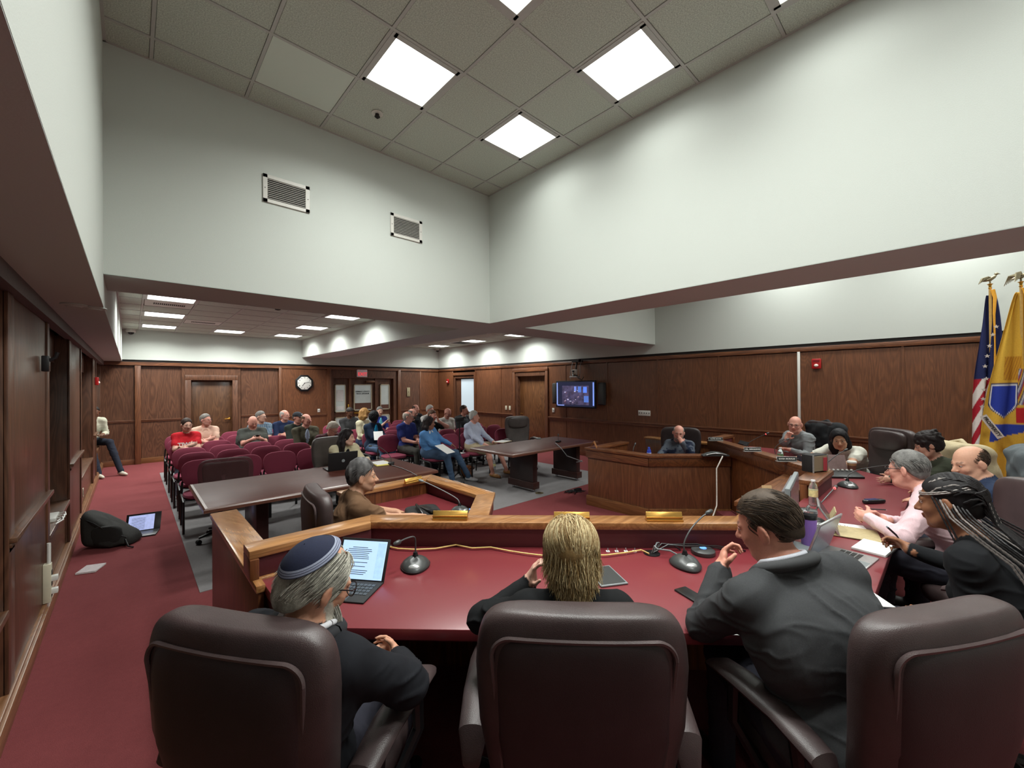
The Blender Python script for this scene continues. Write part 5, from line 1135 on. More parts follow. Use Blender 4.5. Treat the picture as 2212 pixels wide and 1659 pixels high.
# -- grey hair of the skullcap man: wavy, combed back and down, longer at the nape
I=IK; B=SDF(); B.ell(I['hp'](0,-.020,.028),I['hr'](.081,.100,.090),'hair',.02,I['Hm']); B.ell(I['hp'](0,-.06,-.035),I['hr'](.07,.058,.062),'hair',.03,I['Hm'])
addcut(I,B,(0,.062,.066),nrm((0,.8,-1))); B.ell(I['hp'](0,.09,-.03),I['hr'](.085,.082,.098),'x',.008,I['Hm'],True); I['hairc']=(146,142,130); earcut(I,B); hairmesh(I,B,.0055,c2=(200,196,182),bump_=.0035)
fld=lambda p,s:(.3*p[0],-.75-.3*math.sin(p[2]*60),-.9)
KAX=nrm((0,-.72,.69))
sd=seeds(1300,lambda p:nrm((p-EC)/np.array([.075,.095,.087]))@KAX<math.cos(.84) and p[1]<.050 and p[2]>-.04+.6*(p[1]+.05) and p[2]<.10 and not(abs(p[0])>.055 and abs(p[1]+.008)<.030 and p[2]<.026),5)
def kstep(p,t,s):
    w_=math.sin((p[2]*95+s[0]*60)); r=np.array([.075,.095,.087]); n=nrm((p-EC)/(r*r)); v=np.array([.12*w_+p[0]*1.5,-.62,-.80]); v=v-n*(v@n)*(1 if t<.6 else .3)
    return (scalp(p+nrm(v)*.0085,.007+.011*t) if t<.6 else p+nrm(v)*.0085)
strands('hair_locks',I['t'],I['HC'],I['Hm'],I['hs'],sd,kstep,9,.01,.0014,lin((128,124,114)),lin((236,232,218)))
# beard strands
bs=[]; r_=np.random.default_rng(8)
for k in range(1500):
    a=r_.uniform(-1,1); b=r_.uniform(0,1); bs.append(np.array([.060*a,.045+.060*(1-abs(a)**1.6)*(.5+.5*b),-.050-.055*b+.02*abs(a)]))
strands('beard',I['t'],I['HC'],I['Hm'],I['hs'],bs,lambda p,t,s:p+np.array([s[0]*.03+.0015*math.sin(s[1]*900+t*9),.0075*(1-t)+.001,-.0088]),9,.01,.0012,lin((205,200,186)),lin((246,243,232)))
# skullcap
hp,hr,Hm=I['hp'],I['hr'],I['Hm']
def dome(t0,t1,offs,n=44,m=8):
    ax=nrm((0,-.72,.69)); a1=np.array([1,0,0]); a2=np.cross(ax,a1); rs=[]
    for i in range(m+1):
        th=t0+(t1-t0)*i/m; rs.append([Vector(hp(*(lambda d:EC+d*(np.array([.085,.104,.097])+offs))(ax*math.cos(th)+(a1*math.cos(f)+a2*math.sin(f))*math.sin(th)))) for f in [2*math.pi*j/n for j in range(n)]])
    return rs
kc=MB().rings(dome(.02,.80,.008),cap=False).build('skullcap',plain('navy_velvet',(26,32,58),.9,nscale=300,nvar=.2),I['t'],smooth=True)
for k,(a,b,c) in enumerate(((.78,.835,(150,156,176)),(.835,.85,(30,36,60)),(.85,.895,(140,146,168)),(.895,.91,(30,36,60)),(.91,.955,(140,146,168)),(.955,.975,(30,36,60)))):
    MB().rings(dome(a,b,.0095,44,2),cap=False).build('band',plain('cap_band_%d'%(c[0]),c,.85,nscale=500,nvar=.15),kc,smooth=True)
# -- suit man : thinning dark hair combed back
I=IS; B=SDF(); cap(I,B,.007,.002); nn=nrm((0,.70,-1)); addcut(I,B,(0,.052,.070),nn); B.ell(I['hp'](0,.09,-.03),I['hr'](.085,.080,.098),'x',.008,I['Hm'],True); addcut(I,B,(0,-.1,-.075),(0,0,-1)); earcut(I,B); hairmesh(I,B,.005,bump_=.0015,c2=(96,80,66))
sd=seeds(1300,lambda p:p[2]>.03+.8*(p[1]-.045) and p[2]>-.045 and p[1]<.07 and (p[1]<.03 or p[2]>.06) and not(abs(p[0])>.055 and abs(p[1]+.008)<.030 and p[2]<.026),7)
def sstep(p,t,s):
    r=np.array([.075,.095,.087]); n=nrm((p-EC)/(r*r)); v=np.array([s[0]*1.2,-1,-.25-.9*(p[2]<.06)]); v=v-n*(v@n); return scalp(p+nrm(v)*.0065,.0095+.002*t)
strands('hair_locks',I['t'],I['HC'],I['Hm'],I['hs'],sd,sstep,7,.01,.0011,lin((44,36,30)),lin((112,94,78)))
# -- braids
I=IB; B=SDF(); cap(I,B,.006,.002); addcut(I,B,(0,.082,.070),nrm((0,.72,-1))); B.ell(I['hp'](0,.09,-.04),I['hr'](.085,.082,.10),'x',.008,I['Hm'],True); hairmesh(I,B,.005,bump_=.002)
def braid(P,r,nm_,par,mat):
    pts=[]; rs=[]; 
    for i in range(len(P)-1):
        m=max(2,int(np.linalg.norm(P[i+1]-P[i])/.0045))
        for k in range(m): pts.append(P[i]+(P[i+1]-P[i])*k/m)
    rs=[r*(.72+.34*abs(math.sin(k*.9))) for k in range(len(pts))]
    return MB().tube([Vector(q) for q in pts],rs,6)
M_br=plain('braid_black',(24,20,22),.6,nscale=300,nvar=.4); M_brs=plain('braid_silver',(150,142,138),.6,nscale=300,nvar=.35)
r_=np.random.default_rng(11)
tie=np.array([.004,-.100,.030]); allb=[MB(),MB()]
for k in range(126):
    x0=-.072+.144*(k%18)/17; layer=k//18; y0=(.066,.048,.030,.010,-.012,-.035,-.058)[layer]-abs(x0)*.35
    p0=scalp(np.array([x0,y0,.10 if abs(x0)<.06 else .04])-np.array([0,0,.03*max(0,layer-4)]),.007); 
    mid=scalp((p0+tie)/2+np.array([0,0,.03]),.008); q=scalp(tie+np.array([x0*.35,0,(.02-.012*layer)]),.010)
    P=[p0]; 
    for s_ in (.25,.5,.75): 
        w1=(1-s_)**2*p0+2*s_*(1-s_)*mid+s_**2*q; P.append(scalp(w1,.008+.0012*layer))
    P.append(q); P=[I['hp'](*v) for v in P]
    N=I['N']; dn=-I['fw']*.115-I['up']*.02; off=I['rt']*(x0*.6+.02)
    P.append(N+I['up']*.06-I['fw']*.088+off*.6); P.append(N-I['up']*.06-I['fw']*(.13+.01*r_.random())+off); P.append(N-I['up']*.20-I['fw']*(.155+.012*r_.random())+off*1.15); P.append(N-I['up']*(.36+.05*r_.random())-I['fw']*.145+off*1.2)
    silver=(k in (1,2,20,16,35,52)); m=braid([np.array(v) for v in P],.0036,'braid',None,None); (allb[1] if silver else allb[0]).add(m.v,m.f)
for s_,n_,zs in((-1,9,0),(1,9,0)):
    for k in range(n_):
        p0=I['hp'](s_*.082,.030-.012*k,.035-.006*k); p1=I['hp'](s_*(.097),.008-.012*k,-.05); p2=I['N']+I['rt']*s_*(.085+.006*k)+I['fw']*(-.02-.012*k)+I['up']*.01; p3=p2+I['rt']*s_*.01-I['up']*.08-I['fw']*.05; p4=p3-I['up']*.22-I['fw']*.03+I['rt']*s_*.015
        P=[p0,(p0+p1)/2+I['rt']*s_*.004,p1,p2,p3,p4] if k>1 else [p0,p1,p1-I['up']*.10,p1-I['up']*(.22)+I['fw']*.01]
        m=braid([np.array(v) for v in P],.0038,'braid',None,None); (allb[1] if k in(2,3,5) else allb[0]).add(m.v,m.f)
# silver band braids round the head
for dz in (0,.008):
    P=[I['hp'](*scalp(np.array([.09*math.sin(a),.085*math.cos(a),.048+dz-.012*math.cos(a)]),.010)) for a in [-.9*math.pi+1.8*math.pi*k/16 for k in range(17)]]
    m=braid(P,.0034,'b',None,None); allb[1].add(m.v,m.f)
o=allb[0].build('braids',M_br,I['t'],smooth=True,recalc=False); o['kind']='stuff'; o=allb[1].build('silver_braids',M_brs,I['t'],smooth=True,recalc=False); o['kind']='stuff'
# pink-shirt man: grey strands
for nm_ in ('pink dress shirt',):
    pass

def locks(I,n,cond,col1,col2,ln=7,ds=.0055,r=.0011,seed=20,lift=.008):
    def st(p,t,s):
        rr=np.array([.075,.095,.087]); nn=nrm((p-EC)/(rr*rr)); v=np.array([s[0]*1.1,-.8,-.35-.8*(p[2]<.05)]); v=v-nn*(v@nn); return scalp(p+nrm(v)*ds,lift+.003*t)
    strands('hair_locks',I['t'],I['HC'],I['Hm'],I['hs'],seeds(n,cond,seed),st,ln,.01,r,lin(col1),lin(col2))
hl=lambda p:p[2]>.065+.77*(p[1]-.078) and p[2]>-.06 and not(p[1]>.01 and p[2]<.03) and not(abs(p[0])>.055 and abs(p[1]+.008)<.030 and p[2]<.026)
locks(INV,1300,lambda p:p[2]>-.06 and p[1]<.022-.25*abs(p[2]-.03) and p[2]<.085-.6*max(0,p[1]+.04) and not(abs(p[0])>.055 and abs(p[1]+.008)<.030 and p[2]<.026),(58,48,40),(112,96,82),lift=.003,seed=23,ln=5,r=.0013)
locks(IPK,1000,hl,(70,68,66),(176,174,170),lift=.009); locks(IBR,700,hl,(44,42,44),(150,148,148),lift=.013,seed=21)
# ================================================================ things on walls
M_white=plain('white_plastic',(218,218,212),.4,nvar=.02); M_ivory=plain('ivory_plastic',(210,204,180),.45,nvar=.03); M_alarm=plain('alarm_red',(176,30,32),.35,nvar=.03)
M_paper=plain('white_paper',(232,232,230),.8,nvar=.02); M_yel=plain('legal_pad_yellow',(236,220,120),.8,nvar=.03); M_gold=plain('gold_nameplate',(206,160,84),.34,.9,nvar=.04)
M_dg=plain('dark_grey_plastic',(64,66,66),.35,nvar=.04); M_silver=plain('silver_plastic',(188,190,190),.3,.6); M_grey=plain('mid_grey_plastic',(128,134,136),.45,nvar=.04)
M_clear=plain('clear_plastic',(225,232,235),.08,trans=.9,nvar=.01); M_brownl=leather('tan_leather',(150,92,48),.5)
def put(o,p,rz=0): o.location=p; o.rotation_euler=(0,0,rz); return o
# clock
t=thing('wall_clock','black octagonal wall clock with white face on the brown oak panel','clock',(3.80,YB-.03,1.94))
def octo(r,y0,y1,nm,m,par=t):
    P=[(r*math.cos(math.pi/8+k*math.pi/4),r*math.sin(math.pi/8+k*math.pi/4)) for k in range(8)]
    a=[(x,y0,z) for x,z in P]; b=[(x,y1,z) for x,z in P]; o=MB().rings([a,b]).build(nm,m,par,bevel=.006); return o
octo(.265,-.03,.0,'case',M_blk); octo(.205,-.036,-.028,'face',plain('clock_face',(224,224,218),.5,nvar=.01))
for k in range(12):
    a=R(30*(k+1)); text(str(k+1),.05,M_ink,'numeral',t,(.162*math.sin(a),-.037,.162*math.cos(a)),(R(90),0,0),bold=.0012)
for L_,a,w_,nm in ((.11,R(215),.012,'hour_hand'),(.15,R(78),.008,'minute_hand')):
    MB().cbox((L_/2*math.sin(a),-.039,L_/2*math.cos(a)),(w_,.002,L_),Euler((0,a,0))).build(nm,M_ink,t)
MB().lathe([(.012,0),(.012,.006)],12,(0,-.042,0),Matrix.Rotation(R(-90),3,'X')).build('hub',M_ink,t)
# exit sign
t=thing('exit_sign','lit EXIT sign with red letters above the entrance doors','sign',(5.575,YB-.02,2.26)); MB().box(-.16,-.05,-.12,.16,.03,.12).build('housing',plain('exit_housing',(150,128,128),.5,emit=.15),t,bevel=.005)
text('EXIT',.15,plain('exit_red',(210,50,60),.5,emit=.5),'lettering',t,(0,-.052,-.03),(R(90),0,0),bold=.003)
def plate(x,y,z,w,h,label,cat,axis,kind='switch',mat=None,n=1):
    t=thing('wall_'+('plate' if kind!='switch' else 'switch'),label,cat,(x,y,z),{'x+':R(-90),'y-':R(180) if False else 0,'x-':R(90)}[axis])
    MB().box(-w/2,-.008,-h/2,w/2,.0,h/2).build('plate',mat or M_ivory,t,bevel=.002)
    for k in range(n):
        cx=(k-(n-1)/2)*w/n
        MB().box(cx-.008,-.013,-.014,cx+.008,-.006,.014).build('toggle' if kind=='switch' else 'socket',M_white if kind=='switch' else M_slot,t)
    return t
# facing -X on the right wall: local -Y must face -X : rotate by -90
plate(XR+.005,4.76,1.17,.30,.12,'wide white multi-socket plate on the oak wall beneath the television','socket','x+','sock',M_white,5)
plate(XR+.005,9.45,1.13,.08,.13,'ivory light switch left of the oak door, nearer the pale door','switch','x+'); plate(XR+.005,9.28,1.13,.08,.13,'ivory light switch right beside the oak door casing','switch','x+')
plate(XR+.005,7.50,1.13,.08,.12,'small white thermostat plate between oak door and television','thermostat','x+','sock',M_white)
plate(4.22,YB-.005,1.10,.07,.10,'small white socket plate on the back wall beneath the clock side','socket','y-','sock',M_white)
plate(7.28,YB+.0,1.62,.12,.32,'narrow framed notice on the back wall beside the entrance doors','notice','y-','sock',plain('notice_brass',(150,140,110),.5))
for x,y,z,rz,lab,s_ in ((XR,1.55,2.15,R(-90),'red fire alarm strobe on the oak wall near the flags',1.0),(XR,12.62,2.0,R(-90),'small red fire alarm beside the pale door',.9),(XL+.01,10.95,1.96,R(90),'small red fire alarm on the left wall pier',.9)):
    t=thing('fire_alarm',lab,'alarm',(x,y,z),rz); MB().box(-.065*s_,-.05,-.085*s_,.065*s_,0,.085*s_).build('housing',M_alarm,t,bevel=.012); MB().ell((0,-.05,-.03*s_),(.032,.02,.026)).build('strobe',plain('strobe_lens',(236,220,210),.2),t,smooth=True)
    MB().box(-.05*s_,-.054,.03*s_,.05*s_,-.048,.065*s_).build('label_band',plain('alarm_dark',(120,20,24),.4),t)
t=MB().box(XR-.022,1.785,.955,XR+.002,1.825,2.37).build('cable_raceway',M_white,bevel=.004); tag(t,'white vertical cable cover running up the oak wall','cable cover')
p=Vector((XL+.02,4.73,2.01)); t=thing('wall_bracket','small black bracket on the nearest left wall pier','bracket',p); MB().box(-.01,-.04,-.06,.03,.04,.06).build('base',M_blk,t,bevel=.006); MB().tube([(.02,0,.02),(.06,0,.05),(.07,0,.09)],.012).build('hook',M_blk,t,smooth=True)
# television, speakers and camera
t=thing('television','wall television showing a dim video meeting on the oak wall','television',(8.33,6.56,1.585),R(-90))
t.rotation_euler=(0,0,R(-88)); W_,H_=1.24,.70
MB().box(-W_/2,-.02,-H_/2,W_/2,.03,H_/2).build('bezel',M_blk,t,bevel=.006)
scr=MB().box(-W_/2+.03,-.023,-H_/2+.035,W_/2-.03,-.018,H_/2-.03).build('screen',plain('tv_screen_navy',(26,30,52),.3,emit=.45),t)
def em(n,c,e=1.0): return plain('glow_'+n,c,.5,emit=e,nvar=.04)
MB().box(-.40,-.0245,-.27,.43,-.0225,.22).build('video_image',plain('tv_video',(70,64,92),.4,nscale=9,nvar=.7,emit=.35),scr)
for x0,z0,x1,z1,c,nm in ((.10,.05,.20,.20,(80,112,190),'bright_patch'),(.26,.04,.37,.19,(90,130,235),'bright_patch'),(-.02,.08,.05,.20,(110,130,210),'bright_patch'),(-.585,-.28,-.55,.30,(130,150,210),'side_strip'),(.545,-.28,.585,.30,(120,150,230),'side_strip'),(-.56,-.30,-.34,-.275,(120,140,210),'caption_bar'),(.28,-.20,.42,-.04,(80,110,190),'bright_patch')):
    MB().box(x0,-.0262,z0,x1,-.0245,z1).build(nm,em(nm+str(c[2]),c,.42),scr)
for k in range(22):
    a,b=random.uniform(-.38,.2),random.uniform(-.22,.1); w_=random.uniform(.015,.06); MB().cbox((a,-.0255,b),(w_,.001,random.uniform(.01,.03)),Euler((0,random.uniform(-.6,.6),0))).build('video_detail',em('v%d'%(k%4),((150,130,150),(190,190,220),(90,50,60),(60,60,100))[k%4],.35),scr)
MB().tube([(0,.03,0),(0,.19,0)],.04,8).build('wall_arm',M_blk,t)
for sx,lab in ((-1,'black speaker panel on the far side of the television'),(1,'black speaker panel on the near side of the television')):
    s_=thing('speaker',lab,'speaker',(8.42,6.56-sx*.74,1.60),R(-90)); MB().box(-.095,-.05,-.28,.095,.06,.28).build('cabinet',M_blkm,s_,bevel=.03,seg=3); MB().box(-.075,-.056,-.25,.075,-.048,.25).build('grille',M_dg,s_,bevel=.01)
    MB().box(-.03,.05,-.05,.03,.12,.05).build('bracket',M_blk,s_)
t=thing('video_camera','white and black pan-tilt video camera on a pole above the television','camera',(8.3,6.55,2.03),R(-90)); MB().box(-.12,-.07,-.02,.12,.07,.02).build('shelf',M_silver,t,bevel=.006); MB().lathe([(.07,.02),(.075,.04),(.06,.06)],18).build('base',M_dg,t,smooth=True)
MB().box(-.075,-.03,.05,-.045,.03,.19).box(.045,-.03,.05,.075,.03,.19).build('yoke',M_white,t,bevel=.008); MB().ell((0,0,.14),(.055,.055,.055)).build('head',M_white,t,smooth=True); MB().lathe([(.028,0),(.028,.02)],16,(0,-.055,.14),Matrix.Rotation(R(90),3,'X')).build('lens',M_blk,t)
MB().tube([(0,.05,.0),(0,.06,.25),(0,.1,.40)],.022).box(-.11,.02,.38,.11,.2,.45).build('pole_mount',M_blk,t)
for sx in(-1,1): MB().tube([(sx*.13,.0,-.06),(sx*.16,.02,.1),(sx*.13,.05,.28),(sx*.14,.12,.44)],.008,6).build('cable',M_grey,t,smooth=True)
MB().tube([(.1,.0,-.03),(.2,.03,-.08),(.24,.06,.0)],.012,6).build('cable',M_blk,t,smooth=True)
# flags
M_flb=plain('flag_blue_cloth',(40,46,88),.85,nscale=60,nvar=.1); M_flr=plain('flag_red_cloth',(160,34,46),.85,nvar=.08); M_flw=plain('flag_white_cloth',(220,212,205),.85,nvar=.05); M_fly=plain('flag_buff_yellow',(214,168,58),.85,nscale=30,nvar=.08); M_frg=plain('gold_fringe',(224,160,40),.7,nscale=300,nvar=.3)
def cloth(par,nm,mat,ztop,zbot,fold,wtop,wbot,col=None,side=0,nfold=6,off=0,nz=150,nx=180):
    # a hanging flag: an open folded curtain around the pole, narrow at the top, wide below
    V=[];F=[]
    for i in range(nz+1):
        v=i/nz; z=ztop+(zbot-ztop)*v; w_=wtop+(wbot-wtop)*min(1,v**.75)
        for j in range(nx+1):
            u=j/nx; x=(u-.5)*w_+off*v; y=fold*(.25+.75*v)*math.sin(u*nfold*math.pi*2+v*1.2)+.02*math.sin(u*3+v*4)
            V.append((x+.012*math.sin(v*9+u*14),y-.04*v,z+.02*math.sin(u*math.pi)*v))
    V=np.array(V); n=nx+1; I_=np.arange(nz)[:,None]*n; J=np.arange(nx)[None]; F=np.stack([I_+J,I_+J+1,I_+n+J+1,I_+n+J],-1).reshape(-1,4)
    cols=np.array([lin(col((j/nx),(i/nz))) for i in range(nz+1) for j in range(nx+1)])
    o=npmesh(nm,V,F,[attrmat('flag_cloth',.8,700,.2,0,.05,90)],cols,None,par); md=o.modifiers.new('thickness','SOLIDIFY'); md.thickness=.003; return o
def usflag(u,v):
    if v<.50 and u<.93: return (36,42,84)
    if u>=.93 and v<.5: return (44,52,100)
    k=int((u*.45+(v-.5)*.9)*13); return (168,34,48) if k%2==0 else (222,214,208)
def njflag(u,v):
    x=(u-.25)/.20; y=(v-.515)/.078
    if abs(x)<1.25 and -1.2<y<1.3:
        e=max(abs(x)/1.02,abs(y)) if y<.2 else max(abs(x)/1.02,0)+((y-.2)**2)*.95
        if e<.86: return (44,62,158)
        if e<.93: return (224,222,220)
        if e<1.0: return (36,44,96)
    if 1.52<y<2.45-.35*x and -.75<x<1.3: return (48,66,158)
    if .9<x<2.2 and .55<y<1.5: return (184,38,44)
    if 1.0<x<2.0 and -1.9<y<.4: return ((206,204,206),(120,112,150),(160,50,60),(214,168,58),(90,80,90))[int((u*47+v*61))%5]
    if -.3<x<1.3 and -2.6<y<-1.15: return (200,146,44) if int(u*60+v*70)%3 else (172,112,40)
    return (216,170,64)
def eagle(par,wing,z0):
    MB().lathe([(.012,0),(.02,.01),(.012,.02),(.016,.05),(.03,.06),(.012,.07)],14,(0,0,z0)).build('ferrule',M_brass,par,smooth=True)
    b=MB().tube([(-.075,0,z0+.105),(-.04,0,z0+.115),(0,0,z0+.125),(.035,0,z0+.15),(.05,0,z0+.17)],[.006,.018,.026,.02,.012],10); b.ell((.055,0,z0+.185),(.02,.017,.017)).tube([(.07,0,z0+.185),(.09,0,z0+.178)],[.008,.002],6)
    b.build('eagle_body',M_brassd,par,smooth=True)
    for s in(-1,1):
        w_=MB(); 
        for k in range(5): w_.tube([(0,s*.012,z0+.14),(-.02-.012*k,s*(.05 if wing else .02)+s*k*.010*wing,z0+.155+.01*wing*2-.004*k),(-.04-.014*k,s*(.085 if wing else .026)+s*k*.012*wing,z0+.125-.012*k-.03*wing)],[.012,.010,.003],6)
        w_.build('wing',M_brassd,par,smooth=True)
    MB().tube([(0,.01,z0+.07),(.0,.01,z0+.11)],.006).tube([(0,-.01,z0+.07),(.0,-.01,z0+.11)],.006).build('eagle_legs',M_brassd,par)
M_brassd=plain('aged_brass',(150,140,112),.4,.6)
for kind,(x,y),rz,lab,ztop in (('us',(8.12,-.36),R(-80),'American flag hanging on a brass pole topped by an eagle, left one of two',3.02),('nj',(7.98,-.60),R(-75),'yellow state flag with blue shield and PROSPERITY ribbon at the right edge',2.98)):
    t=thing('flag',lab,'flag',(x,y,0),rz)
    MB().lathe([(.16,0),(.16,.02),(.10,.04),(.03,.07),(.02,.12)],24).build('stand_base',M_brass,t,smooth=True); MB().tube([(0,0,.1),(0,0,ztop)],.014,10).build('pole',plain('pole_wood',(196,160,90),.35),t,smooth=True)
    eagle(t,kind!='us',ztop)
    if kind=='us':
        c=cloth(t,'flag_cloth',None,ztop-.08,.75,.035,.07,.42,usflag,nfold=3)
        for k,(u,zz) in enumerate([(.0,2.42),(-.03,2.28),(-.05,2.15),(.04,2.05),(-.07,2.02),(.02,1.90),(-.06,1.86),(.0,1.76),(-.085,1.72),(-.02,1.66),(-.09,1.60),(.03,2.52),(-.10,1.50)]):
            pts=[]
            for q in range(10):
                r_=.026 if q%2==0 else .011; a=q*math.pi/5; pts.append((u+r_*math.sin(a),zz+r_*math.cos(a)))
            n=10; A1=[(a,-.085,b) for a,b in pts]; A2=[(a,-.079,b) for a,b in pts]; MB().rings([A1,A2]).build('star',M_flw,c)
    else:
        c=cloth(t,'flag_cloth',None,ztop-.06,.35,.035,.09,.86,njflag,nfold=3.5,off=-.03)
        rb=MB(); pts=[Vector((-.37+.15*k/8,-.12,1.40-.27*k/8)) for k in range(9)]
        for a,b in zip(pts[:-1],pts[1:]): rb.quad(a+Vector((.03,0,.016)),b+Vector((.03,0,.016)),b-Vector((.03,0,.016)),a-Vector((.03,0,.016)))
        rb.build('ribbon',M_flw,c); text('PROSPERITY',.048,M_ink,'ribbon_lettering',c,(-.295,-.124,1.265),(R(90),R(61),0),bold=.001)
    MB().tube([(.015,-.03,ztop-.02),(.03,-.045,ztop-.12),(.02,-.05,ztop-.34)],[.022,.018,.012],8).build('tassel',M_frg,t,smooth=True)
    MB().tube([(.02,-.05,ztop-.30),(.022,-.06,ztop-.7),(.018,-.07,ztop-1.2)],[.012,.007,.014],8).build('cord',M_frg,t,smooth=True)
# ================================================================ microphones
def goose(label,p,rz,path,base='mouse',group=None,light=False,sc=1.0,headm=None):
    t=thing('gooseneck_microphone',label,'microphone',p,rz,group)
    if base=='mouse':
        rs=[]
        for z,s_,o in ((0,1.0,0),(.006,1.03,0),(.016,1.0,0),(.030,.86,-.004),(.044,.62,-.008),(.052,.36,-.010),(.056,.12,-.012)):
            rs.append([( (.062*math.cos(a)*(1+.16*math.sin(a)))*s_*1.15, (.088*math.sin(a))*s_*1.0-o*0, z*(1 if math.sin(a)>-.5 else 1-.35*(-math.sin(a)-.5))) for a in [2*math.pi*k/32 for k in range(32)]])
        MB().rings(rs).build('base',M_dg,t,smooth=True); MB().rings([[(x*1.03,y*1.03,z) for x,y,z in rs[0]],[(x*1.04,y*1.04,.010) for x,y,z in rs[1]]]).build('foot',M_blk,t,smooth=True)
        MB().ell((0,-.060,.026),(.030,.018,.010),16,8,Matrix.Rotation(R(28),3,'X')).build('talk_button',M_silver,t,smooth=True)
        MB().lathe([(.018,.05),(.014,.06),(.010,.075)],14,(0,.012,0)).build('collar',M_blk,t,smooth=True)
    elif base=='box':
        MB().box(-.06,-.04,0,.06,.04,.03).build('base',M_blk,t,bevel=.01)
    P=[Vector(q)*sc for q in path]
    # smooth path
    sm=[]
    for i in range(len(P)-1):
        p0=P[max(0,i-1)];p1=P[i];p2=P[i+1];p3=P[min(len(P)-1,i+2)]
        for k in range(6):
            u=k/6; sm.append(.5*((2*p1)+(-p0+p2)*u+(2*p0-5*p1+4*p2-p3)*u*u+(-p0+3*p1-3*p2+p3)*u**3))
    sm.append(P[-1])
    MB().tube(sm,.0042*sc,8).build('neck',M_dg if not headm else M_grey,t,smooth=True)
    d=(sm[-1]-sm[-3]).normalized(); e=sm[-1]
    MB().tube([e-d*.008,e,e+d*.012,e+d*.03,e+d*.038],[.006,.012,.0125,.0115,.004],12).build('capsule',headm or M_dg,t,smooth=True)
    if light: MB().tube([e-d*.014,e-d*.006],[.0085,.0085],10).build('light_ring',plain('mic_red_light',(255,60,60),.4,emit=2.5),t,smooth=True)
    return t
q=at(897,1225,ZS); goose('dark gooseneck microphone on the maroon desk between the skullcap man and the blonde woman',q,R(-35),[(0,.012,.06),(0,.02,.10),(-.005,.02,.15),(-.04,-.0,.155),(-.075,-.03,.15)])
q=at(1482,1222,ZS); goose('dark gooseneck microphone beside the black puck near the suit man',q,R(-40),[(0,.012,.06),(0,.02,.11),(.05,.05,.17),(.13,.09,.22),(.17,.10,.24)])
q=at(1832,1052,ZS); goose('gooseneck microphone in front of the coffee cup on the desk corner',q,R(-60),[(0,.012,.06),(.02,.03,.11),(.10,.06,.15),(.2,.02,.19),(.30,-.08,.235)])
q=at(1762,1135,ZS); goose('gooseneck microphone with red light ring behind the tablet',q,R(-60),[(0,.012,.06),(.02,.03,.11),(.12,.14,.17),(.22,.28,.20)],light=True)
q=at(995,1106,ZLS); goose('grey gooseneck microphone on the side desk of the brown-shirt man',q,R(10),[(0,.012,.06),(-.01,.03,.11),(-.08,.12,.18),(-.17,.22,.25),(-.20,.26,.27)],headm=M_grey)
q=at(1610,972,ZS); q=Vector((6.55,2.0,ZS)); goose('thin gooseneck microphone with red ring beside the tablet on the right wing',q,R(0),[(0,0,.03),(.0,.0,.10),(.06,-.10,.18),(.10,-.20,.24)],base='box',light=True)
q=Vector((6.02,1.52,ZS)); goose('bent black gooseneck microphone before the grey-sweater man',q,R(0),[(0,0,.03),(-.0,.02,.12),(.06,-.02,.19),(.15,-.08,.235)],base='box')
q=Vector((5.30,.92,ZS)); goose('black gooseneck microphone beside the white-top woman',q,R(0),[(0,0,.03),(.02,-.02,.10),(.10,-.10,.20),(.16,-.16,.25)],base='box')
q=at(1206,955,.753); goose('small black desk microphone on the right conference table',q,R(20),[(0,0,.03),(0,0,.12)],base='box',sc=1.0)
q=Vector((5.95,3.3,.75)); goose('black gooseneck microphone inside the witness box',Vector((5.5,3.25,ZLS)),R(0),[(0,0,.03),(0,.0,.12),(.05,.0,.19)],base='box')
q=at(845,1003,.753); goose('thin black gooseneck microphone of the laptop woman',q,R(60),[(0,0,.03),(.0,.02,.12),(-.02,.14,.24),(-.06,.25,.27)],base='box')
# cable of the table mic
m=MB().tube([at(840,1003,.757),at(870,1012,.757),at(888,1020,.757),at(902,1028,.757)+Vector((0,0,.0)),Vector((at(902,1028,.757).x,4.43,.72)),Vector((at(902,1028,.757).x,4.42,.3))],.005,6).build('cable',M_blk,smooth=True); tag(m,'thin dark cable running over the left conference table edge','cable')
# pucks
for q,lab in ((at(1519,1196,ZS),'round black speaker puck with blue light behind the near microphone'),(at(1018,1108,ZLS),'round dark speaker puck on the side desk')):
    t=thing('speaker_puck',lab,'speaker puck',q); MB().lathe([(.06,0),(.064,.008),(.062,.022),(.05,.03),(.02,.032)],28).build('body',M_dg,t,smooth=True); MB().lathe([(.018,.031),(.018,.034),(.014,.034)],20).build('light_ring',plain('puck_blue',(90,140,230),.4,emit=.8),t,smooth=True)
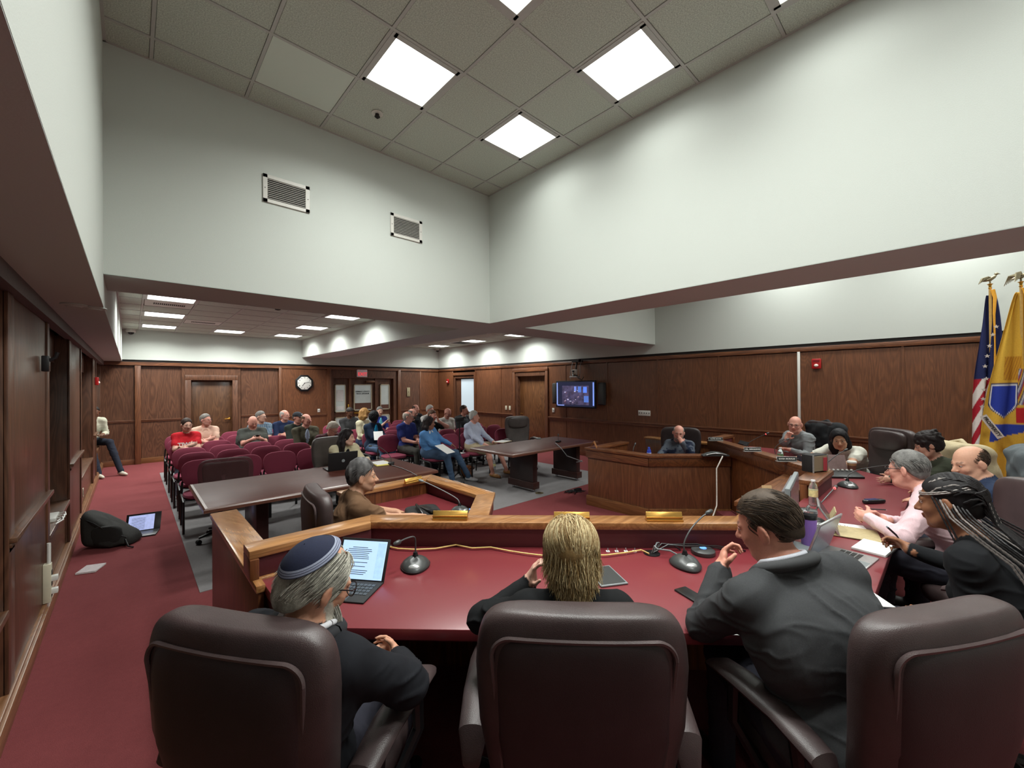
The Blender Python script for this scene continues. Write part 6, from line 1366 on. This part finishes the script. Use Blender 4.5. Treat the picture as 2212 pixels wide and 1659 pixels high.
# near desk cables
pts=[at(u,v,ZS+.012) for u,v in ((842,1181),(860,1185),(900,1187),(940,1185),(985,1177),(1020,1184),(1060,1182),(1100,1190),(1140,1196),(1175,1200),(1220,1200),(1260,1200),(1310,1199),(1350,1194),(1385,1188),(1402,1196))]
t=thing('yellow_cable','yellow network cable snaking along the back of the maroon desk','cable',pts[0]); m=MB().tube([p-pts[0] for p in pts],.0042,8).build('cord',plain('cable_yellow',(224,196,120),.5),t,smooth=True); MB().cbox((0,0,.002),(.022,.010,.010)).build('plug',M_clear,t)
q=at(1408,1196,ZS); t=thing('cable_grommet','black cable outlet with tangled cords in the maroon desk','cable outlet',q); MB().lathe([(.045,0),(.045,.004),(.03,.005)],20).build('ring',M_blk,t)
for k,(u,v,u2,v2,mm) in enumerate(((1430,1172,1500,1176,M_grey),(1440,1180,1470,1188,M_blk),(1450,1176,1560,1186,M_blk),(1420,1186,1475,1205,M_grey),(1480,1180,1610,1190,M_blk))):
    a=at(u,v,ZS+.02+.008*k)-q; b=at(u2,v2,ZS+.006)-q; MB().tube([(0,0,0),a*.5+Vector((0,0,.03)),a,a.lerp(b,.5)+Vector((0,0,.015)),b],.0045,6).build('cord',mm,t,smooth=True)
for k,u in enumerate((1313,1332,1352,1371)):
    q=at(u,1191,ZS); t=thing('cable_clip','clear adhesive cable clip at the back of the desk, %s from the left'%(('first','second','third','last')[k]),'cable clip',q,R(45),'clear cable clips'); MB().box(-.012,-.01,0,.012,.01,.002).build('pad',M_paper,t); MB().tube([(.009*math.cos(a),0,.010+.009*math.sin(a)) for a in [k2*.6 for k2 in range(10)]],.002,6).build('loop',M_clear,t,smooth=True)
# nameplates
def nameplate(label,p,rz,front=None,gold=True,w=.21,group=None):
    t=thing('nameplate',label,'nameplate',p,rz,group)
    if gold:
        MB().add([(-w/2,-.02,.0),(w/2,-.02,.0),(w/2,.02,.0),(-w/2,.02,.0),(-w/2,.0,.05),(w/2,.0,.05),(w/2,.006,.05),(-w/2,.006,.05)],[(0,3,2,1),(4,5,6,7),(0,1,5,4),(1,2,6,5),(2,3,7,6),(3,0,4,7)]).build('holder',M_gold,t,bevel=.001,seg=1)
        MB().box(-w/2,-.028,.0,w/2,-.018,.008).box(-w/2,-.020,.018,w/2,-.012,.024).build('rail_lip',M_gold,t); MB().box(-w/2+.004,.003,.012,w/2-.004,.012,.048).build('insert',M_blk,t)
    else:
        MB().cbox((0,0,.028),(w,.004,.048),Euler((R(-14),0,0))).build('frame',M_silver,t,bevel=.001,seg=1); MB().cbox((0,-.003,.028),(w-.012,.003,.036),Euler((R(-14),0,0))).build('insert',M_blk,t); MB().box(-w/2,-.02,0,w/2,.03,.004).build('foot',M_silver,t)
        if front: text(front,.022,plain('nameplate_white',(220,220,215),.6),'lettering',t,(0,-.0055,.028),(R(76),0,0),bold=.0006)
    return t
for u,v,lab in ((973,1121,'gold-backed nameplate on the near rail, leftmost of three'),(1235,1124,'gold-backed nameplate behind the blonde head'),(1434,1124,'gold-backed nameplate on the near rail beside the suit man')):
    nameplate(lab,at(u,v,ZR+.001),R(-45))
nameplate('gold-backed nameplate on the far rail of the side desk',at(893,1042,ZL+.001),R(8),w=.20)
for (x,y),nm,lab in (((6.05,2.30),'OLIVER MOORE','black nameplate on the right rail, farthest of three'),((5.38,1.63),'CEL. HERNANDEZ','black nameplate on the right rail, middle of three'),((4.93,1.18),'SONIA MORALES','black nameplate on the right rail nearest the black box')):
    nameplate(lab,(x+.02,y-.02,ZR+.001),R(-45),nm,False,.20)
# ================================================================ near desk devices
def tablet(name,label,p,rz,w=.25,h=.175,tilt=68,kb=True,scr=(170,200,235),lines=True,case=M_blkm,kbd=.19,emit=.42,cat='tablet',bez=.012,prop=None):
    t=thing(name,label,cat,p,rz); rot=Euler((R(-(90-tilt)),0,0)); M=rot.to_matrix()
    def P(x,y,z): return M@Vector((x,y,z))
    b=MB().cbox(P(0,0,h/2),(w,.010,h),rot).build('body',case,t,bevel=.003)
    s_=MB().cbox(P(0,-.0056,h/2),(w-bez*2,.0012,h-bez*2),rot).build('screen',plain('screen_%d_%d'%(scr[0],scr[2]),scr,.25,emit=emit,nvar=.02),t)
    if lines:
        r_=random.Random(len(label)*7); L=MB(); z=h-.035
        while z>.03:
            if r_.random()>.2: L.cbox(P(-w*.08,-.0066,z),(w*.5*r_.uniform(.6,1),.0004,.0026),rot)
            z-=.0085 if r_.random()>.25 else .018
        L.build('screen_text',M_ink,s_); MB().cbox(P(w*.36,-.0064,h/2),(w*.16,.0004,h*.8),rot).build('side_column',plain('screen_side',(140,170,210),.3,emit=.6),s_)
    if kb:
        kk=MB().box(-w/2,-kbd,0,w/2,.0,.008).build('keyboard_base',case,t,bevel=.003)
        K=MB()
        for i in range(4):
            for j in range(11): K.box(-w/2+.018+j*(w-.036)/11,-kbd+.06+i*.026,.008,-w/2+.018+(j+.82)*(w-.036)/11,-kbd+.06+i*.026+.020,.010)
        K.build('keys',M_dg if case!=M_silver else M_blk,kk); MB().box(-.04,-kbd+.008,.008,.04,-kbd+.05,.0088).build('trackpad',M_dg if case!=M_silver else M_grey,kk)
    else: MB().cbox((0,.045,h*.33),(w*.6,.006,h*.75),Euler((R(24),0,0))).build('stand_flap',prop or case,t)
    return t
q=at(775,1268,ZS); tablet('tablet','black-cased tablet showing a document before the skullcap man',q+Vector((.02,.05,.0)),R(-52),w=.26,h=.20,tilt=66)
q=at(1308,1246,ZS); t=thing('flat_tablet','grey tablet lying flat beside the blonde woman','tablet',q+Vector((0,0,.001)),R(-30)); MB().box(-.07,-.10,0,.07,.10,.008).build('body',M_grey,t,bevel=.003); MB().box(-.062,-.09,.008,.062,.09,.009).build('glass',M_dg,t)
q=at(1494,1288,ZS); t=tag(MB().box(-.035,-.07,0,.035,.07,.009).build('smartphone',M_blk,bevel=.004),'black smartphone by the suit man\'s elbow','phone'); put(t,q,R(-20))
q=at(1582,1352,ZS); t=tag(MB().prism([(-.08,-.1),(.07,-.1),(.08,.1),(-.07,.09)],0,.002).build('paper_sheet',M_paper),'white paper under the suit man\'s arm at the desk edge','paper'); put(t,q+Vector((.02,.03,.001)),R(-50))
# laptop of the braided woman (screen back-left, keyboard towards her)
q=Vector((2.80,.50,ZS)); t=tablet('laptop','silver laptop with dark screen before the braided woman',q+Vector((0.02,.02,.001)),R(-8),w=.33,h=.22,tilt=108,scr=(70,76,84),lines=False,case=M_silver,kbd=.23,emit=.25,cat='laptop')
q=at(1898,1188,ZS); t=thing('spiral_notebook','open white spiral notebook under the pen hand','notebook',q+Vector((.0,.02,0)),R(-8)); MB().box(-.11,-.075,0,.11,.075,.014).build('pages',M_paper,t,bevel=.002)
m=MB(); [m.tube([(-.10+k*.0125,-.078+.005*math.cos(a),.008+.007*math.sin(a)) for a in [j*.9 for j in range(8)]],.0012,4) for k in range(17)]; m.build('spiral',M_blk,t)
pc=IB['t']; q=Vector((2.92,.20,1.02)); t=thing('pen','dark blue pen held by the braided woman','pen',q); MB().tube([(-.06,.03,.05),(-.0,.0,.0),(.035,-.015,-.035)],[.005,.005,.0015],8).build('barrel',plain('pen_navy',(30,36,60),.3),t,smooth=True); MB().tube([(-.06,.025,.052),(-.04,.02,.032)],.0015,5).build('clip',M_silver,t)
# tumbler
q=Vector((2.62,.66,ZS)); t=thing('tumbler','purple insulated tumbler with clear lid beside the laptop','tumbler',at(1746,1180,ZS)); MB().lathe([(.032,0),(.034,.01),(.042,.12),(.044,.165)],28).build('body',plain('tumbler_purple',(150,112,196),.35,nvar=.03),t,smooth=True); MB().lathe([(.0445,.165),(.0455,.17),(.0455,.188),(.0445,.19)],28).build('steel_band',M_blk,t,smooth=True)
MB().lathe([(.046,.19),(.048,.20),(.046,.215),(.03,.218)],28).build('lid',M_clear,t,smooth=True); MB().tube([(-.02,0,.218),(-.01,0,.232),(.02,0,.232),(.03,0,.22)],.006).build('slider',M_clear,t,smooth=True)
# bottle water
def bottle(label,p,cap=(225,225,225),lab=(220,210,150),h=.20,r=.031,glass=None):
    t=thing('water_bottle',label,'bottle',p); MB().lathe([(r*.9,0),(r,.01),(r*.96,h*.3),(r,h*.34),(r*.96,h*.55),(r,h*.68),(r*.75,h*.82),(.013,h*.92),(.013,h*.95)],24).build('bottle_body',glass or M_clear,t,smooth=True)
    MB().lathe([(r*1.01,h*.36),(r*1.01,h*.62)],24).build('wrapper',plain('wrapper_%d'%lab[0],lab,.5,nscale=60,nvar=.25),t,smooth=True); MB().lathe([(.0155,h*.94),(.0155,h*1.0)],18).build('screw_cap',plain('cap_%d_%d'%(cap[0],cap[2]),cap,.4),t,smooth=True); return t
bottle('clear water bottle with white cap behind the tablet on the maroon desk',at(1757,1092,ZS)); bottle('clear bottle with green label before the grey-sweater man',Vector((5.62,1.38,ZS)),lab=(110,150,110)); bottle('water bottle with blue cap in the witness box',Vector((5.42,2.95,.80))-Vector((0,0,.08)),cap=(60,90,210),lab=(200,210,240),glass=plain('blue_bottle',(60,90,220),.1,trans=.5))
bottle('clear water bottle standing on the grey carpet by the boat shoes',Vector((5.75,6.75,.004)),lab=(220,225,230))
# coffee cup
t=thing('coffee_cup','paper coffee cup with white lid and brown sleeve','cup',at(1848,1032,ZS)+Vector((.25,.06,0))); MB().lathe([(.029,0),(.040,.11)],26).build('cup',plain('cup_brown',(110,74,60),.7),t,smooth=True); MB().lathe([(.036,.075),(.0415,.11)],26).build('sleeve',plain('cup_sleeve_tan',(176,140,100),.8),t,smooth=True); MB().lathe([(.043,.108),(.044,.118),(.040,.128),(.037,.13)],26).build('lid',M_white,t,smooth=True)
# tablet with tan folio before the pink-shirt man
tan=plain('tan_folio',(176,160,120),.6); t=tablet('tablet','tablet standing in an open tan folio before the pink-shirt man',Vector((3.33,.50,ZS+.005)),R(12),w=.24,h=.20,tilt=58,scr=(60,44,50),lines=False,case=M_silver,kb=False,emit=.15,prop=tan)
o=MB().box(-.12,-.20,0,.12,.06,.004).build('folio_cover',tan,t)
for x,y,rz,w_,h_,lab in ((3.42,.50,R(20),.21,.28,'printed white sheet beside the tan folio'),(2.36,.33,R(40),.2,.26,'loose white sheets at the desk edge by the grey suit')):
    t=thing('printed_sheet',lab,'paper',(x,y,ZS+.001),rz); MB().box(-w_/2,-h_/2,0,w_/2,h_/2,.003).build('sheet',M_paper,t); L=MB(); [L.box(-w_/2+.02,h_/2-.03-k*.012,.003,w_/2-.02-.06*random.random(),h_/2-.027-k*.012,.0034) for k in range(14)]; L.build('print',M_ink,t)
t=thing('smartphone_case','black radio handset lying behind the clasped hands','phone',at(1888,1087,ZS),R(-35)); MB().rings(superpad(.20,.05,.032,.5,.5,20,8)).build('body',M_blk,t,smooth=True,loc=(0,0,.016)); MB().box(-.07,-.018,.028,.03,.018,.034).build('glass',plain('blue_glass',(60,70,110),.1),t)
t=thing('ballpoint_pen','dark pen held by the pink-shirt man','pen',(3.60,.33,.975)); MB().tube([(-.05,.05,.01),(.05,-.03,.0)],.004,8).build('barrel',M_blk,t); MB().tube([(.05,-.03,0),(.06,-.038,-.003)],[.004,.001],8).build('tip',M_silver,t)
# black audio mixer
t=thing('audio_mixer','black sloped control unit with small white keys behind the microphone','control unit',at(1820,1035,ZS)+Vector((.12,.02,0)),R(-50)); MB().add([(-.16,-.08,0),(.16,-.08,0),(.16,.08,0),(-.16,.08,0),(-.16,-.08,.02),(.16,-.08,.02),(.16,.08,.06),(-.16,.08,.06)],[(0,3,2,1),(4,5,6,7),(0,1,5,4),(1,2,6,5),(2,3,7,6),(3,0,4,7)]).build('body',M_blk,t,bevel=.004)
for k in range(7): MB().cbox((-.13+k*.042,.055,.062),(.014,.018,.012)).build('key',M_white,t)
# folders on desk of right wing, laptops
t=tablet('laptop','open laptop seen from behind its lid beside the coffee cup',Vector((5.42,.86,ZS+.001)),R(125),w=.30,h=.20,tilt=110,scr=(120,96,96),lines=False,case=plain('rose_silver',(150,126,124),.35,.4),kbd=.2,emit=.1,cat='laptop')
t=tablet('tablet','dark tablet propped on the farthest part of the right wing',Vector((6.33,2.06,ZS+.001)),R(-135),w=.24,h=.16,tilt=60,scr=(30,28,32),lines=False,kb=False,emit=.05)
t=tablet('tablet','dark tablet with propped back beside the green-label bottle',Vector((5.55,1.22,ZS+.001)),R(-150),w=.2,h=.15,tilt=62,scr=(40,38,48),lines=False,kb=False,emit=.05)
for k,(x,y,rz,w_,h_,lab) in enumerate(((6.00,1.75,R(-40),.3,.42,'spread of white papers before the grey-sweater man'),(5.82,1.50,R(-55),.25,.34,'white papers beside the green-label bottle'),(5.50,1.02,R(-30),.21,.28,'white sheet beside the white-top woman\'s hand'),(5.34,.78,R(-20),.2,.2,'small white sheet behind the rose laptop'))):
    t=thing('paper_stack',lab,'papers',(x,y,ZS+.001),rz)
    for j in range(3 if k<2 else 1): MB().cbox((.02*j,.015*j,.003*j+.0015),(w_,h_,.002),Euler((0,0,.2*j))).build('sheet',M_paper,t)
# black box with tan front and small flag
t=thing('desk_clock_radio','black box with tan speaker front on the end of the right rail','radio',(4.60,.86,ZR),R(-22)); MB().box(-.10,-.05,.0,.10,.05,.155).build('cabinet',M_blkm,t,bevel=.006); MB().box(-.09,-.056,.01,.09,-.049,.145).build('speaker_cloth',plain('speaker_tan',(150,136,110),.9,nscale=600,nvar=.2),t); MB().box(-.10,-.058,0,-.092,-.048,.155).box(.092,-.058,0,.10,-.048,.155).build('trim_bar',M_silver,t)
MB().box(.03,-.064,.01,.075,-.059,.13).build('red_tag',plain('tag_red',(176,60,70),.7),t)
# monitor and flat device on ledge
t=thing('monitor','grey flat monitor behind the suit man\'s head','monitor',(2.80,.63,ZS),R(8)); MB().add([(-.27,-.012,.06),(.27,-.012,.06),(.27,.012,.06),(-.27,.012,.06),(-.27,-.012,.40),(.27,-.012,.40),(.27,.012,.40),(-.27,.012,.40)],[(0,3,2,1),(4,5,6,7),(0,1,5,4),(1,2,6,5),(2,3,7,6),(3,0,4,7)]).build('housing',M_grey,t,bevel=.006)
MB().box(-.25,.012,.08,.25,.03,.38).build('rear_bulge',plain('monitor_back_taupe',(98,92,94),.5),t,bevel=.01); MB().box(-.25,-.0145,.08,.25,-.012,.385).build('screen',plain('screen_off_grey',(78,72,76),.25),t)
MB().box(-.03,-.0,.0,.03,.05,.2).build('neck',M_grey,t,bevel=.005); MB().lathe([(.12,0),(.12,.008),(.05,.018)],24).build('foot',M_grey,t,smooth=True)
t=thing('document_tray','pale grey curved device on the near end of the oak ledge','device',(3.70,1.06,ZL),R(20)); MB().rings(superpad(.24,.12,.05,.5,.6,24,8)).build('shell',plain('pale_grey_plastic',(160,166,170),.4),t,smooth=True,loc=(0,0,.025)); MB().box(-.08,-.03,.045,.06,.03,.055).build('pad',M_grey,t,bevel=.004)
for (x,y,h_,lab) in ((4.05,1.10,.06,'small folded card standing on the oak ledge'),(4.66,.80,.05,'small folded card at the foot of the black box')):
    t=tag(MB().add([(-.04,-.015,0),(.04,-.015,0),(.04,0,h_),(-.04,0,h_),(-.04,.015,0),(.04,.015,0)],[(0,1,2,3),(3,2,5,4),(0,3,4),(1,5,2)]).build('folded_card',plain('card_tan',(190,160,120),.8)),lab,'card'); put(t,(x,y,ZL if h_>.055 else ZR),R(-50))
# outlet on dais face with cord, white cable over the witness rail
a=at(1583,985,ZL)
t=thing('outlet_plate','ivory outlet with white cord on the dais front behind the suit man','socket',(5.52,1.74,.38),R(-45)); MB().box(-.035,-.008,-.06,.035,0,.06).build('plate',M_ivory,t,bevel=.002); MB().cbox((.01,-.02,.02),(.025,.03,.03)).build('plug',M_white,t,bevel=.003)
MB().tube([(.0,-.03,.015),(-.02,-.06,-.03),(-.04,-.06,-.15),(-.03,-.08,-.30),(.0,-.12,-.37)],.005,6).build('cord',M_white,t,smooth=True)
t=thing('conference_device','black curved conference unit on the witness box rail','conference unit',(5.62,2.12,ZL),R(-45)); 
rs=[[(x,y_+.0,z_) for y_,z_ in ((-.04,0),(.04,0),(.035,.05*math.cos(x/.17*1.4)+.008),(-.035,.05*math.cos(x/.17*1.4)+.008))] for x in [(-.17+.34*k/14) for k in range(15)]]
MB().rings(rs).build('body',M_dg,t,bevel=.004); MB().tube([(x,-.045,.042*math.cos(x/.17*1.4)) for x in [(-.13+.26*k/12) for k in range(13)]],.005,6).build('silver_arc',M_silver,t,smooth=True)
pts=[Vector((5.60,2.02,ZL+.01)),Vector((5.50,1.99,ZL+.01)),Vector((5.40,2.02,.75)),Vector((5.40,2.02,.45)),Vector((5.34,2.0,.30)),Vector((5.20,2.0,.18)),Vector((5.12,1.98,.10)),Vector((5.08,1.92,.008)),Vector((5.0,1.7,.008))]
t=tag(MB().tube(pts,.008,8).build('white_cord',plain('cord_white',(214,206,196),.5),smooth=True),'white cord hanging down the front of the witness box','cord')
t=thing('picture_frame','small tan easel leaning on the left corner of the witness rail','easel',(5.12,3.66,ZL),R(30)); MB().cbox((0,0,.05),(.14,.008,.10),Euler((R(-25),0,0))).build('panel',plain('easel_tan',(150,100,60),.5),t); MB().cbox((0,.05,.045),(.01,.006,.10),Euler((R(30),0,0))).build('strut',M_brass,t)
# side desk things
t=thing('black_bag','black zip portfolio with handle on the side desk','bag',(1.78,3.00,ZLS),R(70)); MB().rings(superpad(.40,.28,.07,.35,.6,30,10)).build('body',M_blkm,t,smooth=True,loc=(0,0,.035)); MB().tube([(-.12,.03,.07),(-.08,.05,.10),(.06,.05,.10),(.10,.03,.07)],.010,8).build('handle',M_blk,t,smooth=True); MB().cbox((-.02,-.03,.075),(.26,.06,.02),Euler((0,.1,.2))).build('flap',M_blk,t,bevel=.006)
t=thing('legal_pad','yellow legal pad under the brown-shirt man\'s hand','notepad',(1.82,2.72,ZLS+.001),R(60)); MB().box(-.11,-.15,0,.11,.15,.012).build('pages',M_yel,t); MB().box(-.11,.14,.0,.11,.152,.014).build('binding',plain('pad_binding',(170,60,60),.6),t)
# conference table things
t=thing('laptop','black laptop seen from behind its lid on the long table','laptop',(1.98,5.32,.754),R(176)); MB().cbox((0,.02,.115),(.36,.008,.235),Euler((R(-8),0,0))).build('lid',M_blk,t,bevel=.003); MB().box(-.18,-.24,0,.18,.0,.016).build('keyboard_base',M_blk,t,bevel=.003)
MB().lathe([(.020,0),(.020,.0015),(.017,.0015)],24,(0,.0275,.12),Matrix.Rotation(R(-98),3,'X')).build('lid_ring',M_grey,t,smooth=True)
t=thing('legal_pad','white and yellow legal pads on the long table','notepad',at(824,1002,.755),R(-8)); MB().cbox((0,0,.006),(.22,.30,.010)).build('pages',M_yel,t); MB().cbox((-.01,.02,.014),(.20,.26,.006),Euler((0,0,.12))).build('top_sheets',M_paper,t)
t=thing('desk_puck','small silver puck on the right conference table','puck',at(1163,948,.755)); MB().lathe([(.05,0),(.05,.02),(.04,.025)],20).build('body',M_grey,t,smooth=True); MB().lathe([(.02,.025),(.02,.028)],16).build('button',M_blk,t)
pts=[at(1200,957,.765),at(1212,968,.76),at(1225,985,.70),Vector((5.9,4.5,.45)),Vector((5.35,4.2,.55)),Vector((5.05,3.86,.66))]
t=tag(MB().tube(pts,.007,6).build('grey_cord',M_grey,smooth=True),'grey cord drooping from the right conference table to the witness box','cord')
t=thing('manila_folder','buff folder held by the man in khaki shorts','folder',(5.52,6.22,.68),R(15)); MB().box(-.17,-.12,0,.17,.12,.006).build('cover',plain('manila',(206,184,146),.8),t); MB().box(-.15,-.10,.006,.165,.115,.009).build('sheets',M_paper,t)
for (p,rz,w_,h_,lab,tl) in (((4.08,6.14,.70),R(20),.24,.30,'white paper held by the woman in blue fleece',R(25)),((4.74,6.62,.49),R(10),.2,.14,'white slip lying on the empty front maroon chair',0),((3.68,7.95,.82),R(-20),.18,.24,'booklet held by the woman in the denim jacket',R(40))):
    t=thing('paper_sheet',lab,'paper',p,rz); MB().cbox((0,0,0),(w_,h_,.003),Euler((tl,0,0))).build('sheet',M_paper,t)
t=thing('smartphone','black smartphone held by the heavy man','phone',(1.69,8.72,.91),R(180)); MB().cbox((0,0,0),(.075,.010,.15),Euler((R(-55),0,R(20)))).build('body',M_blk,t,bevel=.003)
# microphone stand with tablet
t=thing('microphone_stand','black tripod stand with a phone clamp before the blue fleece woman','stand',(4.55,6.35,.004)); MB().tube([(0,0,.12),(0,0,1.16)],.010,8).build('pole',M_blk,t,smooth=True); MB().lathe([(.016,.40),(.016,.46)],12).build('collar',M_blk,t)
for k in range(3):
    a=R(120*k+20); MB().tube([(0,0,.22),(.17*math.cos(a),.17*math.sin(a),.01),(.19*math.cos(a),.19*math.sin(a),.012)],.009,8).build('leg',M_blk,t,smooth=True)
MB().box(-.08,-.015,1.14,.08,.015,1.23).build('clamp',M_blk,t,bevel=.006)
t=thing('leather_bag','tan leather shoulder bag on the carpet beside the fleece woman','bag',(4.90,6.62,.004),R(30)); MB().rings(superpad(.34,.14,.22,.5,.6,26,10,lambda x,y,z:(x,y*(1.2-z*2),z))).build('body',M_brownl,t,smooth=True,loc=(0,0,.11)); MB().tube([(-.15,-.03,.15),(-.1,-.12,.24),(.08,-.14,.16),(.14,-.06,.1)],.008,6).build('strap',plain('strap_brown',(96,50,28),.5),t,smooth=True)
MB().cbox((0,-.085,.12),(.28,.012,.13),Euler((R(10),0,0))).build('flap',leather('dark_tan',(120,66,34),.5),t,bevel=.008)
t=thing('black_bag','black bag on the floor under the front row chairs','bag',(3.9,6.55,.004)); MB().rings(superpad(.34,.18,.26,.5,.5,22,8)).build('body',M_blkm,t,smooth=True,loc=(0,0,.13)); MB().tube([(-.1,0,.25),(0,0,.36),(.1,0,.25)],.008,6).build('handle',M_blk,t,smooth=True)
q=at(1165,1065,.005); t=thing('floor_outlet','round brass floor outlet cover in the grey carpet','floor outlet',q); MB().lathe([(.07,0),(.07,.004),(.06,.006)],24).build('cover',plain('dull_brass',(110,98,70),.5,.5),t); MB().lathe([(.03,.006),(.03,.008)],20).build('cap',M_blk,t)
t=thing('cable_tangle','black cables piled on the floor at the witness box corner','cable',(5.55,4.35,.006)); 
for k in range(6):
    r_=random.Random(k); pts=[(r_.uniform(-.25,.15),r_.uniform(-.12,.12),.01+.012*r_.random()) for _ in range(7)]; MB().tube(pts,.005,6).build('cable',M_blk,t,smooth=True)
MB().box(-.05,-.04,0,.08,.03,.05).build('adapter',M_blk,t,bevel=.006)
# left aisle things
t=thing('backpack','dark backpack slumped against the left wall','backpack',(-.19,6.72,.0),R(-30)); MB().rings(superpad(.50,.34,.40,.45,.45,34,16,lambda x,y,z:(x+.10*(.2-z),y*(1-.7*z)*(1+.06*math.sin(x*30)),(z+.2)*(1.05-.85*max(0,(x+.20)/.5))-.2+.012*math.sin(x*22+y*15)))).build('body',plain('backpack_grey',(42,42,40),.85,nscale=50,nvar=.2,bmp=.3),t,smooth=True,loc=(0,0,.20))
MB().tube([(-.2,-.12,.35),(-.05,-.17,.30),(.1,-.17,.18),(.24,-.12,.1)],.007,6).build('zip',M_blk,t,smooth=True); MB().rings(superpad(.30,.10,.22,.5,.6,22,8)).build('front_pocket',plain('backpack_pocket',(34,34,33),.9),t,smooth=True,loc=(.05,-.13,.14)); MB().tube([(.2,-.1,.1),(.3,-.2,.02),(.36,-.22,.012)],.009,6).build('strap',M_blk,t,smooth=True)
t=thing('laptop','open laptop with lit screen on the red carpet','laptop',(.10,6.98,.002),R(-12)); Mx=Euler((R(-28),0,0)); MB().box(-.17,-.24,0,.17,0,.016).build('keyboard_base',M_dg,t,bevel=.003)
b=MB().cbox((0,.055,.105),(.34,.010,.235),Mx).build('lid',M_blk,t,bevel=.003); s_=MB().cbox((-.02,.0500,.107),(.25,.002,.19),Mx).build('screen',plain('floor_laptop_screen',(150,160,200),.3,emit=.5),t)
L=MB(); [L.cbox((-.05,.0488+.0 +(z-.107)*.53,z),(.13,.0008,.003),Mx) for z in [.04+.012*k for k in range(11)]]; L.build('screen_text',M_ink,s_)
t=thing('notebook','small closed white notebook on the red carpet','notebook',(-.30,5.90,.002),R(-20)); MB().box(-.075,-.10,0,.075,.10,.012).build('pages',M_paper,t); MB().box(-.077,-.102,.012,.077,.102,.014).build('cover',plain('cover_pale',(190,180,182),.6),t,bevel=.001,seg=1)
t=tag(MB().prism([(.15*math.cos(a),.07*math.sin(a)) for a in [k*.4 for k in range(15)]],0,.004).build('buff_envelope',plain('envelope_buff',(150,124,80),.8)),'buff flat envelope on the carpet behind the backpack','envelope'); put(t,(-.28,7.75,.001),R(10))
t=thing('power_strip','white power strip hanging on the left wall under the ledge','power strip',(XL+.0,4.86,.30)); MB().box(-.0,-.035,-.16,.045,.035,.14).build('housing',M_ivory,t,bevel=.005)
for k in range(3): MB().box(.045,-.018,-.12+k*.085,.048,.018,-.085+k*.085).build('socket',M_slot,t)
for k in range(2): MB().cbox((.06,0,-.08+k*.1),(.04,.045,.04)).build('plug',M_white,t,bevel=.004)
MB().tube([(.03,0,.14),(.03,0,.30)],.012,8).build('cord',M_white,t,smooth=True)
t=thing('network_box','white network box with cables on the window ledge','network box',(XL-.05,5.75,.60),R(0)); MB().box(-.06,-.16,0,.05,.12,.035).build('case',M_white,t,bevel=.006); [MB().tube([(.05,-.1+.1*k,.02),(.09,-.12+.1*k,.03),(.10,-.2+.1*k,.02),(.06,-.28+.1*k,.008)],.006,6).build('cable',M_white,t,smooth=True) for k in range(3)]
t=thing('wall_plate','tiny white double socket low on the left wall','socket',(XL+.012,8.2,.38)); MB().box(0,-.04,-.06,.008,.04,.06).build('plate',M_ivory,t,bevel=.002); MB().box(.008,-.01,-.03,.010,.01,.03).build('socket',M_slot,t)
# ================================================================ coats on chairs
def coat(label,bx,by,z,a,col,w=.60,hh=.40):
    t=thing('coat',label,'coat',(bx,by,z),hd(a)); 
    V=SDF(); V.cone((-w/2+.05,-.02,.0),(w/2-.05,-.02,.0),.075,.075,'c',.03); V.ell((0,-.085,-hh*.45),(w/2*.95,.035,hh*.6),'c',.05); V.ell((0,.055,-hh*.30),(w/2*.9,.03,hh*.45),'c',.05)
    for s in(-1,1): V.chain([(s*(w/2-.06),-.01,.01),(s*(w/2),-.05,-.15),(s*(w/2-.01),-.07,-.34)],[.065,.05,.04],'c',.04)
    vv,ff=V.mesh(.014); n=vnoise(vv,14,3); vv=vv+np.stack([(n-.5)*.016,(n-.5)*.03,(n-.5)*.01],1)
    npmesh('fabric',vv,ff,[plain('coat_%d_%d'%(col[0],col[2]),col,.9,nscale=200,nvar=.15)],None,None,t)
    MB().tube([(-.08,-.03,.06),(0,-.06,.085),(.08,-.03,.06)],[.02,.026,.02],10).build('coat_collar',plain('coat_%d_%d'%(col[0],col[2]),col,.9),t,smooth=True); return t
coat('black coat over the chair behind the grey-sweater man',7.12,1.22,1.20,-48,(24,26,30)); coat('beige coat over the chair behind the curly-haired woman',5.74,-.02,1.17,-38,(206,190,154)); coat('grey coat over the chair beside the flags',4.98,-.42,1.24,-12,(96,104,108))
